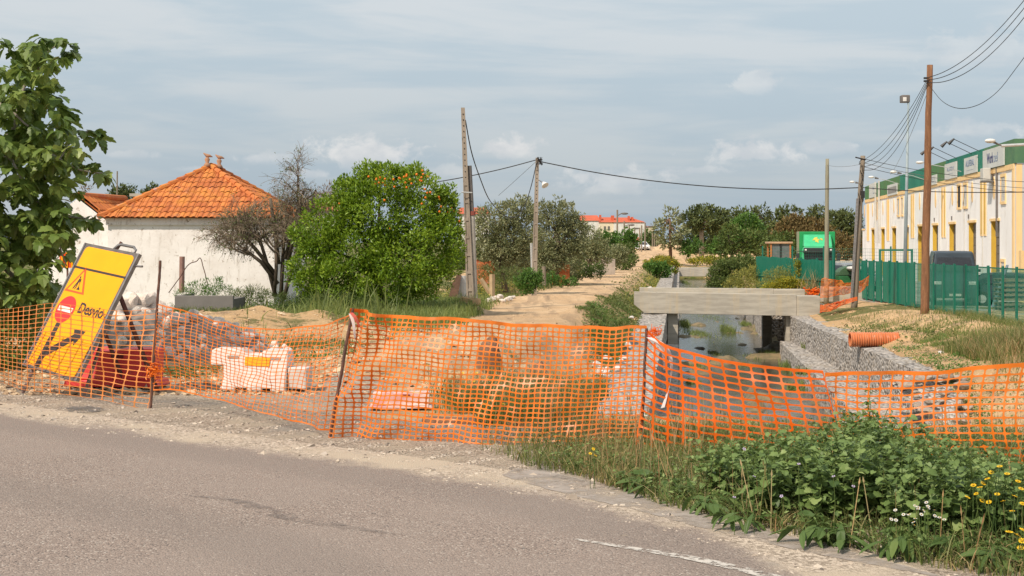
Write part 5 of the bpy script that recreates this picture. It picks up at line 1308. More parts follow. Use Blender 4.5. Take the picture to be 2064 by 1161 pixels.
tree('creeper', 'yellow green creeper climbing the corrugated fence', [(1610, 540, 7, 16), (1607, 530, 5, 8)], 76.6, .10, 'yellowgreen', .8, cat='creeper', seed=58)
tree('bank_bush', 'low scrub covering the bank on the distant footbridge end', [(1410, 526, 24, 5), (1480, 528, 30, 5), (1440, 524, 30, 4)], 208, .3, 'yellowgreen', .8, cat='bush', seed=59)
# ---- orange tree with fruit
OL = [(745, 344, 26, 16), (780, 352, 30, 18), (698, 374, 24, 16), (838, 352, 28, 16), (905, 398, 22, 24), (605, 478, 22, 20), (596, 545, 16, 24), (770, 372, 60, 34), (715, 385, 38, 28), (850, 378, 46, 36), (890, 420, 38, 40), (670, 440, 56, 40), (760, 430, 80, 56), (840, 450, 70, 60), (640, 480, 50, 40), (720, 500, 80, 60), (820, 520, 80, 60), (890, 500, 44, 60), (625, 540, 40, 46), (700, 560, 60, 44), (780, 575, 70, 34), (860, 560, 50, 40), (905, 460, 28, 34), (640, 575, 40, 30)]
OL = [(a, b_, c, d, random.uniform(-.9, .2)*c/F*44) for a, b_, c, d in OL]
ot = tree('orange_tree', 'big bright green orange tree full of fruit beside the concrete pole', OL, 44, .115, 'orange', .62, [(770, 632), (765, 590), (760, 540)], tr_r=.16, clump=.30, seed=60, up=.7, inner=.2, gap=.24)
b = MB(); b.sphere((0, 0, 0), .037, 8, 6); fo = b.build('fruit', M('orange_peel', (.72, .21, .01), (.66, .16, .01), 9, .5), ot, smooth=True)
rs = np.random.default_rng(8); oq = []
for k in range(46):
    c_ = [(835, 362, 34, 12), (825, 368, 30, 10), (870, 385, 30, 22), (895, 430, 18, 40), (765, 362, 30, 8), (850, 352, 14, 12)][rs.integers(6)] if k < 42 else (780, 440, 130, 60)
    oq.append((c_[0]+rs.normal(0, .55)*c_[2], c_[1]+rs.normal(0, .55)*c_[3]))
loc0 = parent_loc(ot)
for k, (px, py) in enumerate(oq):
    # hang each fruit on the near face of the crown
    best = 1e9
    for (lx, ly, lz, ra, rb, rc) in lob([(*o_[:4], o_[4]) for o_ in OL], 44):
        x_, z_ = PX(px, 43), PZ(py, 43); q_ = 1-((x_-lx)/ra)**2-((z_-lz)/rc)**2
        if q_ > 0: best = min(best, ly-rb*math.sqrt(q_)*1.0)
    if best > 100: continue
    Yf = best-.02; o_ = fo if k == 0 else fo.copy()
    if k: sc.collection.objects.link(o_)
    o_.parent = ot; o_.location = tuple(PP(px, py, Yf)-loc0)
# ---- fig tree in the left foreground
def fig():
    Y0 = 19.0; rs = np.random.default_rng(77)
    th_ = thing('fig_tree', 'large-leaved fig tree with pale branches at the frame edge', 'tree', (PX(-40, Y0), Y0, zat(PX(-40, Y0), Y0)))
    zones = [(60, 120, 70, 34, 26), (20, 180, 60, 50, 26), (85, 210, 50, 50, 26), (30, 260, 70, 50, 34), (100, 285, 60, 45, 28), (20, 340, 70, 50, 36), (110, 340, 50, 50, 26), (40, 410, 80, 50, 46), (125, 420, 36, 60, 22), (30, 480, 80, 50, 46), (100, 490, 44, 40, 24), (20, 550, 70, 50, 46), (70, 575, 50, 30, 26), (5, 600, 50, 40, 30), (-50, 300, 60, 200, 50), (-60, 500, 60, 120, 40), (-150, 320, 100, 200, 60), (-170, 480, 100, 120, 40), (-240, 380, 60, 160, 24)]
    ends = []
    for (px, py, rx, ry, n) in zones:
        for _ in range(n):
            a = rs.uniform(0, 2*PI); r = rs.random()**.5; yy = Y0+rs.uniform(-1.1, 1.3); ends.append(PP(px+rx*r*math.cos(a), py+ry*r*math.sin(a), yy))
    for (px, py) in ((135, 92), (118, 80), (90, 78), (60, 88), (142, 104), (128, 110), (165, 262), (185, 266), (196, 282), (205, 350), (188, 330), (196, 342), (215, 356), (190, 440), (178, 448), (160, 445), (0, 78), (12, 95), (40, 100), (138, 225), (130, 240), (172, 332), (150, 330)): ends.append(PP(px, py, Y0-.2+rs.uniform(-.15, .15)))
    P_, D_, N_, S_, H_ = [], [], [], [], []
    for e_ in ends:
        k = rs.integers(5, 9); hue = rs.normal(.5, .15)
        for j in range(k):
            a = rs.uniform(0, 2*PI); d = np.array([math.cos(a), math.sin(a), rs.uniform(-1.3, .1)]); d /= np.linalg.norm(d)
            P_.append(e_+d*np.array([.05, .05, .03])+rs.normal(0, .02, 3)); D_.append(d); N_.append(np.array([math.cos(a)*.9, math.sin(a)*.9, .8])+rs.normal(0, .25, 3)); S_.append(rs.uniform(.11, .20)); H_.append(np.clip(hue+rs.normal(0, .15), 0, 1))
    V, F_, r = leaves(np.array(P_), np.array(D_), np.array(N_), np.array(S_), T_FIG, np.array(H_))
    b = MB(); b.add(V, F_, r); b.build('crown', LM['fig'], th_, world=True)
    b = MB(); q = lambda px, py, d=0: PP(px, py, Y0+d)
    root = np.array([PX(-60, Y0), Y0, -.2])
    for pts, r0 in (([root, q(-50, 500), q(-40, 400), q(-20, 330)], .12), ([q(-40, 400), q(0, 300, .1), q(30, 250), q(50, 130)], .05), ([q(-30, 160, -.3), q(0, 210, -.5), q(30, 232, -.6), q(57, 256, -.6)], .028), ([q(-20, 300, -.3), q(10, 305, -.5), q(35, 345, -.6), q(50, 370, -.6)], .030), ([q(-30, 330), q(30, 310, -.3), q(80, 300, -.3), q(120, 320, -.4), q(150, 340, -.4), q(185, 348, -.3), q(205, 350, -.3)], .022), ([q(120, 320, -.4), q(150, 280, -.3), q(185, 262, -.2)], .012), ([q(-20, 450), q(50, 460, -.3), q(100, 470, -.4), q(135, 535, -.4)], .018), ([q(-30, 380), q(60, 400), q(120, 430), q(180, 440, -.2)], .02), ([q(20, 200), q(70, 150), q(100, 100), q(135, 90)], .018), ([q(-40, 440), q(-10, 520), q(30, 560), q(60, 590)], .05)):
        P2 = poly_at(np.array(pts), np.linspace(0, 1, 14)); b.tube(P2+np.random.default_rng(int(r0*1e4)).normal(0, .008, P2.shape), np.linspace(r0, r0*.45, 14), 7)
    b.build('trunk', FBARK, th_, smooth=True, world=True)
fig()
tree('understory_bush', 'dark undergrowth bush beneath the fig tree', [(30, 600, 60, 30), (100, 600, 30, 26), (-30, 590, 60, 40), (40, 640, 60, 30), (120, 640, 24, 20)], 20.5, .09, 'fig', .5, cat='bush', seed=61, clump=.3)
# ---- bare tree before the house
def baretree(name, label, Y0, stems, depth, spread, seed, mat='twig', leafmat_=None, r0=.07, shrink=.74, budget=6000):
    rs = np.random.default_rng(seed); th_ = thing(name, label, 'tree', (PX(stems[0][0][0], Y0), Y0, zat(PX(stems[0][0][0], Y0), Y0)))
    tb, tw = MB(), MB(); tips = []; cnt = [0]
    def grow(p, d, L_, r, lv):
        if cnt[0] > budget: return
        n = 4; pts = [p]; dd_ = d
        for k in range(n):
            dd_ = norm(dd_+rs.normal(0, .20, 3)+np.array([0, 0, .05 if lv > 2 else -.10])); pts.append(pts[-1]+dd_*L_/n)
        (tb if lv > 3 else tw).tube(pts, np.linspace(r, r*.62, n+1), 6 if lv > 3 else 3, cap=False); cnt[0] += 1
        if lv == 0: tips.append(pts[-1]); return
        m_ = rs.integers(3, 5) if lv > 1 else rs.integers(2, 5)
        for j in range(m_):
            f = rs.uniform(.35, 1.0); k = min(int(f*n), n-1); s = pts[k]*(1-(f*n-k))+pts[k+1]*(f*n-k)
            nd = norm(dd_*.7+rdir(1, rs)[0]*spread+np.array([0, 0, .12])); grow(s, nd, L_*rs.uniform(.55, .85), r*rs.uniform(.5, .62), lv-1)
        grow(pts[-1], dd_, L_*.75, r*.6, lv-1)
    for (a, c_) in stems:
        p0, p1 = PP(a[0], a[1], Y0), PP(c_[0], c_[1], Y0+rs.uniform(-.3, .3)); tb.tube([p0-np.array([0, 0, .2]), (p0+p1)/2+rs.normal(0, .04, 3), p1], [r0, r0*.85, r0*.7], 8)
        v_ = p1-p0
        for j in range(4): grow(p1-v_*rs.uniform(0, .35), norm(norm(v_)+rdir(1, rs)[0]*.85+np.array([0, 0, .1])), spread*1.05, r0*.55, depth)
    tb.build('trunk', BARK, th_, smooth=True, world=True); tw.build('crown', LM[mat], th_, world=True)
    if leafmat_:
        tips = np.array(tips); k = rs.random(len(tips)) < .22; tips = tips[k]; n = len(tips)*2; tp = np.repeat(tips, 2, 0)+rs.normal(0, .04, (n, 3))
        V, F_, r = leaves(tp, rdir(n, rs), rdir(n, rs), rs.uniform(.04, .09, n), T_LEAF, rs.random(n)); b = MB(); b.add(V, F_, r); b.build('sparse_leaves', LM[leafmat_], th_, world=True)
baretree('bare_tree', 'nearly leafless tangled tree before the white house wall', 46, [((552, 585), (556, 500)), ((572, 590), (600, 505)), ((556, 586), (520, 470)), ((566, 588), (575, 440)), ((560, 560), (490, 500)), ((575, 510), (612, 385)), ((555, 540), (470, 455)), ((562, 520), (545, 400)), ((580, 520), (610, 400))], 4, .72, 12, leafmat_='scrub', budget=10500)
tree('thicket_tree', 'brown twiggy tree between the bare tree and the orange tree', [(668, 392, 30, 20), (650, 410, 34, 24), (690, 405, 24, 20), (630, 420, 24, 22)], 56, .12, 'twig', .5, [(655, 560), (655, 450)], tr_r=.1, T=T_NARROW, seed=63, limbs=8)
# ---- blades of grass
def blades(name, label, X, Y, Z, h, w_, mat, seed, bend=.5, kind='stuff', cat=None, group=None, lean=(0, 0), segs=3):
    rs = np.random.default_rng(seed); n = len(X); h = h*rs.uniform(.45, 1.15, n); w_ = w_*rs.uniform(.6, 1.3, n)
    a = rs.uniform(0, 2*PI, n); dx, dy = np.cos(a), np.sin(a); bd = bend*rs.uniform(.1, 1.2, n); s_a = rs.uniform(0, PI, n)
    wx, wy = np.cos(s_a), np.sin(s_a); V = []
    for k in range(segs):
        f = k/segs; o_ = bd*h*f*f; z_ = h*(f-.35*bd*f*f); c_ = np.stack([X+dx*o_+lean[0]*h*f, Y+dy*o_+lean[1]*h*f, Z+z_], -1); hw = np.stack([wx, wy, 0*wx], -1)*(w_*(1-.55*f)/2)[:, None]; V += [c_-hw, c_+hw]
    o_ = bd*h; V.append(np.stack([X+dx*o_+lean[0]*h, Y+dy*o_+lean[1]*h, Z+h*(1-.35*bd)], -1)); m_ = len(V)
    V = np.stack(V, 1).reshape(-1, 3); b0 = (np.arange(n)*m_)[:, None]
    q = np.concatenate([b0+np.array([[2*k, 2*k+1, 2*k+3, 2*k+2]]) for k in range(segs-1)]); t_ = b0+np.array([[m_-3, m_-2, m_-1]])
    o = link(name, mk(name, V, [q, t_], LM[mat], rnd=np.repeat(np.clip(rs.normal(.45, .25, n), 0, 1), m_)))
    return tag(o, label, cat, group, kind)
def seedheads(name, X, Y, Z, h, mat, seed):
    """grass stems topped with slim seed heads"""
    rs = np.random.default_rng(seed); n = len(X); h = h*rs.uniform(.7, 1.15, n); ln = rs.normal(0, .14, (n, 2)); b = []; V, Q, r = [], [], []
    T1 = np.array([X, Y, Z]).T; top = T1+np.c_[ln*h[:, None], h]; side = norm(np.c_[rs.normal(0, 1, (n, 2)), np.zeros(n)])
    s = side*.0022; hd = norm(top-T1)*.055*rs.uniform(.6, 1.5, n)[:, None]; sw = side*.0055
    P_ = np.stack([T1-s, T1+s, top+s, top-s, top, top+hd*.4+sw, top+hd, top+hd*.4-sw], 1).reshape(-1, 3); b0 = (np.arange(n)*8)[:, None]
    return tag(link(name, mk(name, P_, [np.concatenate([b0+np.array([[0, 1, 2, 3]]), b0+np.array([[4, 5, 6, 7]])])], LM[mat], rnd=np.repeat(rs.random(n), 8))), kind='stuff')
rs = np.random.default_rng(99)
def verge_mask(X, Y):
    py = 488+F*EYE/Y; px = 1032+F*X/Y
    line = np.interp(px, [960, 1060, 1130, 1300, 1420, 1560, 1700, 1900, 2100, 2300], [908, 938, 950, 1008, 1040, 1082, 1108, 1150, 1195, 1260])
    return (py < line+14*vn(X, Y, 1, 2.2)) & (px > 965)
n = 90000; Y = rs.uniform(6.3, 12.2, n); X = rs.uniform(-.4, 5.0, n); k = verge_mask(X, Y) & (X/Y < .46); X, Y = X[k], Y[k]
den = fbm(X, Y, 4, 1.6, 3); px = 1032+F*X/Y
k = rs.random(len(X)) < np.clip(.55+den, .15, 1)*np.interp(px, [960, 1040, 1110, 1200], [.12, .3, .6, 1]); Xg, Yg = X[k], Y[k]
blades('grass', None, Xg, Yg, TZ(Xg, Yg), .13, .0055, 'grass', 1, 1.1)
k = (rs.random(len(X)) < np.clip(.05+.2*den, 0, .25)*np.interp(px, [1000, 1120, 1450, 1600, 2100], [.0, .6, .8, .12, .2])); blades('grass', None, X[k], Y[k], TZ(X[k], Y[k]), .21, .0050, 'dry', 2, 1.0)
k = (rs.random(len(X)) < .20*np.interp(px, [1000, 1150, 1450, 1600, 2100], [.0, .9, .9, .4, .8])); blades('grass', None, X[k], Y[k], TZ(X[k], Y[k]), .21, .0075, 'grass', 3, 1.0)
k = (rs.random(len(X)) < .014*np.interp(px, [1000, 1120, 1450, 1600, 2100], [.2, 1.2, 1, .3, .8])); seedheads('dry_grass', X[k], Y[k], TZ(X[k], Y[k]), .29, 'dry', 4)
k = rs.random(len(Xg)) < .55; X2, Y2 = Xg[k], Yg[k]; rs2 = np.random.default_rng(4); n = len(X2); n2 = fbm(X2, Y2, 12, 1.8, 3) > -.05; X2, Y2 = X2[n2], Y2[n2]; n = len(X2)
V, F_, r = leaves(np.c_[X2, Y2, TZ(X2, Y2)+rs2.random(n)*.13], norm(np.c_[rs2.normal(0, 1, (n, 2)), rs2.uniform(-.1, .7, n)]), norm(np.c_[rs2.normal(0, .5, (n, 2)), np.ones(n)]), .032*rs2.uniform(.6, 1.5, n), T_LEAF, rs2.random(n))
b = MB(); b.add(V, F_, r); tag(b.build('ground_cover_plants', LM['mallow']), kind='stuff')
k = (rs.random(len(X)) < .5*np.exp(-((px-1215)/50)**2)+.35*np.exp(-((px-1540)/60)**2)*(Y < 8.2)+.3*np.exp(-((px-1950)/90)**2)*(Y < 7.6)); blades('dry_grass', None, X[k], Y[k], TZ(X[k], Y[k]), .16, .006, 'dry', 7, 1.3)
# bank behind the broad net
n = 90000; Y = rs.uniform(12.3, 22, n); X = rs.uniform(-1.6, 2.9, n); u_ = U(X, Y)-1.0*(1-sst(19, 23, Y)); px = 1032+F*X/Y
den = np.exp(-((px-1110)/210)**4)*.8+fbm(X, Y, 8, .8, 3)*1.1-1.3*sst(14.6, 17.5, Y)
k = (px > 850) & (px < 1330) & (u_ < 5.75) & (rs.random(n) < np.clip(den, 0.0, .8)); k &= ~((px < 960) & (Y < 13.2)); X, Y = X[k], Y[k]
blades('grass', None, X, Y, TZ(X, Y), .27, .008, 'bankgrass', 5, .9)
k = rs.random(len(X)) < .12; blades('grass', None, X[k], Y[k], TZ(X[k], Y[k]), .42, .008, 'dry', 6, .6)
# patches farther out: list of (px, py centre on ground, spread px, count, height, material, z guess)
def patch(px, py, sx, sy, n, h, mat, seed, w_=.018, zg=-.75, name='grass', bend=.7):
    rs = np.random.default_rng(seed); Yc_ = F*(EYE-zg)/(py-488); X = PX(px, Yc_)+rs.normal(0, .5, n)*sx/F*Yc_; Y = Yc_+rs.normal(0, .5, n)*sy/(py-488)*Yc_
    k = (fbm(X, Y, seed, .9, 3) > -.12) & (trackw(X, Y) < .62+.5*vn(X, Y, 3, 1.)); X, Y = X[k], Y[k]
    if len(X): blades(name, None, X, Y, TZ(X, Y), h, w_, mat, seed, bend)
for a in [(1235, 640, 60, 30, 5000, .20, 'grass', 101), (1200, 610, 70, 10, 2500, .12, 'grass', 102, .02), (1270, 585, 60, 8, 2500, .12, 'grass', 103, .022), (1160, 575, 90, 6, 2500, .12, 'grass', 104, .022), (1215, 590, 60, 8, 2500, .12, 'grass', 150, .022), (1225, 645, 50, 24, 3000, .2, 'grass', 151, .02),
          (800, 640, 200, 26, 9000, .50, 'lush', 105, .03, -.6), (880, 625, 90, 20, 4500, .55, 'lush', 106, .03, -.7), (700, 630, 80, 16, 2500, .7, 'lush', 107, .035, -.6), (975, 610, 36, 22, 1600, .35, 'lush', 108, .03), (560, 640, 200, 16, 2500, .4, 'grass', 109, .025, -.6), (410, 636, 110, 18, 6000, .42, 'grass', 110, .025, -.6),
          (1040, 595, 60, 8, 1600, .2, 'grass', 111, .022), (1090, 578, 70, 6, 1800, .3, 'scrub', 112, .03), (1180, 560, 60, 6, 1800, .4, 'grass', 113, .04, -.85), (1240, 540, 50, 6, 1500, .6, 'grass', 114, .06, -.85), (620, 600, 160, 10, 3000, .6, 'scrub', 115, .04, -.75),
          (1010, 580, 80, 8, 2000, .4, 'dry', 116, .025), (640, 690, 200, 24, 2500, .12, 'grass', 117, .018, -.3), (540, 700, 120, 20, 1200, .15, 'grass', 118, .016, -.25), (480, 590, 200, 8, 3000, .35, 'scrub', 119, .03, -.75)]:
    patch(*a)
# right bank: tufts on sand
def patchxy(x, Y0, sx, sy, n, h, mat, seed, w_=.016, bend=.7, name='grass'):
    rs = np.random.default_rng(seed); X = x+rs.normal(0, .5, n)*sx; Y = Y0+rs.normal(0, .5, n)*sy; k = (fbm(X, Y, seed, 1.1, 3) > -.15) & (X > RI(Y)+1.6) & (X < FX-.2); X, Y = X[k], Y[k]
    if len(X): blades(name, None, X, Y, TZ(X, Y), h, w_, mat, seed, bend)
for a in [(PX(1700, 58), 58, 1.3, 4, 900, .2, 'grass', 121), (PX(1790, 56), 57, 2.6, 5, 350, .2, 'grass', 122), (PX(1905, 44), 45, 1.6, 5, 5000, .14, 'lush', 123), (PX(1950, 42), 42, 1.5, 4, 4000, .14, 'lush', 124), (PX(1850, 50), 50, 1.5, 5, 700, .12, 'grass', 125), (PX(2010, 38), 38.5, 1.4, 3.0, 4500, .5, 'grass', 126), (PX(2050, 37), 37, 1.6, 3.5, 2500, .6, 'dry', 127), (PX(2040, 45), 46, 1.5, 6, 2000, .3, 'grass', 128), (PX(1740, 52), 53, 1.4, 4, 1500, .18, 'lush', 129), (PX(2120, 36), 36, 2.0, 3, 5000, .7, 'grass', 130), (PX(1895, 38), 38, .5, .8, 1600, .3, 'lush', 131), (17.2, 52, .45, 8, 1500, .35, 'grass', 132), (PX(1990, 33), 33, 2, 3, 900, .2, 'grass', 133)]:
    patchxy(*a)
# reeds / tall dry stems on the bank beyond the bridge
rs = np.random.default_rng(3)
n = 160; blades('dry_reeds', 'spray of tall dry straw stalks behind the bridge end', PX(1637, 74)+rs.normal(0, .28, n), 74+rs.normal(0, .3, n), np.full(n, -1.55), 1.9, .035, 'dry', 140, .55, None, 'reeds')
n = 60; blades('reeds', 'tall light green reeds standing before the orange tree', PX(652, 37)+rs.normal(0, .25, n), 37+rs.normal(0, .3, n), np.full(n, -.7), 1.5, .035, 'lush', 141, .55, None, 'reeds')
n = 50; blades('reeds', 'green reeds rising in front of the orange tree trunk', PX(770, 38)+rs.normal(0, .35, n), 38+rs.normal(0, .3, n), np.full(n, -.7), 1.4, .035, 'lush', 142, .55, None, 'reeds')
n = 26; blades('reeds', 'lone tall reed stalk beside the sandy mound', PX(682, 36)+rs.normal(0, .12, n), 36+rs.normal(0, .1, n), np.full(n, -.7), 1.25, .03, 'lush', 143, .4, None, 'reeds')
# water plants
for k, (px, py, s, n, h) in enumerate([(1468, 668, 12, 260, .55), (1405, 672, 26, 500, .22), (1380, 655, 8, 300, .5), (1440, 640, 30, 260, .15), (1550, 714, 14, 300, .3), (1520, 720, 14, 160, .2), (1440, 712, 12, 160, .2), (1500, 735, 14, 120, .2), (1600, 745, 20, 500, .45), (1635, 780, 16, 400, .4), (1480, 850, 30, 300, .2), (1410, 740, 14, 300, .2), (1395, 770, 12, 260, .2), (1560, 655, 20, 700, .4), (1530, 665, 14, 400, .4), (1505, 655, 10, 250, .35), (1380, 570, 6, 200, .5)]):
    rs = np.random.default_rng(200+k); Yw = F*(EYE+3.6)/(py-488); X = PX(px, Yw)+rs.normal(0, .5, n)*s/F*Yw; Y = Yw+rs.normal(0, .5, n)*s*.35/(py-488)*Yw
    blades('water_plant', None, X, Y, np.full(n, -3.66), h, .035, 'lush', 210+k, .8)
for k, (px, py, zz_, n) in enumerate(((1633, 702, -2.83, 260), (1617, 755, -2.83, 80), (1600, 790, -2.83, 120))):
    rs = np.random.default_rng(230+k); Yw = F*(EYE-zz_)/(py-488); X = PX(px, Yw)+rs.normal(0, .13, n); Y = Yw+rs.normal(0, .2, n)
    blades('wall_weed', 'green weed tuft sprouting from the gabion ledge', X, Y, np.full(n, zz_), .35, .04, 'lush', 240+k, .9, None, 'weed', 'weeds on the gabion ledge')
# ground-hugging clover-like cover on sand
def cover(px, py, sx, sy, n, size, mat, seed, zg=-.9, h=.06):
    rs = np.random.default_rng(seed); Yc_ = F*(EYE-zg)/(py-488); X = PX(px, Yc_)+rs.normal(0, .5, n)*sx/F*Yc_; Y = Yc_+rs.normal(0, .5, n)*sy/(py-488)*Yc_
    k = (fbm(X, Y, seed, 1.2, 3) > -.08) & (trackw(X, Y) < .62+.5*vn(X, Y, 3, 1.)); X, Y = X[k], Y[k]; n = len(X)
    if not n: return
    V, F_, r = leaves(np.c_[X, Y, TZ(X, Y)+rs.random(n)*h], norm(np.c_[rs.normal(0, 1, (n, 2)), rs.uniform(0, .6, n)]), norm(np.c_[rs.normal(0, .5, (n, 2)), np.ones(n)]), size*rs.uniform(.6, 1.3, n), T_LEAF, rs.random(n))
    b = MB(); b.add(V, F_, r); tag(b.build('ground_cover_plants', LM[mat]), kind='stuff')
for a in [(1240, 635, 90, 44, 14000, .09, 'scrub', 301, -.6, .08), (1225, 618, 70, 24, 6000, .09, 'green', 320, -.6, .12), (1255, 600, 60, 16, 6000, .10, 'scrub', 321, -.8, .1), (1190, 608, 90, 10, 4000, .09, 'scrub', 302), (1275, 584, 70, 8, 4000, .10, 'scrub', 303), (1870, 690, 90, 34, 0+6000, .07, 'green', 304, -1.0), (1920, 670, 80, 24, 5000, .07, 'green', 305, -1.0), (1900, 705, 26, 14, 2500, .09, 'green', 306, -1.0, .2), (850, 710, 60, 14, 1500, .05, 'green', 307, -.2, .15), (620, 700, 160, 30, 2500, .05, 'green', 308, -.2, .08), (360, 735, 90, 12, 1200, .05, 'scrub', 309, 0, .06), (450, 640, 160, 14, 5000, .09, 'scrub', 310, -.6, .3), (700, 625, 240, 14, 7000, .11, 'green', 311, -.7, .35), (1800, 640, 60, 20, 2500, .09, 'scrub', 312, -1.0, .15)]:
    cover(*a)
tree('planter_shrub', 'leafy green shrubs growing in the concrete planter', [(400, 585, 24, 16), (430, 580, 22, 18), (375, 590, 16, 10), (450, 588, 16, 12)], 43, .10, 'green', .6, cat='shrub', T=T_NARROW, clump=.4, seed=70)
tree('weed_bush', 'grey green weedy bush between the planter and the bare tree', [(510, 595, 34, 16), (480, 600, 24, 14), (545, 600, 26, 12), (590, 605, 34, 14)], 44, .08, 'scrub', .7, cat='bush', T=T_NARROW, clump=.4, seed=71)
tree('weed_bush', 'leafy weed bush below the orange tree skirt', [(640, 608, 30, 12), (690, 612, 30, 12), (740, 612, 26, 10)], 42.5, .08, 'scrub', .7, cat='bush', T=T_NARROW, clump=.4, seed=72)
# weeds along both sides of the far track
def trackline(Y): return ip(Y, [16, 30, 44, 60, 99, 132, 188, 260], [-.2, .1, PX(1060, 44), PX(1120, 60), PX(1232, 99), PX(1262, 132), PX(1296, 188), PX(1302, 260)])
def edgeweeds(seed, Y0, Y1, side, n, size, h, mat, off, spread):
    rs = np.random.default_rng(seed); Y = Y0*(Y1/Y0)**rs.random(n)
    if side == 'bank': u_ = 5.75-np.abs(rs.normal(0, spread, n)); X = u_+SL*(Y-64)
    else: X = trackline(Y)-off-np.abs(rs.normal(0, spread, n))
    k = fbm(X, Y*.5, seed, .6, 3) > -.1; X, Y = X[k], Y[k]; n = len(X); sc_ = size*(Y/60)**.8
    V, F_, r = leaves(np.c_[X, Y, TZ(X, Y)+rs.random(n)**1.6*h*(.4+1.2*np.clip(fbm(X, Y, 5, .8, 2)+.4, 0, 1))], norm(np.c_[rs.normal(0, 1, (n, 2)), rs.uniform(.1, 1.2, n)]), norm(np.c_[rs.normal(0, .8, (n, 2)), np.ones(n)]), sc_*rs.uniform(.6, 1.3, n), T_NARROW if seed % 2 else T_LEAF, rs.random(n))
    b = MB(); b.add(V, F_, r); tag(b.build('trackside_weeds', LM[mat]), kind='stuff')
edgeweeds(601, 64, 125, 'bank', 4500, .12, .14, 'grassbush', 0, .5)
edgeweeds(602, 70, 125, 'bank', 2500, .10, .14, 'scrub', 0, .8)
edgeweeds(603, 52, 230, 'left', 20000, .18, .6, 'scrub', 3.0, 1.6)
edgeweeds(604, 52, 230, 'left', 9000, .12, .5, 'grassbush', 2.8, 1.2)
# ---- mallow plants of the foreground verge
def stemplant(name, label, seed, H, nst, nl, size, T=T_MAL, mat='mallow', spread=.5, group=None, flowers=0, cat='plant'):
    rs = np.random.default_rng(seed); th_ = thing(name, label, cat, (0, 0, 0), group); sb_ = MB(); P_, D_, N_, S_, Hh = [], [], [], [], []; tops = []
    for k in range(nst):
        a = rs.uniform(0, 2*PI); L_ = H*rs.uniform(.55, 1.1); o_ = spread*rs.uniform(.1, 1)*L_; pts = [np.array([math.cos(a)*o_*f**1.3, math.sin(a)*o_*f**1.3, L_*f]) + (rs.normal(0, .008, 3) if f else 0) for f in np.linspace(0, 1, 6)]
        sb_.tube(pts, np.linspace(.0038, .0016, 6), 4, cap=False); tops.append(pts[-1])
        for j in range(nl):
            f = rs.uniform(.12, 1)**.8; i_ = min(int(f*5), 4); p_ = pts[i_]*(1-(f*5-i_))+pts[i_+1]*(f*5-i_); b_ = rs.uniform(0, 2*PI); out = np.array([math.cos(b_), math.sin(b_), rs.uniform(.1, .9)]); pet = .055*rs.uniform(.4, 1.5)*(1.1-f*.6)
            q_ = p_+norm(out)*pet; sb_.tube([p_, q_], .0013, 3, cap=False); P_.append(q_); D_.append(np.array([math.cos(b_), math.sin(b_), rs.uniform(-.7, .25)])); N_.append(np.array([math.cos(b_)*.35, math.sin(b_)*.35, 1])+rs.normal(0, .3, 3)); S_.append(size*rs.uniform(.5, 1.25)*(1.15-.55*f)); Hh.append(np.clip(rs.normal(.5, .22)+.15*(f-.5), 0, 1))
    sb_.build('stem', LM['herb'], th_); V, F_, r = leaves(np.array(P_), np.array(D_), np.array(N_), np.array(S_), T, np.array(Hh)); b = MB(); b.add(V, F_, r); b.build('foliage', LM[mat], th_)
    return th_, tops
def flower_head(parent, p, r, petal, rs, n=9, name='flower'):
    b = MB(); nv = norm(np.array([rs.normal(0, .35), -.35+rs.normal(0, .3), 1.])); x_ = norm(np.cross(nv, [0, 1, .2])); y_ = np.cross(nv, x_)
    for k in range(n):
        a = 2*PI*k/n; c_, s_ = math.cos(a), math.sin(a); c2_, s2_ = math.cos(a+.5*2*PI/n*.8), math.sin(a+.5*2*PI/n*.8); c3_, s3_ = math.cos(a-.5*2*PI/n*.8), math.sin(a-.5*2*PI/n*.8)
        b.add([p+x_*c_*r*.2+y_*s_*r*.2, p+(x_*c3_+y_*s3_)*r*.8, p+(x_*c_+y_*s_)*r+nv*r*.1, p+(x_*c2_+y_*s2_)*r*.8], [[(0, 1, 2, 3)]])
    return b.build(name, petal, parent)
protos = []
for k in range(5):
    th_, tops = stemplant('mallow_plant', 'grey green mallow plant with lobed leaves in the roadside thicket', 400+k, .40, 9, 24, .052, group='mallow plants of the roadside thicket', spread=.75)
    rs = np.random.default_rng(k)
    protos.append(th_)
rs = np.random.default_rng(55); spots = []
tries = 0
while len(spots) < 112 and tries < 20000:
    tries += 1; Y = rs.uniform(7.0, 10.2); X = rs.uniform(1.1, 4.4); px = 1032+F*X/Y; py = 488+F*EYE/Y
    if px < 1440 or px > 2230: continue
    line = np.interp(px, [1440, 1560, 1700, 1900, 2100], [1035, 1062, 1085, 1105, 1120])-6
    if py > line: continue
    if any((X-a)**2+(Y-b_)**2 < .15**2 for a, b_ in spots): continue
    spots.append((X, Y))
for k, (x, y) in enumerate(spots):
    px = 1032+F*x/y; top = np.interp(px, [1440, 1480, 1560, 1650, 1700, 1760, 1820, 1880, 1960, 2064], [890, 865, 868, 868, 835, 825, 872, 860, 890, 915])+2
    Hmax = (488+F*(EYE-zat(x, y))/y-top)/F*y; s = np.clip(min(Hmax, .58)/.42, .5, 1.4)*rs.uniform(.8, 1.02)
    if k < 5: o = protos[k]; o.location = (x, y, zat(x, y)-.01); o.rotation_euler = (0, 0, rs.uniform(0, 6.28)); o.scale = (s,)*3
    else: o = dup(protos[k % 5], (x, y, zat(x, y)-.01), rs.uniform(0, 6.28), s)
th_, tops = stemplant('tall_mallow', 'tallest mallow stem, standing up against the orange net', 450, .62, 3, 26, .05, spread=.12); th_.location = (PX(1758, 9.2), 9.2, zat(PX(1758, 9.2), 9.2))
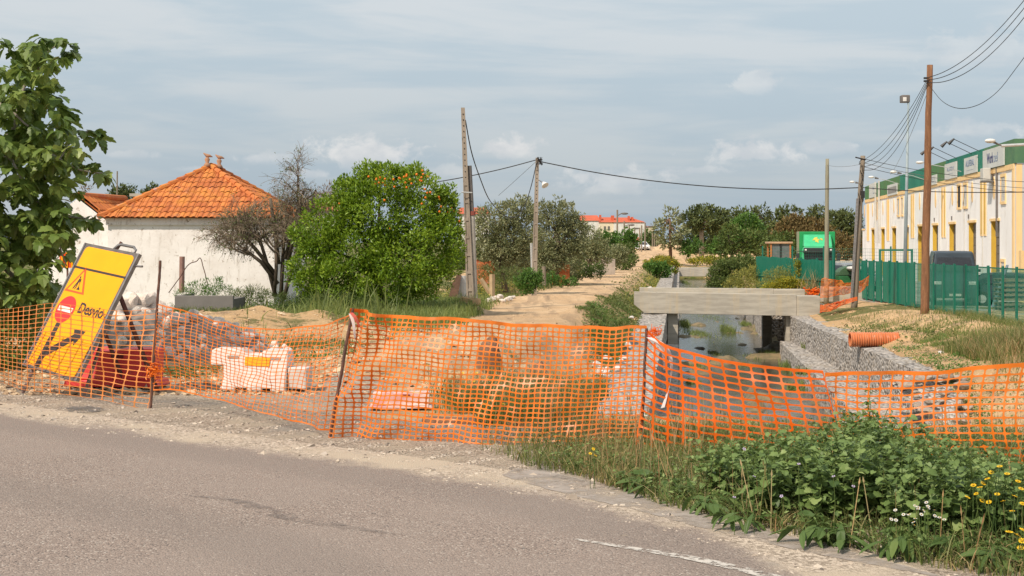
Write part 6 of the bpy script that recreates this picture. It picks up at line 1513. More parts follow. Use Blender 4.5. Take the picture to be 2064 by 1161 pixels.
th_, tops = stemplant('tall_mallow', 'thin mallow shoot poking above the thicket near the first coarse net', 451, .52, 2, 18, .05, spread=.12); th_.location = (PX(1672, 9.3), 9.3, zat(PX(1672, 9.3), 9.3))
# broad-leaved rosettes and low herbs along the verge edge
th0, _ = stemplant('broadleaf_weed', 'broad leaved weed rosette at the edge of the pavement', 460, .10, 5, 7, .17, T_LONG, 'herb', 1.6, 'broad leaved rosettes along the verge')
for k, (px, py) in enumerate([(1295, 990), (1400, 1010), (1280, 975), (1440, 1035), (1500, 1065), (1700, 1105), (1830, 1120), (1850, 1100), (1650, 1095), (1960, 1130), (2050, 1120), (2010, 1145), (1340, 1000)]):
    Y = F*EYE/(py-488)
    if k == 0: th0.location = (PX(px, Y), Y, 0)
    else: dup(th0, (PX(px, Y), Y, 0), k*1.7, .7+.5*random.random())
# flowers
rs = np.random.default_rng(61)
def flower(label, px, py, Y, r, mat, n, name='yellow_flower', group=None, centre=True):
    p_ = PP(px, py, Y); z0 = zat(p_[0], Y)-.02; th_ = thing(name, label, 'flower', (p_[0], Y, z0), group)
    h_ = p_[2]-z0; b = MB(); b.tube([(0, 0, 0), (rs.normal(0, .02), rs.normal(0, .02), h_*.5), (0, 0, h_)], .0018, 4, cap=False); b.build('stem', LM['herb'], th_)
    flower_head(th_, np.array([0, 0, h_]), r, mat, rs, n, 'petals')
    if centre: b = MB(); b.sphere((0, 0, h_+.002), (r*.3, r*.3, r*.2), 6, 4); b.build('flower_centre', M('flower_disc', (.65, .36, .01), None, 9, .7) if 'flower_disc' not in bpy.data.materials else bpy.data.materials['flower_disc'], th_)
for (px, py) in [(1990, 965), (1982, 974), (1975, 982), (2010, 996), (1968, 995), (1980, 1008), (1993, 1012), (2052, 970), (1962, 978), (2030, 955), (2045, 1000), (2058, 985), (1950, 1002), (2022, 1010), (2015, 940), (1998, 952), (2040, 1030), (2061, 1015)]: flower('yellow daisy-like flower among the mallows near the frame edge', px, py, 7.2+rs.uniform(-.12, .12), .016, YF, 11, group='yellow flowers among the mallows')
for (px, py) in [(2034, 1072), (2050, 1078), (2060, 1090), (2058, 1104), (2062, 1068)]: flower('large yellow flower low at the bottom corner of the verge', px, py, 6.95, .021, YF, 11, group='yellow flowers at the bottom corner')
for (px, py) in [(1196, 905), (1190, 914), (1200, 918), (1536, 930), (1543, 936), (1512, 922)]: flower('small yellow flower in the dry verge grass', px, py, 9.2, .013, YF, 7, group='small yellow flowers in the dry grass')
for k in range(22): flower('small white daisy in the patch before the mallows', 1862+rs.normal(0, 26), 1038+rs.normal(0, 14), 7.25+rs.uniform(-.2, .2), .011, WF, 9, 'white_daisy', 'white daisies before the mallows')
for (px, py) in [(1500, 905), (1520, 960), (1575, 1000), (1610, 935), (1680, 960), (1720, 980), (1480, 1002), (1880, 990), (1930, 1010)]: flower('tiny lilac mallow blossom among the leaves', px, py, 7.75, .011, LF, 5, 'lilac_flower', 'lilac mallow blossoms', False)
for (px, py) in [(863, 737), (885, 745), (932, 752), (960, 752), (985, 765), (1015, 815), (1045, 808), (1080, 822), (1020, 845), (1000, 875), (1040, 855), (955, 768)]: flower('yellow flower on the grassy bank behind the broad net', px, py, 13.2+rs.uniform(-.4, .5), .02, YF, 9, group='yellow flowers behind the broad net')
# ================================================================ RUBBLE PILE
ST = M('limestone', (.76, .68, .60), (.62, .54, .47), 2.5, .9, bs=.5, bscale=10, bd=.03, c3=(.62, .57, .52), s3=7)
ST2 = M('pinkish_limestone', (.80, .68, .60), (.66, .56, .48), 2.5, .9, bs=.5, bscale=10, bd=.03, c3=(.68, .62, .56), s3=7)
def stone_mesh(seed, mat):
    rs = np.random.default_rng(seed); b = MB(); b.sphere((0, 0, 0), 1, 14, 9); V = b.V[0]
    nrm = rs.normal(0, 1, (11, 3)); nrm /= np.linalg.norm(nrm, axis=1)[:, None]; h = rs.uniform(.55, .85, 11)
    for a, hh in zip(nrm, h):
        d = V@a; V -= np.maximum(d-hh, 0)[:, None]*a*.96
    V *= (1+.16*fbm(V[:, 0], V[:, 1], V[:, 2]+seed, 1.6, 3))[:, None]; V *= rs.uniform(.7, 1.15, 3)
    b.V[0] = V; o = b.build('stone', mat); me = o.data; bpy.data.objects.remove(o); return me
stones = [stone_mesh(k+20, ST if k % 2 else ST2) for k in range(10)]
pcx, pcy = PX(292, 22.5), 22.8
def pile_h(x, y):
    d = np.sqrt(((x-pcx+.25)/1.5)**2+((y-pcy)/1.7)**2); d2 = np.sqrt(((x-pcx-.85)/1.75)**2+((y-pcy+.5)/1.4)**2)
    return np.maximum(1.16*np.clip(1-d, 0, 1)**.9, .86*np.clip(1-d2, 0, 1)**.9)
gx, gy = np.meshgrid(np.linspace(pcx-2.2, pcx+2.6, 50), np.linspace(pcy-2.4, pcy+2.2, 46))
h = pile_h(gx, gy); zz = zat(pcx, pcy)-.12+h+.1*fbm(gx, gy, 3, 2.5, 3); ii = np.arange(gx.size).reshape(gx.shape)
me = mk('rubble', np.stack([gx, gy, zz], -1).reshape(-1, 3), [np.stack([ii[:-1, :-1], ii[:-1, 1:], ii[1:, 1:], ii[1:, :-1]], -1).reshape(-1, 4)], M('rubble_fill', (.34, .29, .25), (.22, .18, .155), 6, .95, bs=.7, bscale=20), True)
tag(link('rubble', me), kind='stuff')
cnt = 0; placed = []
rs = np.random.default_rng(5)
while cnt < 190:
    x = rs.uniform(pcx-1.85, pcx+2.3); y = rs.uniform(pcy-1.9, pcy+.5); hh = float(pile_h(x, y))
    if hh < .02 and rs.random() > .1: continue
    r = rs.uniform(.08, .155)*(1.25 if x < pcx+.3 else .95)
    zc_ = zat(pcx, pcy)-.1+hh+r*.25
    if any((x-a)**2+(y-b_)**2+(zc_-c_)**2 < (.62*(r+r2))**2 for a, b_, c_, r2 in placed): 
        if rs.random() > .05: continue
    placed.append((x, y, zc_, r))
    o = link('stone', stones[rs.integers(10)]); o.location = (x, y, zc_-r*.3); o.scale = (r*1.15, r, r*.85); o.rotation_euler = rs.uniform(0, 6.28, 3)
    tag(o, 'pale broken limestone lump in the rubble pile behind the sign', 'stone', 'limestone lumps of the rubble pile'); cnt += 1
# white chalky stones along the outer edge of the stream wall, and loose stones at the torn end of the gabion
WS = M('white_stone', (.70, .66, .62), (.55, .50, .46), 4, .9, bs=.3)
wst = [stone_mesh(k+70, WS) for k in range(3)]
def scatter_stones(pts, meshes, rlo, rhi, label, group, seed):
    rs = np.random.default_rng(seed)
    for (x, y, z) in pts:
        r = rs.uniform(rlo, rhi); o = link('stone', meshes[rs.integers(len(meshes))]); o.location = (x, y, z+r*.2); o.scale = (r*1.3, r, r*.7); o.rotation_euler = (0, 0, rs.uniform(0, 6.28))
        tag(o, label, 'stone', group)
pts = []
for k in range(30):
    Y = rs.uniform(26, 62) if k < 21 else rs.uniform(76, 100); x = LI(Y)-1.15-rs.uniform(-.25, .35); pts.append((x, Y, -1.66 if k < 21 else -1.6))
scatter_stones(pts, wst, .07, .2, 'white chalky stone lying along the edge of the gabion beside the track', 'white stones along the gabion edge', 2)
pts = [(RI(Y)+1.9+rs.uniform(-.3, .3), Y, -1.72) for Y in rs.uniform(36, 50, 14)]
scatter_stones(pts, wst, .05, .13, 'white chalky stone between the long gabion and the sand bank', 'white stones beside the sand bank', 3)
pts = []
for k in range(70):
    px, py = rs.uniform(1868, 1945), rs.uniform(758, 880); Y = 34.5-(py-758)/122*3+rs.uniform(-.4, .4); p_ = PP(px, py, Y); pts.append(tuple(p_))
mnd = [(PX(1905, 33.5), 33.5)]
gx, gy = np.meshgrid(np.linspace(9.5, 12.2, 40), np.linspace(29, 36.5, 50))
zz = np.interp(gy, [29, 31, 35, 35.6, 36.5], [-3.3, -2.9, -1.95, -1.8, -1.8])+.15*fbm(gx, gy, 2, 2, 3)-.5*np.abs(gx-10.2)**2*.25
scatter_stones([(x, y, float(np.interp(y, [31, 35], [-2.9, -1.9]))+.0) for x, y in zip(rs.uniform(9.5, 11.2, 42), rs.uniform(31, 35.3, 42))], [stone_mesh(k+120, M('brown_stone', (.40, .33, .27), (.28, .225, .18), 3, .9, bs=.5)) for k in range(4)], .09, .19, 'loose brown stone spilling from the torn end of the gabion', 'loose stones at the torn gabion end', 4)
ii = np.arange(gx.size).reshape(gx.shape)
me = mk('rubble', np.stack([gx, gy, zz], -1).reshape(-1, 3), [np.stack([ii[:-1, :-1], ii[:-1, 1:], ii[1:, 1:], ii[1:, :-1]], -1).reshape(-1, 4)], GAB, True); tag(link('rubble', me), kind='stuff')
# gravel: thousands of pebbles on the apron, one mass
def pebbles(name, X, Y, Z, size, mat, seed=0):
    rs = np.random.default_rng(seed); n = len(X)
    T = np.array([(1, 0, 0), (-.5, .87, 0), (-.5, -.87, 0), (.2, .1, 1), (.7, .7, .5), (-.8, .1, .55), (.2, -.8, .5)], float)
    Fc = np.array([(0, 4, 6), (4, 1, 5), (5, 2, 6), (4, 5, 3), (5, 6, 3), (6, 4, 3), (0, 1, 4), (1, 2, 5), (2, 0, 6)])
    a = rs.uniform(0, 6.28, n); ca, sa = np.cos(a), np.sin(a); s = size*rs.lognormal(0, .45, n)
    J = T[None]+rs.normal(0, .18, (n, 7, 3))
    V = np.empty_like(J); V[..., 0] = (J[..., 0]*ca[:, None]-J[..., 1]*sa[:, None]); V[..., 1] = J[..., 0]*sa[:, None]+J[..., 1]*ca[:, None]; V[..., 2] = J[..., 2]*.75-.1
    V = V*s[:, None, None]+np.stack([X, Y, Z], -1)[:, None]
    fa = (Fc[None]+(np.arange(n)*7)[:, None, None]).reshape(-1, 3)
    return tag(link(name, mk(name, V.reshape(-1, 3), [fa], mat, rnd=np.repeat(rs.random(n), 7))), kind='stuff')
PEB = leafmat('gravel_stone', [(.16, .135, .115), (.34, .28, .225), (.47, .39, .31), (.58, .50, .41), (.36, .31, .27)], 0.0, .9, .2)
e_i = rng.integers(0, 259, 150000); off_ = -np.abs(rng.normal(0, 1.1, 150000))*1.0+.28
X = ex[e_i]+nx[e_i]*off_+rng.normal(0, .04, 150000); Y = ey[e_i]+ny[e_i]*off_+rng.normal(0, .04, 150000)
k = (Y > 6.2) & (Y < 17) & (np.abs(X/Y) < .40)
k &= ~((X > 1.2) & (Y > 10)); dens = fbm(X, Y, 6, .9, 3) > -.28; k &= dens
pebbles('gravel', X[k], Y[k], TZ(X[k], Y[k]), .0065, PEB)
n = 1500; e_i = rng.integers(0, 259, n); off_ = rng.normal(-.35, .35, n); X = ex[e_i]+nx[e_i]*off_; Y = ey[e_i]+ny[e_i]*off_; k = (Y > 6.2) & (Y < 17)
pebbles('gravel', X[k], Y[k], TZ(X[k], Y[k]), .015, PEB, 3)
# clods on the sandy ground
n = 26000; Y = 15/rng.uniform(.12, 1, n)**.8; Y = np.clip(Y, 15, 110); X = rng.uniform(-.36, .36, n)*Y; u_ = U(X, Y); k = ((u_ < 5.7) | (u_ > 14)) & ((trackw(X, Y) < .75) | (rng.random(n) < .25))
SAND = leafmat('earth_crumbs', [(.22, .14, .09), (.42, .30, .19), (.52, .39, .25), (.60, .47, .32)], 0, .95, .1)
pebbles('earth_rubble', X[k], Y[k], TZ(X[k], Y[k]), .024, SAND, 5)

# ================================================================ POLES AND WIRES
WOOD = M('brown_wood', (.25, .12, .058), (.16, .075, .038), 3, .85, stretch=(4, 4, .35), bs=.6, bscale=14, c3=(.38, .20, .10), s3=9)
GWOOD = M('grey_wood', (.27, .225, .17), (.20, .16, .12), 3, .9, stretch=(5, 5, .3), bs=.5, bscale=14)
CPOLE = M('old_concrete_pole', (.36, .30, .24), (.27, .22, .17), 2, .9, stretch=(2, 2, .4), bs=.3, c3=(.17, .14, .11), s3=9)
DARKWIRE = M('wire_black', (.03, .028, .027), None, 3, .6); WIREGR = M('thin_wire', (.16, .16, .16), None, 3, .5)
def pole_round(label, p0, p1, r0, r1, mat, name='utility_pole', bend=0.0, base=None):
    th_ = thing(name, label, 'utility pole', tuple(p0))
    n = 16; p0, p1 = np.array(p0), np.array(p1)
    pts = [p0+(p1-p0)*k/n+np.array([bend*math.sin(k*.9)+bend*.5*math.sin(k*2.3), 0, 0]) for k in range(n+1)]
    b = MB(); b.tube(pts, [r0+(r1-r0)*k/n+random.uniform(-.006, .006) for k in range(n+1)], 14); b.build('shaft', mat, th_, smooth=True, world=True)
    return th_
def pole_concrete(label, p0, p1, w0, w1, rung=7):
    """tapered H-section concrete pole with recessed web and cross ribs"""
    th_ = thing('utility_pole', label, 'utility pole', tuple(p0)); p0, p1 = np.array(p0), np.array(p1)
    def seg(f0, f1, dx, hw, dy, hd):
        a, c_ = p0+(p1-p0)*f0, p0+(p1-p0)*f1; wa, wc = w0+(w1-w0)*f0, w0+(w1-w0)*f1; V = []
        for P_, w_ in ((a, wa), (c_, wc)):
            for sx, sy in ((-1, -1), (1, -1), (1, 1), (-1, 1)): V.append(P_+np.array([dx*w_+sx*hw*w_, dy*w_+sy*hd*w_, 0]))
        return V
    b = MB(); fc = [(0, 3, 2, 1), (4, 5, 6, 7), (0, 1, 5, 4), (1, 2, 6, 5), (2, 3, 7, 6), (3, 0, 4, 7)]
    b.add(seg(0, 1, -.38, .12, 0, .36), [fc]); b.add(seg(0, 1, .38, .12, 0, .36), [fc]); b.add(seg(0, 1, 0, .258, 0, .22), [fc])
    for k in range(rung): f = .02+k*.6/rung; b.add(seg(f, f+.012, 0, .257, 0, .34), [fc])
    b.add(seg(.62, 1.0, 0, .257, 0, .345), [fc]); b.build('shaft', CPOLE, th_, world=True)
    for k in range(12):
        c_ = p0+(p1-p0)*(.66+k*.028); b = MB(); b.box(c_+np.array([0, -.36*(w0+(w1-w0)*.8), 0]), (.035, .02, .035)); b.build('bolt_hole', BLK, th_, world=True)
    return th_
YA_ = 49.2
pa = pole_concrete('tall weathered concrete pole with bolt holes beside the dirt track', (PX(949, YA_), YA_, -.85), PP(933, 217, YA_), .27, .13)
b = MB()
for py in (387, 387.8): b.tube([PP(930, py, YA_-.2), PP(951, py+1, YA_-.2), PP(952, py+1, YA_+.25), PP(930, py, YA_+.25)], .015, 4)
b.build('strap', ALU, pa, world=True)
p2 = pole_round('thin pale post strapped behind the tall concrete pole', (PX(957.5, YA_+.1), YA_+.1, -.85), PP(951, 430, YA_+.1), .115, .105, M('pale_post', (.42, .39, .34), (.34, .31, .27), 3, .8), 'support_post')
b = MB(); b.tube([PP(951, 430, YA_+.1), PP(946, 334, YA_+.1)], .085, 10); b.build('upper_tube', GREY, p2, world=True)
b = MB(); b.tube([PP(951.3, 434, YA_+.1), PP(951, 426, YA_+.1)], .13, 10); b.build('clamp', M('red_oxide', (.30, .08, .06), None, 4, .7), p2, world=True)
YC2 = 63
pc = pole_concrete('slim concrete pole with a small white lamp farther along the track', (PX(1076, YC2), YC2, -1.0), PP(1083, 318, YC2), .25, .15)
b = MB(); b.tube([PP(1073, 552, YC2+.3), PP(1071, 490, YC2+.3)], .06, 8); b.build('cable_guard', ALU, pc, world=True)
b = MB(); 
for k in range(14): a = k*.9; b.tube([PP(1084+random.uniform(-4, 10), 322+random.uniform(-6, 12), YC2-.2) for _ in range(4)], .012, 4)
b.build('cable_bundle', DARKWIRE, pc, world=True)
b = MB(); b.tube([PP(1086, 363, YC2), PP(1091, 366, YC2-.1), PP(1096, 371, YC2-.2)], .02, 5); b.build('lamp_arm', GREY, pc, world=True)
b = MB(); b.tube([PP(1095, 368, YC2-.2), PP(1099, 374, YC2-.3)], [.06, .17], 12); b.build('lamp_shade', LENS, pc, world=True)
YW_ = 52.8
pw = pole_round('tall brown wooden pole standing on the sand bank before the green fence', (PX(1863, YW_), YW_, -1.35), PP(1874, 131, YW_), .165, .105, WOOD, bend=.012)
b = MB(); b.bb(PP(1863, 159, YW_-.2), PP(1868, 156, YW_-.1)); b.bb(PP(1863, 165, YW_-.2), PP(1868, 162, YW_-.1)); b.build('bracket', BLK, pw, world=True)
YD = 63
pd = pole_round('grey leaning pole bristling with cables near the end of the bridge', (PX(1721, YD), YD, -1.45), PP(1739, 314, YD), .15, .10, GWOOD, bend=.01)
b = MB()
for dx in (-5.5, -3.2): b.tube([PP(1721+dx, 604, YD-.2), PP(1733+dx, 400, YD-.2)], .04, 8)
b.build('cable_guard', FR, pd, world=True)
b = MB(); b.tube([PP(1724, 317, YD-.1), PP(1745, 322, YD-.1)], .03, 5); b.build('crossarm', BLK, pd, world=True)
b = MB(); rs = np.random.default_rng(2)
for k in range(9):
    x_ = 1736+rs.uniform(-5, 7); b.tube([PP(x_+rs.uniform(-3, 3), 325+k*9+rs.uniform(0, 8)*q_, YD-.18) for q_ in range(4)], .016, 4)
b.build('cable_bundle', DARKWIRE, pd, world=True)
b = MB(); b.bb(PP(1737, 399, YD-.3), PP(1741, 385, YD-.1)); b.build('junction_box', BLK, pd, world=True)
pe = pole_round('plain greenish grey pole rising before the green truck', (PX(1665.5, 71), 71, -1.5), PP(1667.5, 320, 71), .13, .085, M('pole_greygreen', (.30, .28, .20), (.23, .21, .15), 3, .9, stretch=(4, 4, .3)))
# tall street lamp
sl_ = thing('street_lamp', 'tall slim grey lamp post with a boxy head before the warehouse', 'lamp', (PX(1823, 78), 78, -1.3))
b = MB(); b.tube([(PX(1823, 78), 78, -1.3), PP(1831, 205, 78)], [.12, .055], 12); b.build('pole', M('painted_steel', (.30, .36, .38), (.25, .30, .32), 2, .45), sl_, smooth=True, world=True)
b = MB(); b.bb(PP(1818, 206, 77.9), PP(1829.5, 193, 78.4)); b.build('lamp_head', GREY, sl_, world=True, bevel=.04)
b = MB(); b.bb(PP(1820.5, 204, 77.86), PP(1827, 196, 77.895)); b.build('lamp_glass', LENS, sl_, world=True)
def wire(label, pts, r, mat=DARKWIRE, name='overhead_wire', group='overhead wires'):
    P_ = poly_at(np.array(pts), np.linspace(0, 1, 48)); b = MB(); b.tube(P_, r, 4, cap=False); return tag(b.build(name, mat), label, 'wire', group)
def sag(p, q, s, n=7):
    p, q = np.array(p), np.array(q); return [p+(q-p)*f-np.array([0, 0, s*4*f*(1-f)]) for f in np.linspace(0, 1, n)]
wire('single black cable from the slim concrete pole to the grey leaning pole', sag(PP(1085, 325, YC2), PP(1738, 378, YD), .5), .022)
wire('black cable running from the grey leaning pole across the warehouse front', sag(PP(1738, 378, YD), PP(2130, 385, 50), .12), .018)
wire('black cable leading from the slim concrete pole behind the orange tree', sag(PP(1082, 322, YC2), PP(700, 385, 62), .25), .020)
wire('slack cable drooping between the tall concrete pole and the slim one', [PP(938, 242, YA_), PP(950, 305, 51), PP(968, 360, 53), PP(990, 408, 55.5), PP(1025, 438, 58), PP(1055, 420, 60.5), PP(1072, 370, 62), PP(1082, 326, YC2)], .020)
wire('thin grey stay wire slanting down from the slim concrete pole', [PP(1080, 326, YC2), PP(1045, 358, YC2+2), PP(1005, 394, YC2+4)], .010, WIREGR)
for k, (py, dx) in enumerate(((160, 0), (163, 2), (170, 3))):
    wire(['highest', 'middle', 'lowest'][k]+' of three black wires arching from the brown pole out of the frame', sag(PP(1869, 157+k*5, YW_), PP(2110, -60+k*14+(k == 2)*4, 40), .55+.1*k), .014)
wire('loose wire looping low from the brown pole to the frame edge', [PP(1879, 180, YW_), PP(1895, 200, YW_-1), PP(1930, 218, YW_-3), PP(1970, 212, YW_-5), PP(2010, 185, YW_-7), PP(2050, 135, YW_-9), PP(2090, 80, YW_-11)], .012)
for k in range(4):
    wire(['outermost', 'second', 'third', 'innermost'][k]+' wire curving down from the brown pole to the grey leaning pole', sag(PP(1870, 158+k*4, YW_), PP(1742, 322+k*7, YD), .42+.16*k), .012)
wire('wire dropping from the brown pole to the warehouse parapet', sag(PP(1871, 182, YW_), PP(1795, 352, 110), .3), .010, WIREGR)
for k in range(3):
    wire(['upper', 'middle', 'lower'][k]+' service wire from the grey leaning pole along the warehouse wall', sag(PP(1740, 320+k*8, YD), PP(2100, 372+k*9-(k == 0)*4, 60), .2), .011, DARKWIRE if k != 1 else WIREGR)
wire('faint wire linking the greenish pole to the grey leaning pole', sag(PP(1667, 333, 71), PP(1738, 330, YD), .1), .007, WIREGR)
# poles strung along the distant street
for k, (px, ty, by, Y, lamp) in enumerate([(1244, 423, 512, 190, 1), (1258, 446, 505, 215, 1), (1268, 453, 503, 235, 1), (1279, 458, 502, 250, 0), (1289, 459, 500, 245, 0), (1293, 454, 502, 232, 0), (1300, 449, 500, 225, 1), (1315, 470, 500, 268, 0), (1319, 473, 500, 275, 0), (1323, 476, 500, 285, 0), (1327, 478, 500, 295, 0), (28+208, 345, 412, 120, 0)]):
    th_ = thing('utility_pole', 'slender far pole among those lining the distant street' if k < 11 else 'thin dark pole poking up behind the annex roof', 'utility pole', tuple(PP(px, by, Y)), 'poles along the distant street' if k < 11 else None)
    b = MB(); b.tube([PP(px, by+6, Y), PP(px+.3, ty, Y)], .13 if k < 11 else .06, 6); b.build('shaft', GWOOD, th_, world=True)
    if lamp: b = MB(); b.tube([PP(px, ty+10 if k != 0 else ty+12, Y), PP(px+9, ty+7, Y), PP(px+13, ty+7.5, Y)], .07, 5); b.sphere(PP(px+15, ty+7.5, Y), (.5, .3, .15), 8, 5); b.build('lamp_arm', GREY, th_, world=True)
# short posts by the track
for lab, a_, c_, Y, w_, mt in (('pale upright wooden post standing beside the rubbish heap', (992, 592), (992, 553), 57, .11, 'x'), ('leaning wooden plank next to the pale upright post', (987, 583), (969, 562), 57.5, .09, 'x'), ('grey post in the bushes near the brick wall remnant', (1097, 569), (1096, 537), 74, .10, 'g'),
        ('rusty pipe post before the white house wall', (366, 580), (367, 517), 44.5, .085, 'r'), ('low brown stump in the leafy bush', (1048, 560), (1046, 542), 68, .13, 'g')):
    p0, p1 = PP(a_[0], a_[1], Y), PP(c_[0], c_[1], Y); p0[2] -= .15
    b = MB(); b.tube([p0, p1], w_, 4 if mt == 'x' else 9); tag(b.build('post', {'x': M('pale_timber', (.50, .37, .22), (.40, .29, .17), 4, .85), 'g': GWOOD, 'r': M('pink_rust', (.36, .20, .16), (.26, .15, .12), 6, .8)}[mt]), lab, 'post')
wire('bent wire hoop looping beside the rusty pipe post', [PP(340, 590, 44), PP(362, 560, 44), PP(385, 530, 44), PP(397, 526, 44), PP(402, 520, 44), PP(410, 540, 44), PP(420, 580, 44)], .014, RUST, 'bent_wire', None)
# white drum and slanted board behind the concrete pole
b = MB(); b.tube([PP(931, 600, 52), PP(931, 556, 52)], .2, 14); tag(b.build('water_drum', M('white_drum', (.60, .60, .60), (.5, .5, .5), 4, .6)), 'white drum standing behind the tall concrete pole', 'drum')
b = MB(); b.prism([(PX(905, 51.5), PZ(598, 51.5)), (PX(922, 51.5), PZ(600, 51.5)), (PX(930, 51.5), PZ(556, 51.5)), (PX(925, 51.5), PZ(548, 51.5)), (PX(911, 51.5), PZ(572, 51.5))], 51.5, 51.7); tag(b.build('dead_trunk', M('dead_bark', (.17, .10, .07), (.11, .07, .05), 5, .95, bs=.8, bscale=9)), 'slanting dead brown trunk leaning beside the white drum', 'trunk')
# brick wall scraps and stone wall by the track
for lab, (xa_, ya_, xb_, yb_), Y, mt in (('orange brick wall scrap behind the olive tree', (950, 560, 998, 525), 66, BR), ('square orange brick wall piece by the trackside bushes', (1113, 566, 1148, 530), 80, BR), ('long grey stone wall farther up the track', (1180, 552, 1240, 520), 108, plinth)):
    a_, c_ = PP(xa_, ya_, Y), PP(xb_, yb_, Y); n_ = 7; top = [(c_[0]-(c_[0]-a_[0])*k/n_, c_[2]+random.uniform(-.12, .05)) for k in range(n_+1)]
    b = MB(); b.prism([(a_[0], a_[2]-.3), (c_[0], a_[2]-.3)]+top, Y, Y+.25); tag(b.build('wall_remnant', mt if mt is not BR else M('hollow_brick', (.55, .17, .06), (.45, .14, .06), 3, .9, c3=(.42, .33, .27), s3=4, bs=.5)), lab, 'wall')

# ================================================================ VEHICLES AND BINS
GL = M('dark_glass', (.02, .022, .026), None, 3, .08, spec=.8); TYRE = M('tyre_rubber', (.02, .02, .02), None, 3, .8)
def wheel(parent, loc, r=.33, wd=.22, ax_='x'):
    b = MB(); d = np.array([wd/2, 0, 0]) if ax_ == 'x' else np.array([0, wd/2, 0]); b.tube([-d, d], r, 20); o = b.build('wheel', TYRE, parent); o.location = loc
    b = MB(); b.tube([-d*1.04, d*1.04], r*.58, 12); q_ = b.build('rim', ALU, o); return o
def car(name, label, cat, loc, rz, paint, L=4.2, W_=1.75, H_=1.45, van=False, glow=None):
    """front faces local -Y"""
    th_ = thing(name, label, cat, loc, None, rz)
    h = H_
    if van: side = [(-L/2, .35), (L/2, .35), (L/2, h*.62), (L/2-.05, h*.95), (L/2-.25, h), (-L/2+1.25, h), (-L/2+1.0, h*.97), (-L/2+.75, h*.62)[:2], (-L/2+.08, h*.48), (-L/2, .75)]
    else: side = [(-L/2, .32), (L/2, .32), (L/2, h*.62), (L/2-.25, h*.66), (L/2-.75, h*.98), (L/2-1.3, h), (-L/2+1.9, h), (-L/2+1.55, h*.96), (-L/2+.95, h*.64), (-L/2+.1, h*.54), (-L/2, h*.42)]
    n = len(side); xs = [-W_/2, -W_/2+.06, W_/2-.06, W_/2]; V = []
    for i_, x_ in enumerate(xs):
        for (y_, z_) in side:
            k = (.93 if i_ in (0, 3) else 1); tum = 1-.16*max(0, (z_-h*.6)/(h*.4)); V.append((x_*tum, y_*k, z_ if i_ in (1, 2) else .32+(z_-.32)*.965))
    ii = np.arange(4*n).reshape(4, n); q = np.stack([ii[:-1], np.roll(ii, -1, 1)[:-1], np.roll(ii, -1, 1)[1:], ii[1:]], -1).reshape(-1, 4)
    b = MB(); b.add(V, [q, ii[0][None, :], ii[3][None, ::-1]]); b.build('body', paint, th_, bevel=.04)
    def quad(pts, name, mat): b = MB(); b.add(pts, [[(0, 1, 2, 3)], [(3, 2, 1, 0)]]); return b.build(name, mat, th_)
    if van: ya_, za_, yb__, zb__ = -L/2+.72, h*.64, -L/2+1.02, h*.93
    else: ya_, za_, yb__, zb__ = -L/2+.93, h*.66, -L/2+1.5, h*.93
    e_ = .035
    quad([(-W_*.40, ya_-e_, za_), (W_*.40, ya_-e_, za_), (W_*.35, yb__-e_, zb__), (-W_*.35, yb__-e_, zb__)], 'windscreen', GL)
    for s in (-1, 1):
        x_ = s*W_/2*.975; quad([(x_*1.0, ya_+.25, za_+.02), (x_, (L/2-.9) if not van else ya_+1.2, za_+.02), (x_*.90, (L/2-1.1) if not van else ya_+1.15, zb__-.02), (x_*.90, yb__+.2, zb__-.02)], 'side_window', GL)
        b = MB(); b.box((s*(W_/2+.08), ya_+.15, za_+.02), (.16, .08, .13)); b.build('mirror', paint if not van else BLK, th_, bevel=.02)
        b = MB(); b.box((s*W_*.37, -L/2+(.01 if not van else .03), h*.42), (.32, .06, .15)); b.build('headlight', LENS, th_, bevel=.02)
        for y_ in (-L/2+.8, L/2-.8): wheel(th_, (s*(W_/2-.11), y_, .32))
    quad([(-W_*.38, L/2-.2, za_), (W_*.38, L/2-.2, za_), (W_*.34, L/2-.6, zb__), (-W_*.34, L/2-.6, zb__)], 'rear_window', GL)
    b = MB(); b.box((0, -L/2-.02, .5), (W_*.5, .05, .16)); b.build('grille', BLK, th_)
    b = MB(); b.box((0, -L/2-.05, .5), (.52, .02, .11)); b.build('number_plate', SW, th_)
    return th_
P_WH = M('white_paint', (.78, .79, .80), None, 3, .3); P_DK = M('dark_blue_paint', (.035, .05, .065), None, 3, .3); P_SIL = M('silver_paint', (.30, .32, .33), None, 3, .3, .4)
car('parked_car', 'white car parked far up the dirt track', 'car', tuple(PP(1293, 503, 255)*np.array([1, 1, 0])+np.array([0, 0, .15])), R(14), P_WH, 4.3, 1.8, 1.55)
car('parked_van', 'dark van parked behind the green netting fence', 'van', (20.55, 66.5, -1.27), R(-14), P_DK, 5.6, 2.0, 2.45, True)
car('parked_car', 'grey car half hidden behind the green rubbish container', 'car', (PX(1712, 84), 84, -1.25), R(20), P_SIL, 4.3, 1.8, 1.62)
car('parked_car', 'dark car standing by pallets at the warehouse corner', 'car', (PX(2048, 64), 64, -1.27), R(60), P_DK, 4.2, 1.75, 1.5)
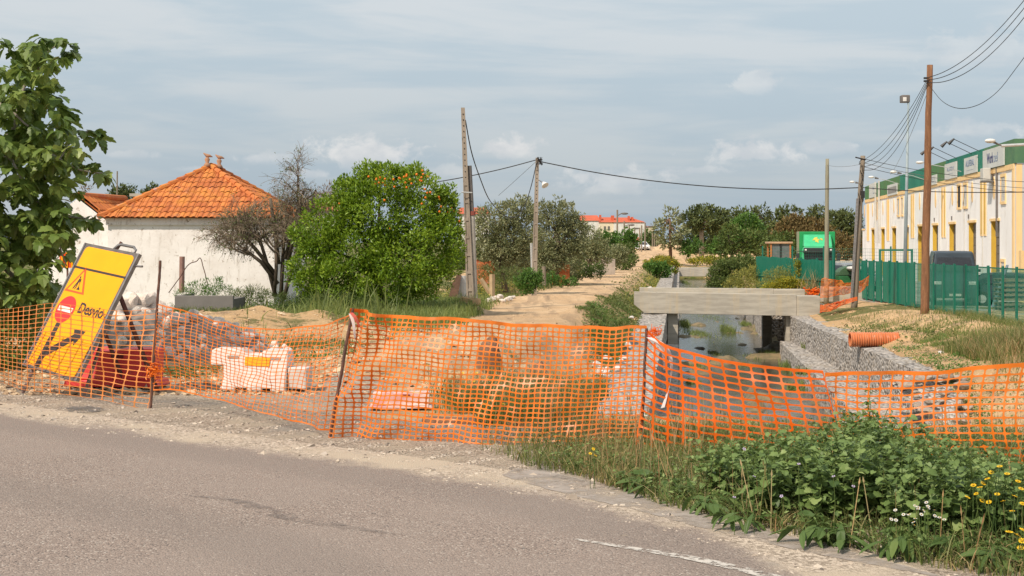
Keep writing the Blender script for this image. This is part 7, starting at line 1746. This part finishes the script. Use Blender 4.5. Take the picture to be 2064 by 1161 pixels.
# truck
TG = M('truck_green', (.015, .30, .09), (.012, .27, .08), 2, .45); TG2 = M('truck_light_green', (.06, .50, .22), (.05, .45, .20), 2, .35)
tk = thing('green_truck', 'green box truck with a leaping animal emblem above its windscreen', 'truck', (PX(1649, 102), 102, -1.25))
tk.rotation_euler = (0, 0, R(-10))
b = MB(); b.bb((-1.28, 1.9, .95), (1.28, 9.5, 3.62)); b.build('cargo_box', TG, tk, bevel=.03)
b = MB(); b.bb((-1.30, 1.88, .9), (-1.283, 9.5, 3.65)); b.build('box_side_trim', M('weathered_side', (.30, .33, .20), (.25, .28, .17), 1, .7), tk)
b = MB(); b.prism([(-1.12, .55), (1.12, .55), (1.15, 1.4), (1.08, 2.3), (.98, 2.52), (-.98, 2.52), (-1.08, 2.3), (-1.15, 1.4)], 0, 1.8); b.build('cab', TG2, tk, bevel=.06)
b = MB(); V = [(-1.0, .1, 2.53), (1.0, .1, 2.53), (.92, 1.3, 3.35), (-.92, 1.3, 3.35), (-1.05, 1.8, 2.53), (1.05, 1.8, 2.53), (1.0, 1.8, 3.42), (-1.0, 1.8, 3.42)]
b.add(V, [[(0, 1, 2, 3), (3, 2, 6, 7), (0, 3, 7, 4), (1, 5, 6, 2), (4, 7, 6, 5), (0, 4, 5, 1)]]); b.build('wind_deflector', TG2, tk, bevel=.05)
b = MB(); b.prism([(-.98, 1.35), (-.6, 1.18), (.6, 1.18), (.98, 1.35), (1.0, 2.1), (-1.0, 2.1)], -.03, .02); b.build('windscreen', GL, tk)
b = MB(); b.prism([(-1.05, 2.1), (1.05, 2.1), (1.0, 2.45), (-1.0, 2.45)], -.28, .0); b.build('sun_visor', BLK, tk, bevel=.03)
for s in (-1, 1):
    b = MB(); b.box((s*1.42, -.1, 1.75), (.24, .18, .62)); b.build('mirror', BLK, tk, bevel=.04)
    b = MB(); b.tube([(s*1.05, -.05, 2.2), (s*1.45, -.12, 2.2), (s*1.45, -.12, 1.95)], .03, 6); b.build('mirror_arm', BLK, tk)
    b = MB(); b.box((s*.88, -.26, 2.3), (.14, .05, .1)); b.build('marker_light', LENS, tk)
    b = MB(); b.box((s*.85, -.04, .75), (.35, .08, .18)); b.build('headlight', LENS, tk, bevel=.02)
    for y_ in (.9, 6.9, 8.1): wheel(tk, (s*1.0, y_, .5), .5, .3)
b = MB(); b.box((0, -.03, .75), (1.2, .06, .5)); b.build('grille', BLK, tk, bevel=.03)
b = MB(); b.box((0, 5, .72), (.8, 8.2, .25)); b.build('chassis', BLK, tk)
# emblem: abstract leaping shape
b = MB()
def emb(pts):
    n = len(pts); V = []
    for x_, z_ in pts: f = (z_-2.53)/.82; V.append((x_, .1+1.2*f-.035, z_-.0))
    b.add(V, [np.arange(n)[None, :], np.arange(n)[None, ::-1]])
emb([(-.38, 2.98), (-.22, 3.18), (.02, 3.22), (-.05, 3.12), (.16, 3.05), (.04, 2.96), (.05, 2.78), (-.08, 2.88), (-.2, 2.86), (-.16, 3.0)]); emb([(.14, 3.15), (.34, 3.10), (.36, 2.98), (.22, 3.0)])
b.build('emblem', M('emblem_gold', (.62, .50, .08), None, 3, .5), tk)
# digger cab
tr2 = thing('backhoe', 'orange backhoe whose cab shows above the corrugated fence', 'digger', (PX(1570, 112), 112, -1.2))
OR = M('digger_orange', (.50, .20, .06), (.42, .17, .06), 3, .6)
b = MB(); b.box((0, 0, 1.1), (2.0, 3.4, .9)); b.build('chassis', OR, tr2, bevel=.05)
b = MB(); b.box((0, 0, 2.75), (1.9, 1.7, .16)); b.build('roof', M('cab_roof', (.55, .36, .22), None, 3, .7), tr2, bevel=.04)
for sx in (-.75, 0, .75): b = MB(); b.box((sx, -.7, 2.1), (.12, .1, 1.14)); b.build('cab_pillar', OR if sx else BLK, tr2)
for sx in (-.75, .75): b = MB(); b.box((sx, .7, 2.1), (.12, .1, 1.14)); b.build('cab_pillar', OR, tr2)
b = MB(); b.bb((-.69, -.69, 1.56), (.69, -.67, 2.66)); b.build('windscreen', M('tinted_glass', (.16, .19, .20), None, 3, .15), tr2)
for sx, y_, r in ((-.95, -1.1, .45), (.95, -1.1, .45), (-.95, 1.1, .65), (.95, 1.1, .65)): wheel(tr2, (sx, y_, r), r, .35)
# rubbish container
BIN = M('container_green', (.035, .17, .06), (.03, .14, .05), 2, .5)
bn = thing('rubbish_container', 'green wheeled rubbish container with a curved lid and a white bag on top', 'container', (PX(1711, 76), 76, -1.27))
b = MB(); b.box((0, 0, .62), (1.25, 1.0, .95), taper=1.06); b.build('body', BIN, bn, bevel=.03)
b = MB(); n = 9
pr_ = [(.68*math.cos(PI*k/n), 1.11+.48*math.sin(PI*k/n)) for k in range(n+1)]
b.prism([(-x_, z_) for x_, z_ in pr_], -.55, .55); b.build('lid', M('lid_green', (.06, .13, .06), (.05, .10, .05), 2, .55), bn, bevel=.015)
b = MB(); b.box((.35, -.53, .75), (.36, .01, .14)); b.build('label_plate', SW, bn)
for sx in (-.5, .5):
    for sy in (-.35, .35): wheel(bn, (sx, sy, .09), .09, .06)
b = clod('rubbish_bag', 'white plastic bag of rubbish drooping off the green container', PP(1724, 541, 75.2), (.42, .3, .14), 12, M('white_bag', (.68, .66, .62), (.55, .53, .5), 4, .5), 'bag')
tr3 = thing('rubbish_container', 'dark slatted crate container behind the grey leaning pole', 'container', (PX(1735, 75), 75, -1.27))
b = MB()
for k in range(12): b.bb((-.55+k*.1, -.5, .1), (-.49+k*.1, -.46, 1.1))
b.bb((-.57, -.52, 1.1), (.63, .5, 1.16)); b.bb((-.57, -.44, .05), (.63, .5, .1)); b.build('slatted_frame', BLK, tr3)
b = MB(); b.bb((PX(1655, 71.8), 71.8, -1.4), (PX(1745, 71.8), 72.05, PZ(577, 71.8))); tag(b.build('low_wall', CONC), 'low pale concrete wall at the foot of the containers', 'wall')
b = MB(); b.bb((PX(1684, 88), 88, -1.2), (PX(1722, 88), 88.4, PZ(526, 88))); tag(b.build('trailer_wall', PALE), 'pale low trailer panel behind the rubbish container', 'trailer')
b = MB(); b.bb((PX(1684, 77.5), 77.5, -1.27), (PX(1690, 77.5), 78, PZ(548, 77.5))); b.bb((PX(1683, 77.5), 77.4, -1.27), (PX(1691, 77.5), 77.49, PZ(552, 77.5))); tag(b.build('plastic_drum', PALE), 'pale plastic drum squeezed beside the rubbish container', 'drum')
# pallets and a stack of panels near the warehouse corner
pz = thing('pallet_stack', 'stack of wooden pallets seen through the thin netting', 'pallets', (PX(2035, 60), 60, -1.27))
for k in range(7):
    b = MB()
    for j in range(5): b.box((-.45+j*.22, 0, .12+k*.2), (.12, 1.0, .025))
    for j in range(3): b.box((0, -.45+j*.45, .055+k*.2), (1.0, .1, .09))
    b.build('pallet', GWOOD, pz)
b = MB(); 
for k in range(5): b.prism([(PX(1998+k*3, 62), -1.25), (PX(2003+k*3, 62), -1.25), (PX(2032+k*2, 62), .6), (PX(2028+k*2, 62), .6)], 62+k*.1, 62.05+k*.1)
tag(b.build('leaning_panel', M('blue_grey_panel', (.25, .34, .40), (.2, .28, .33), 3, .5)), 'blue grey slanted panels leaning beside the pallets', 'panel')
b = MB(); b.bb((PX(2058, 66), 66, -1.27), (PX(2080, 66), 66.3, PZ(505, 66))); tag(b.build('gate_pillar', YEL), 'yellow gate pillar at the frame edge by the warehouse', 'pillar')

# ================================================================ DISTANT BUILDINGS
CRM = M('cream_render', (.74, .64, .47), (.70, .60, .44), 1, .85); FWH = M('far_white', (.74, .72, .68), None, 1, .85); RT = M('red_roof', (.58, .13, .06), (.50, .11, .055), .6, .8)
def far_block(label, x0, x1, ey_, by_, ry_, Y, wall, roofpoly=None, wins=(), name='apartment_building', dep=14, chims=()):
    th_ = thing(name, label, 'building', (PX((x0+x1)/2, Y), Y, PZ(by_, Y)))
    b = MB(); b.bb((PX(x0, Y), Y, PZ(by_, Y)), (PX(x1, Y), Y+dep, PZ(ey_, Y))); b.build('wall', wall, th_, world=True)
    a_, c_, e_, r_ = PX(x0, Y)-.3, PX(x1, Y)+.3, PZ(ey_, Y)+.01, PZ(ry_, Y); ins = roofpoly or 0
    b = MB(); i0 = (c_-a_)*ins
    b.add([(a_, Y-.3, e_), (c_, Y-.3, e_), (c_, Y+dep, e_), (a_, Y+dep, e_), (a_+i0*.3, Y+dep/2, r_), (c_-i0, Y+dep/2, r_)], [[(0, 1, 5, 4), (2, 3, 4, 5), (3, 2, 1, 0)], [(1, 2, 5), (3, 0, 4)]]); rf = b.build('roof', RT, th_, world=True)
    for (px, ty, wpx) in chims: b = MB(); b.bb((PX(px, Y), Y+2, e_+.02), (PX(px+wpx, Y), Y+4, PZ(ty, Y))); b.build('chimney', RT, rf, world=True)
    for (px, py, wp, hp) in wins:
        b = MB(); b.bb((PX(px, Y), Y-.12, PZ(py+hp, Y)), (PX(px+wp, Y), Y-.01, PZ(py, Y))); b.build('window', GREY, th_, world=True)
    return th_
far_block('white apartment end with a red roof behind the olive trees', 1170, 1208.8, 445, 500, 433, 420, FWH, .1)
far_block('cream apartment block with two windows at the end of the track', 1209, 1236.8, 448, 500, 437, 419, CRM, .1, [(1217, 456, 4, 8), (1225, 456, 4, 8), (1222, 480, 8, 6)], chims=[(1209, 433, 4), (1233, 434, 6)])
far_block('pale apartment block with the longest red roof', 1237, 1299, 448, 500, 437.5, 418, FWH, .38, [(1262, 456, 1.4, 2)], chims=[(1267, 435, 4), (1274, 437, 4)])
far_block('low beige building stepping down behind the street poles', 1299.5, 1318, 457, 500, 455, 430, CRM, .3, [(1301, 455, 3, 4)])
far_block('small orange roofed house by the street poles', 1283, 1296, 486, 503, 478, 330, M('far_orange', (.62, .30, .12), None, 1, .8), .3, name='far_house')
far_block('red roofed house peeping out between the concrete pole and the olives', 925, 985, 431, 520, 416, 210, FWH, .15, [(941, 434, 2.5, 4)], name='far_house')
far_block('white house with a red roof far beyond the annex', 168, 212, 402, 440, 392, 230, FWH, .3, [(180, 395, 2, 3)], name='far_house')
far_block('low red roof beyond the bare tree', 600, 668, 424, 520, 404, 150, FWH, .3, name='far_house')
# ridge of earth and sand heaps are the ground; paving blocks by the rubbish heap
scatter_stones([(PX(px, Y), Y, zat(PX(px, Y), Y)) for px, Y in [(985+k*7.1 % 55, 55+k % 4) for k in range(16)]], stones, .07, .16, 'broken block of builders rubble dumped at the track side', 'builders rubble at the track side', 9)
scatter_stones([(PX(px, 47), 47, zat(PX(px, 47), 47)) for px in (936, 940, 945, 950, 954, 958)], [stone_mesh(95, SOIL)], .12, .22, 'clay clod packed round the foot of the concrete pole', 'clay clods at the pole foot', 10)
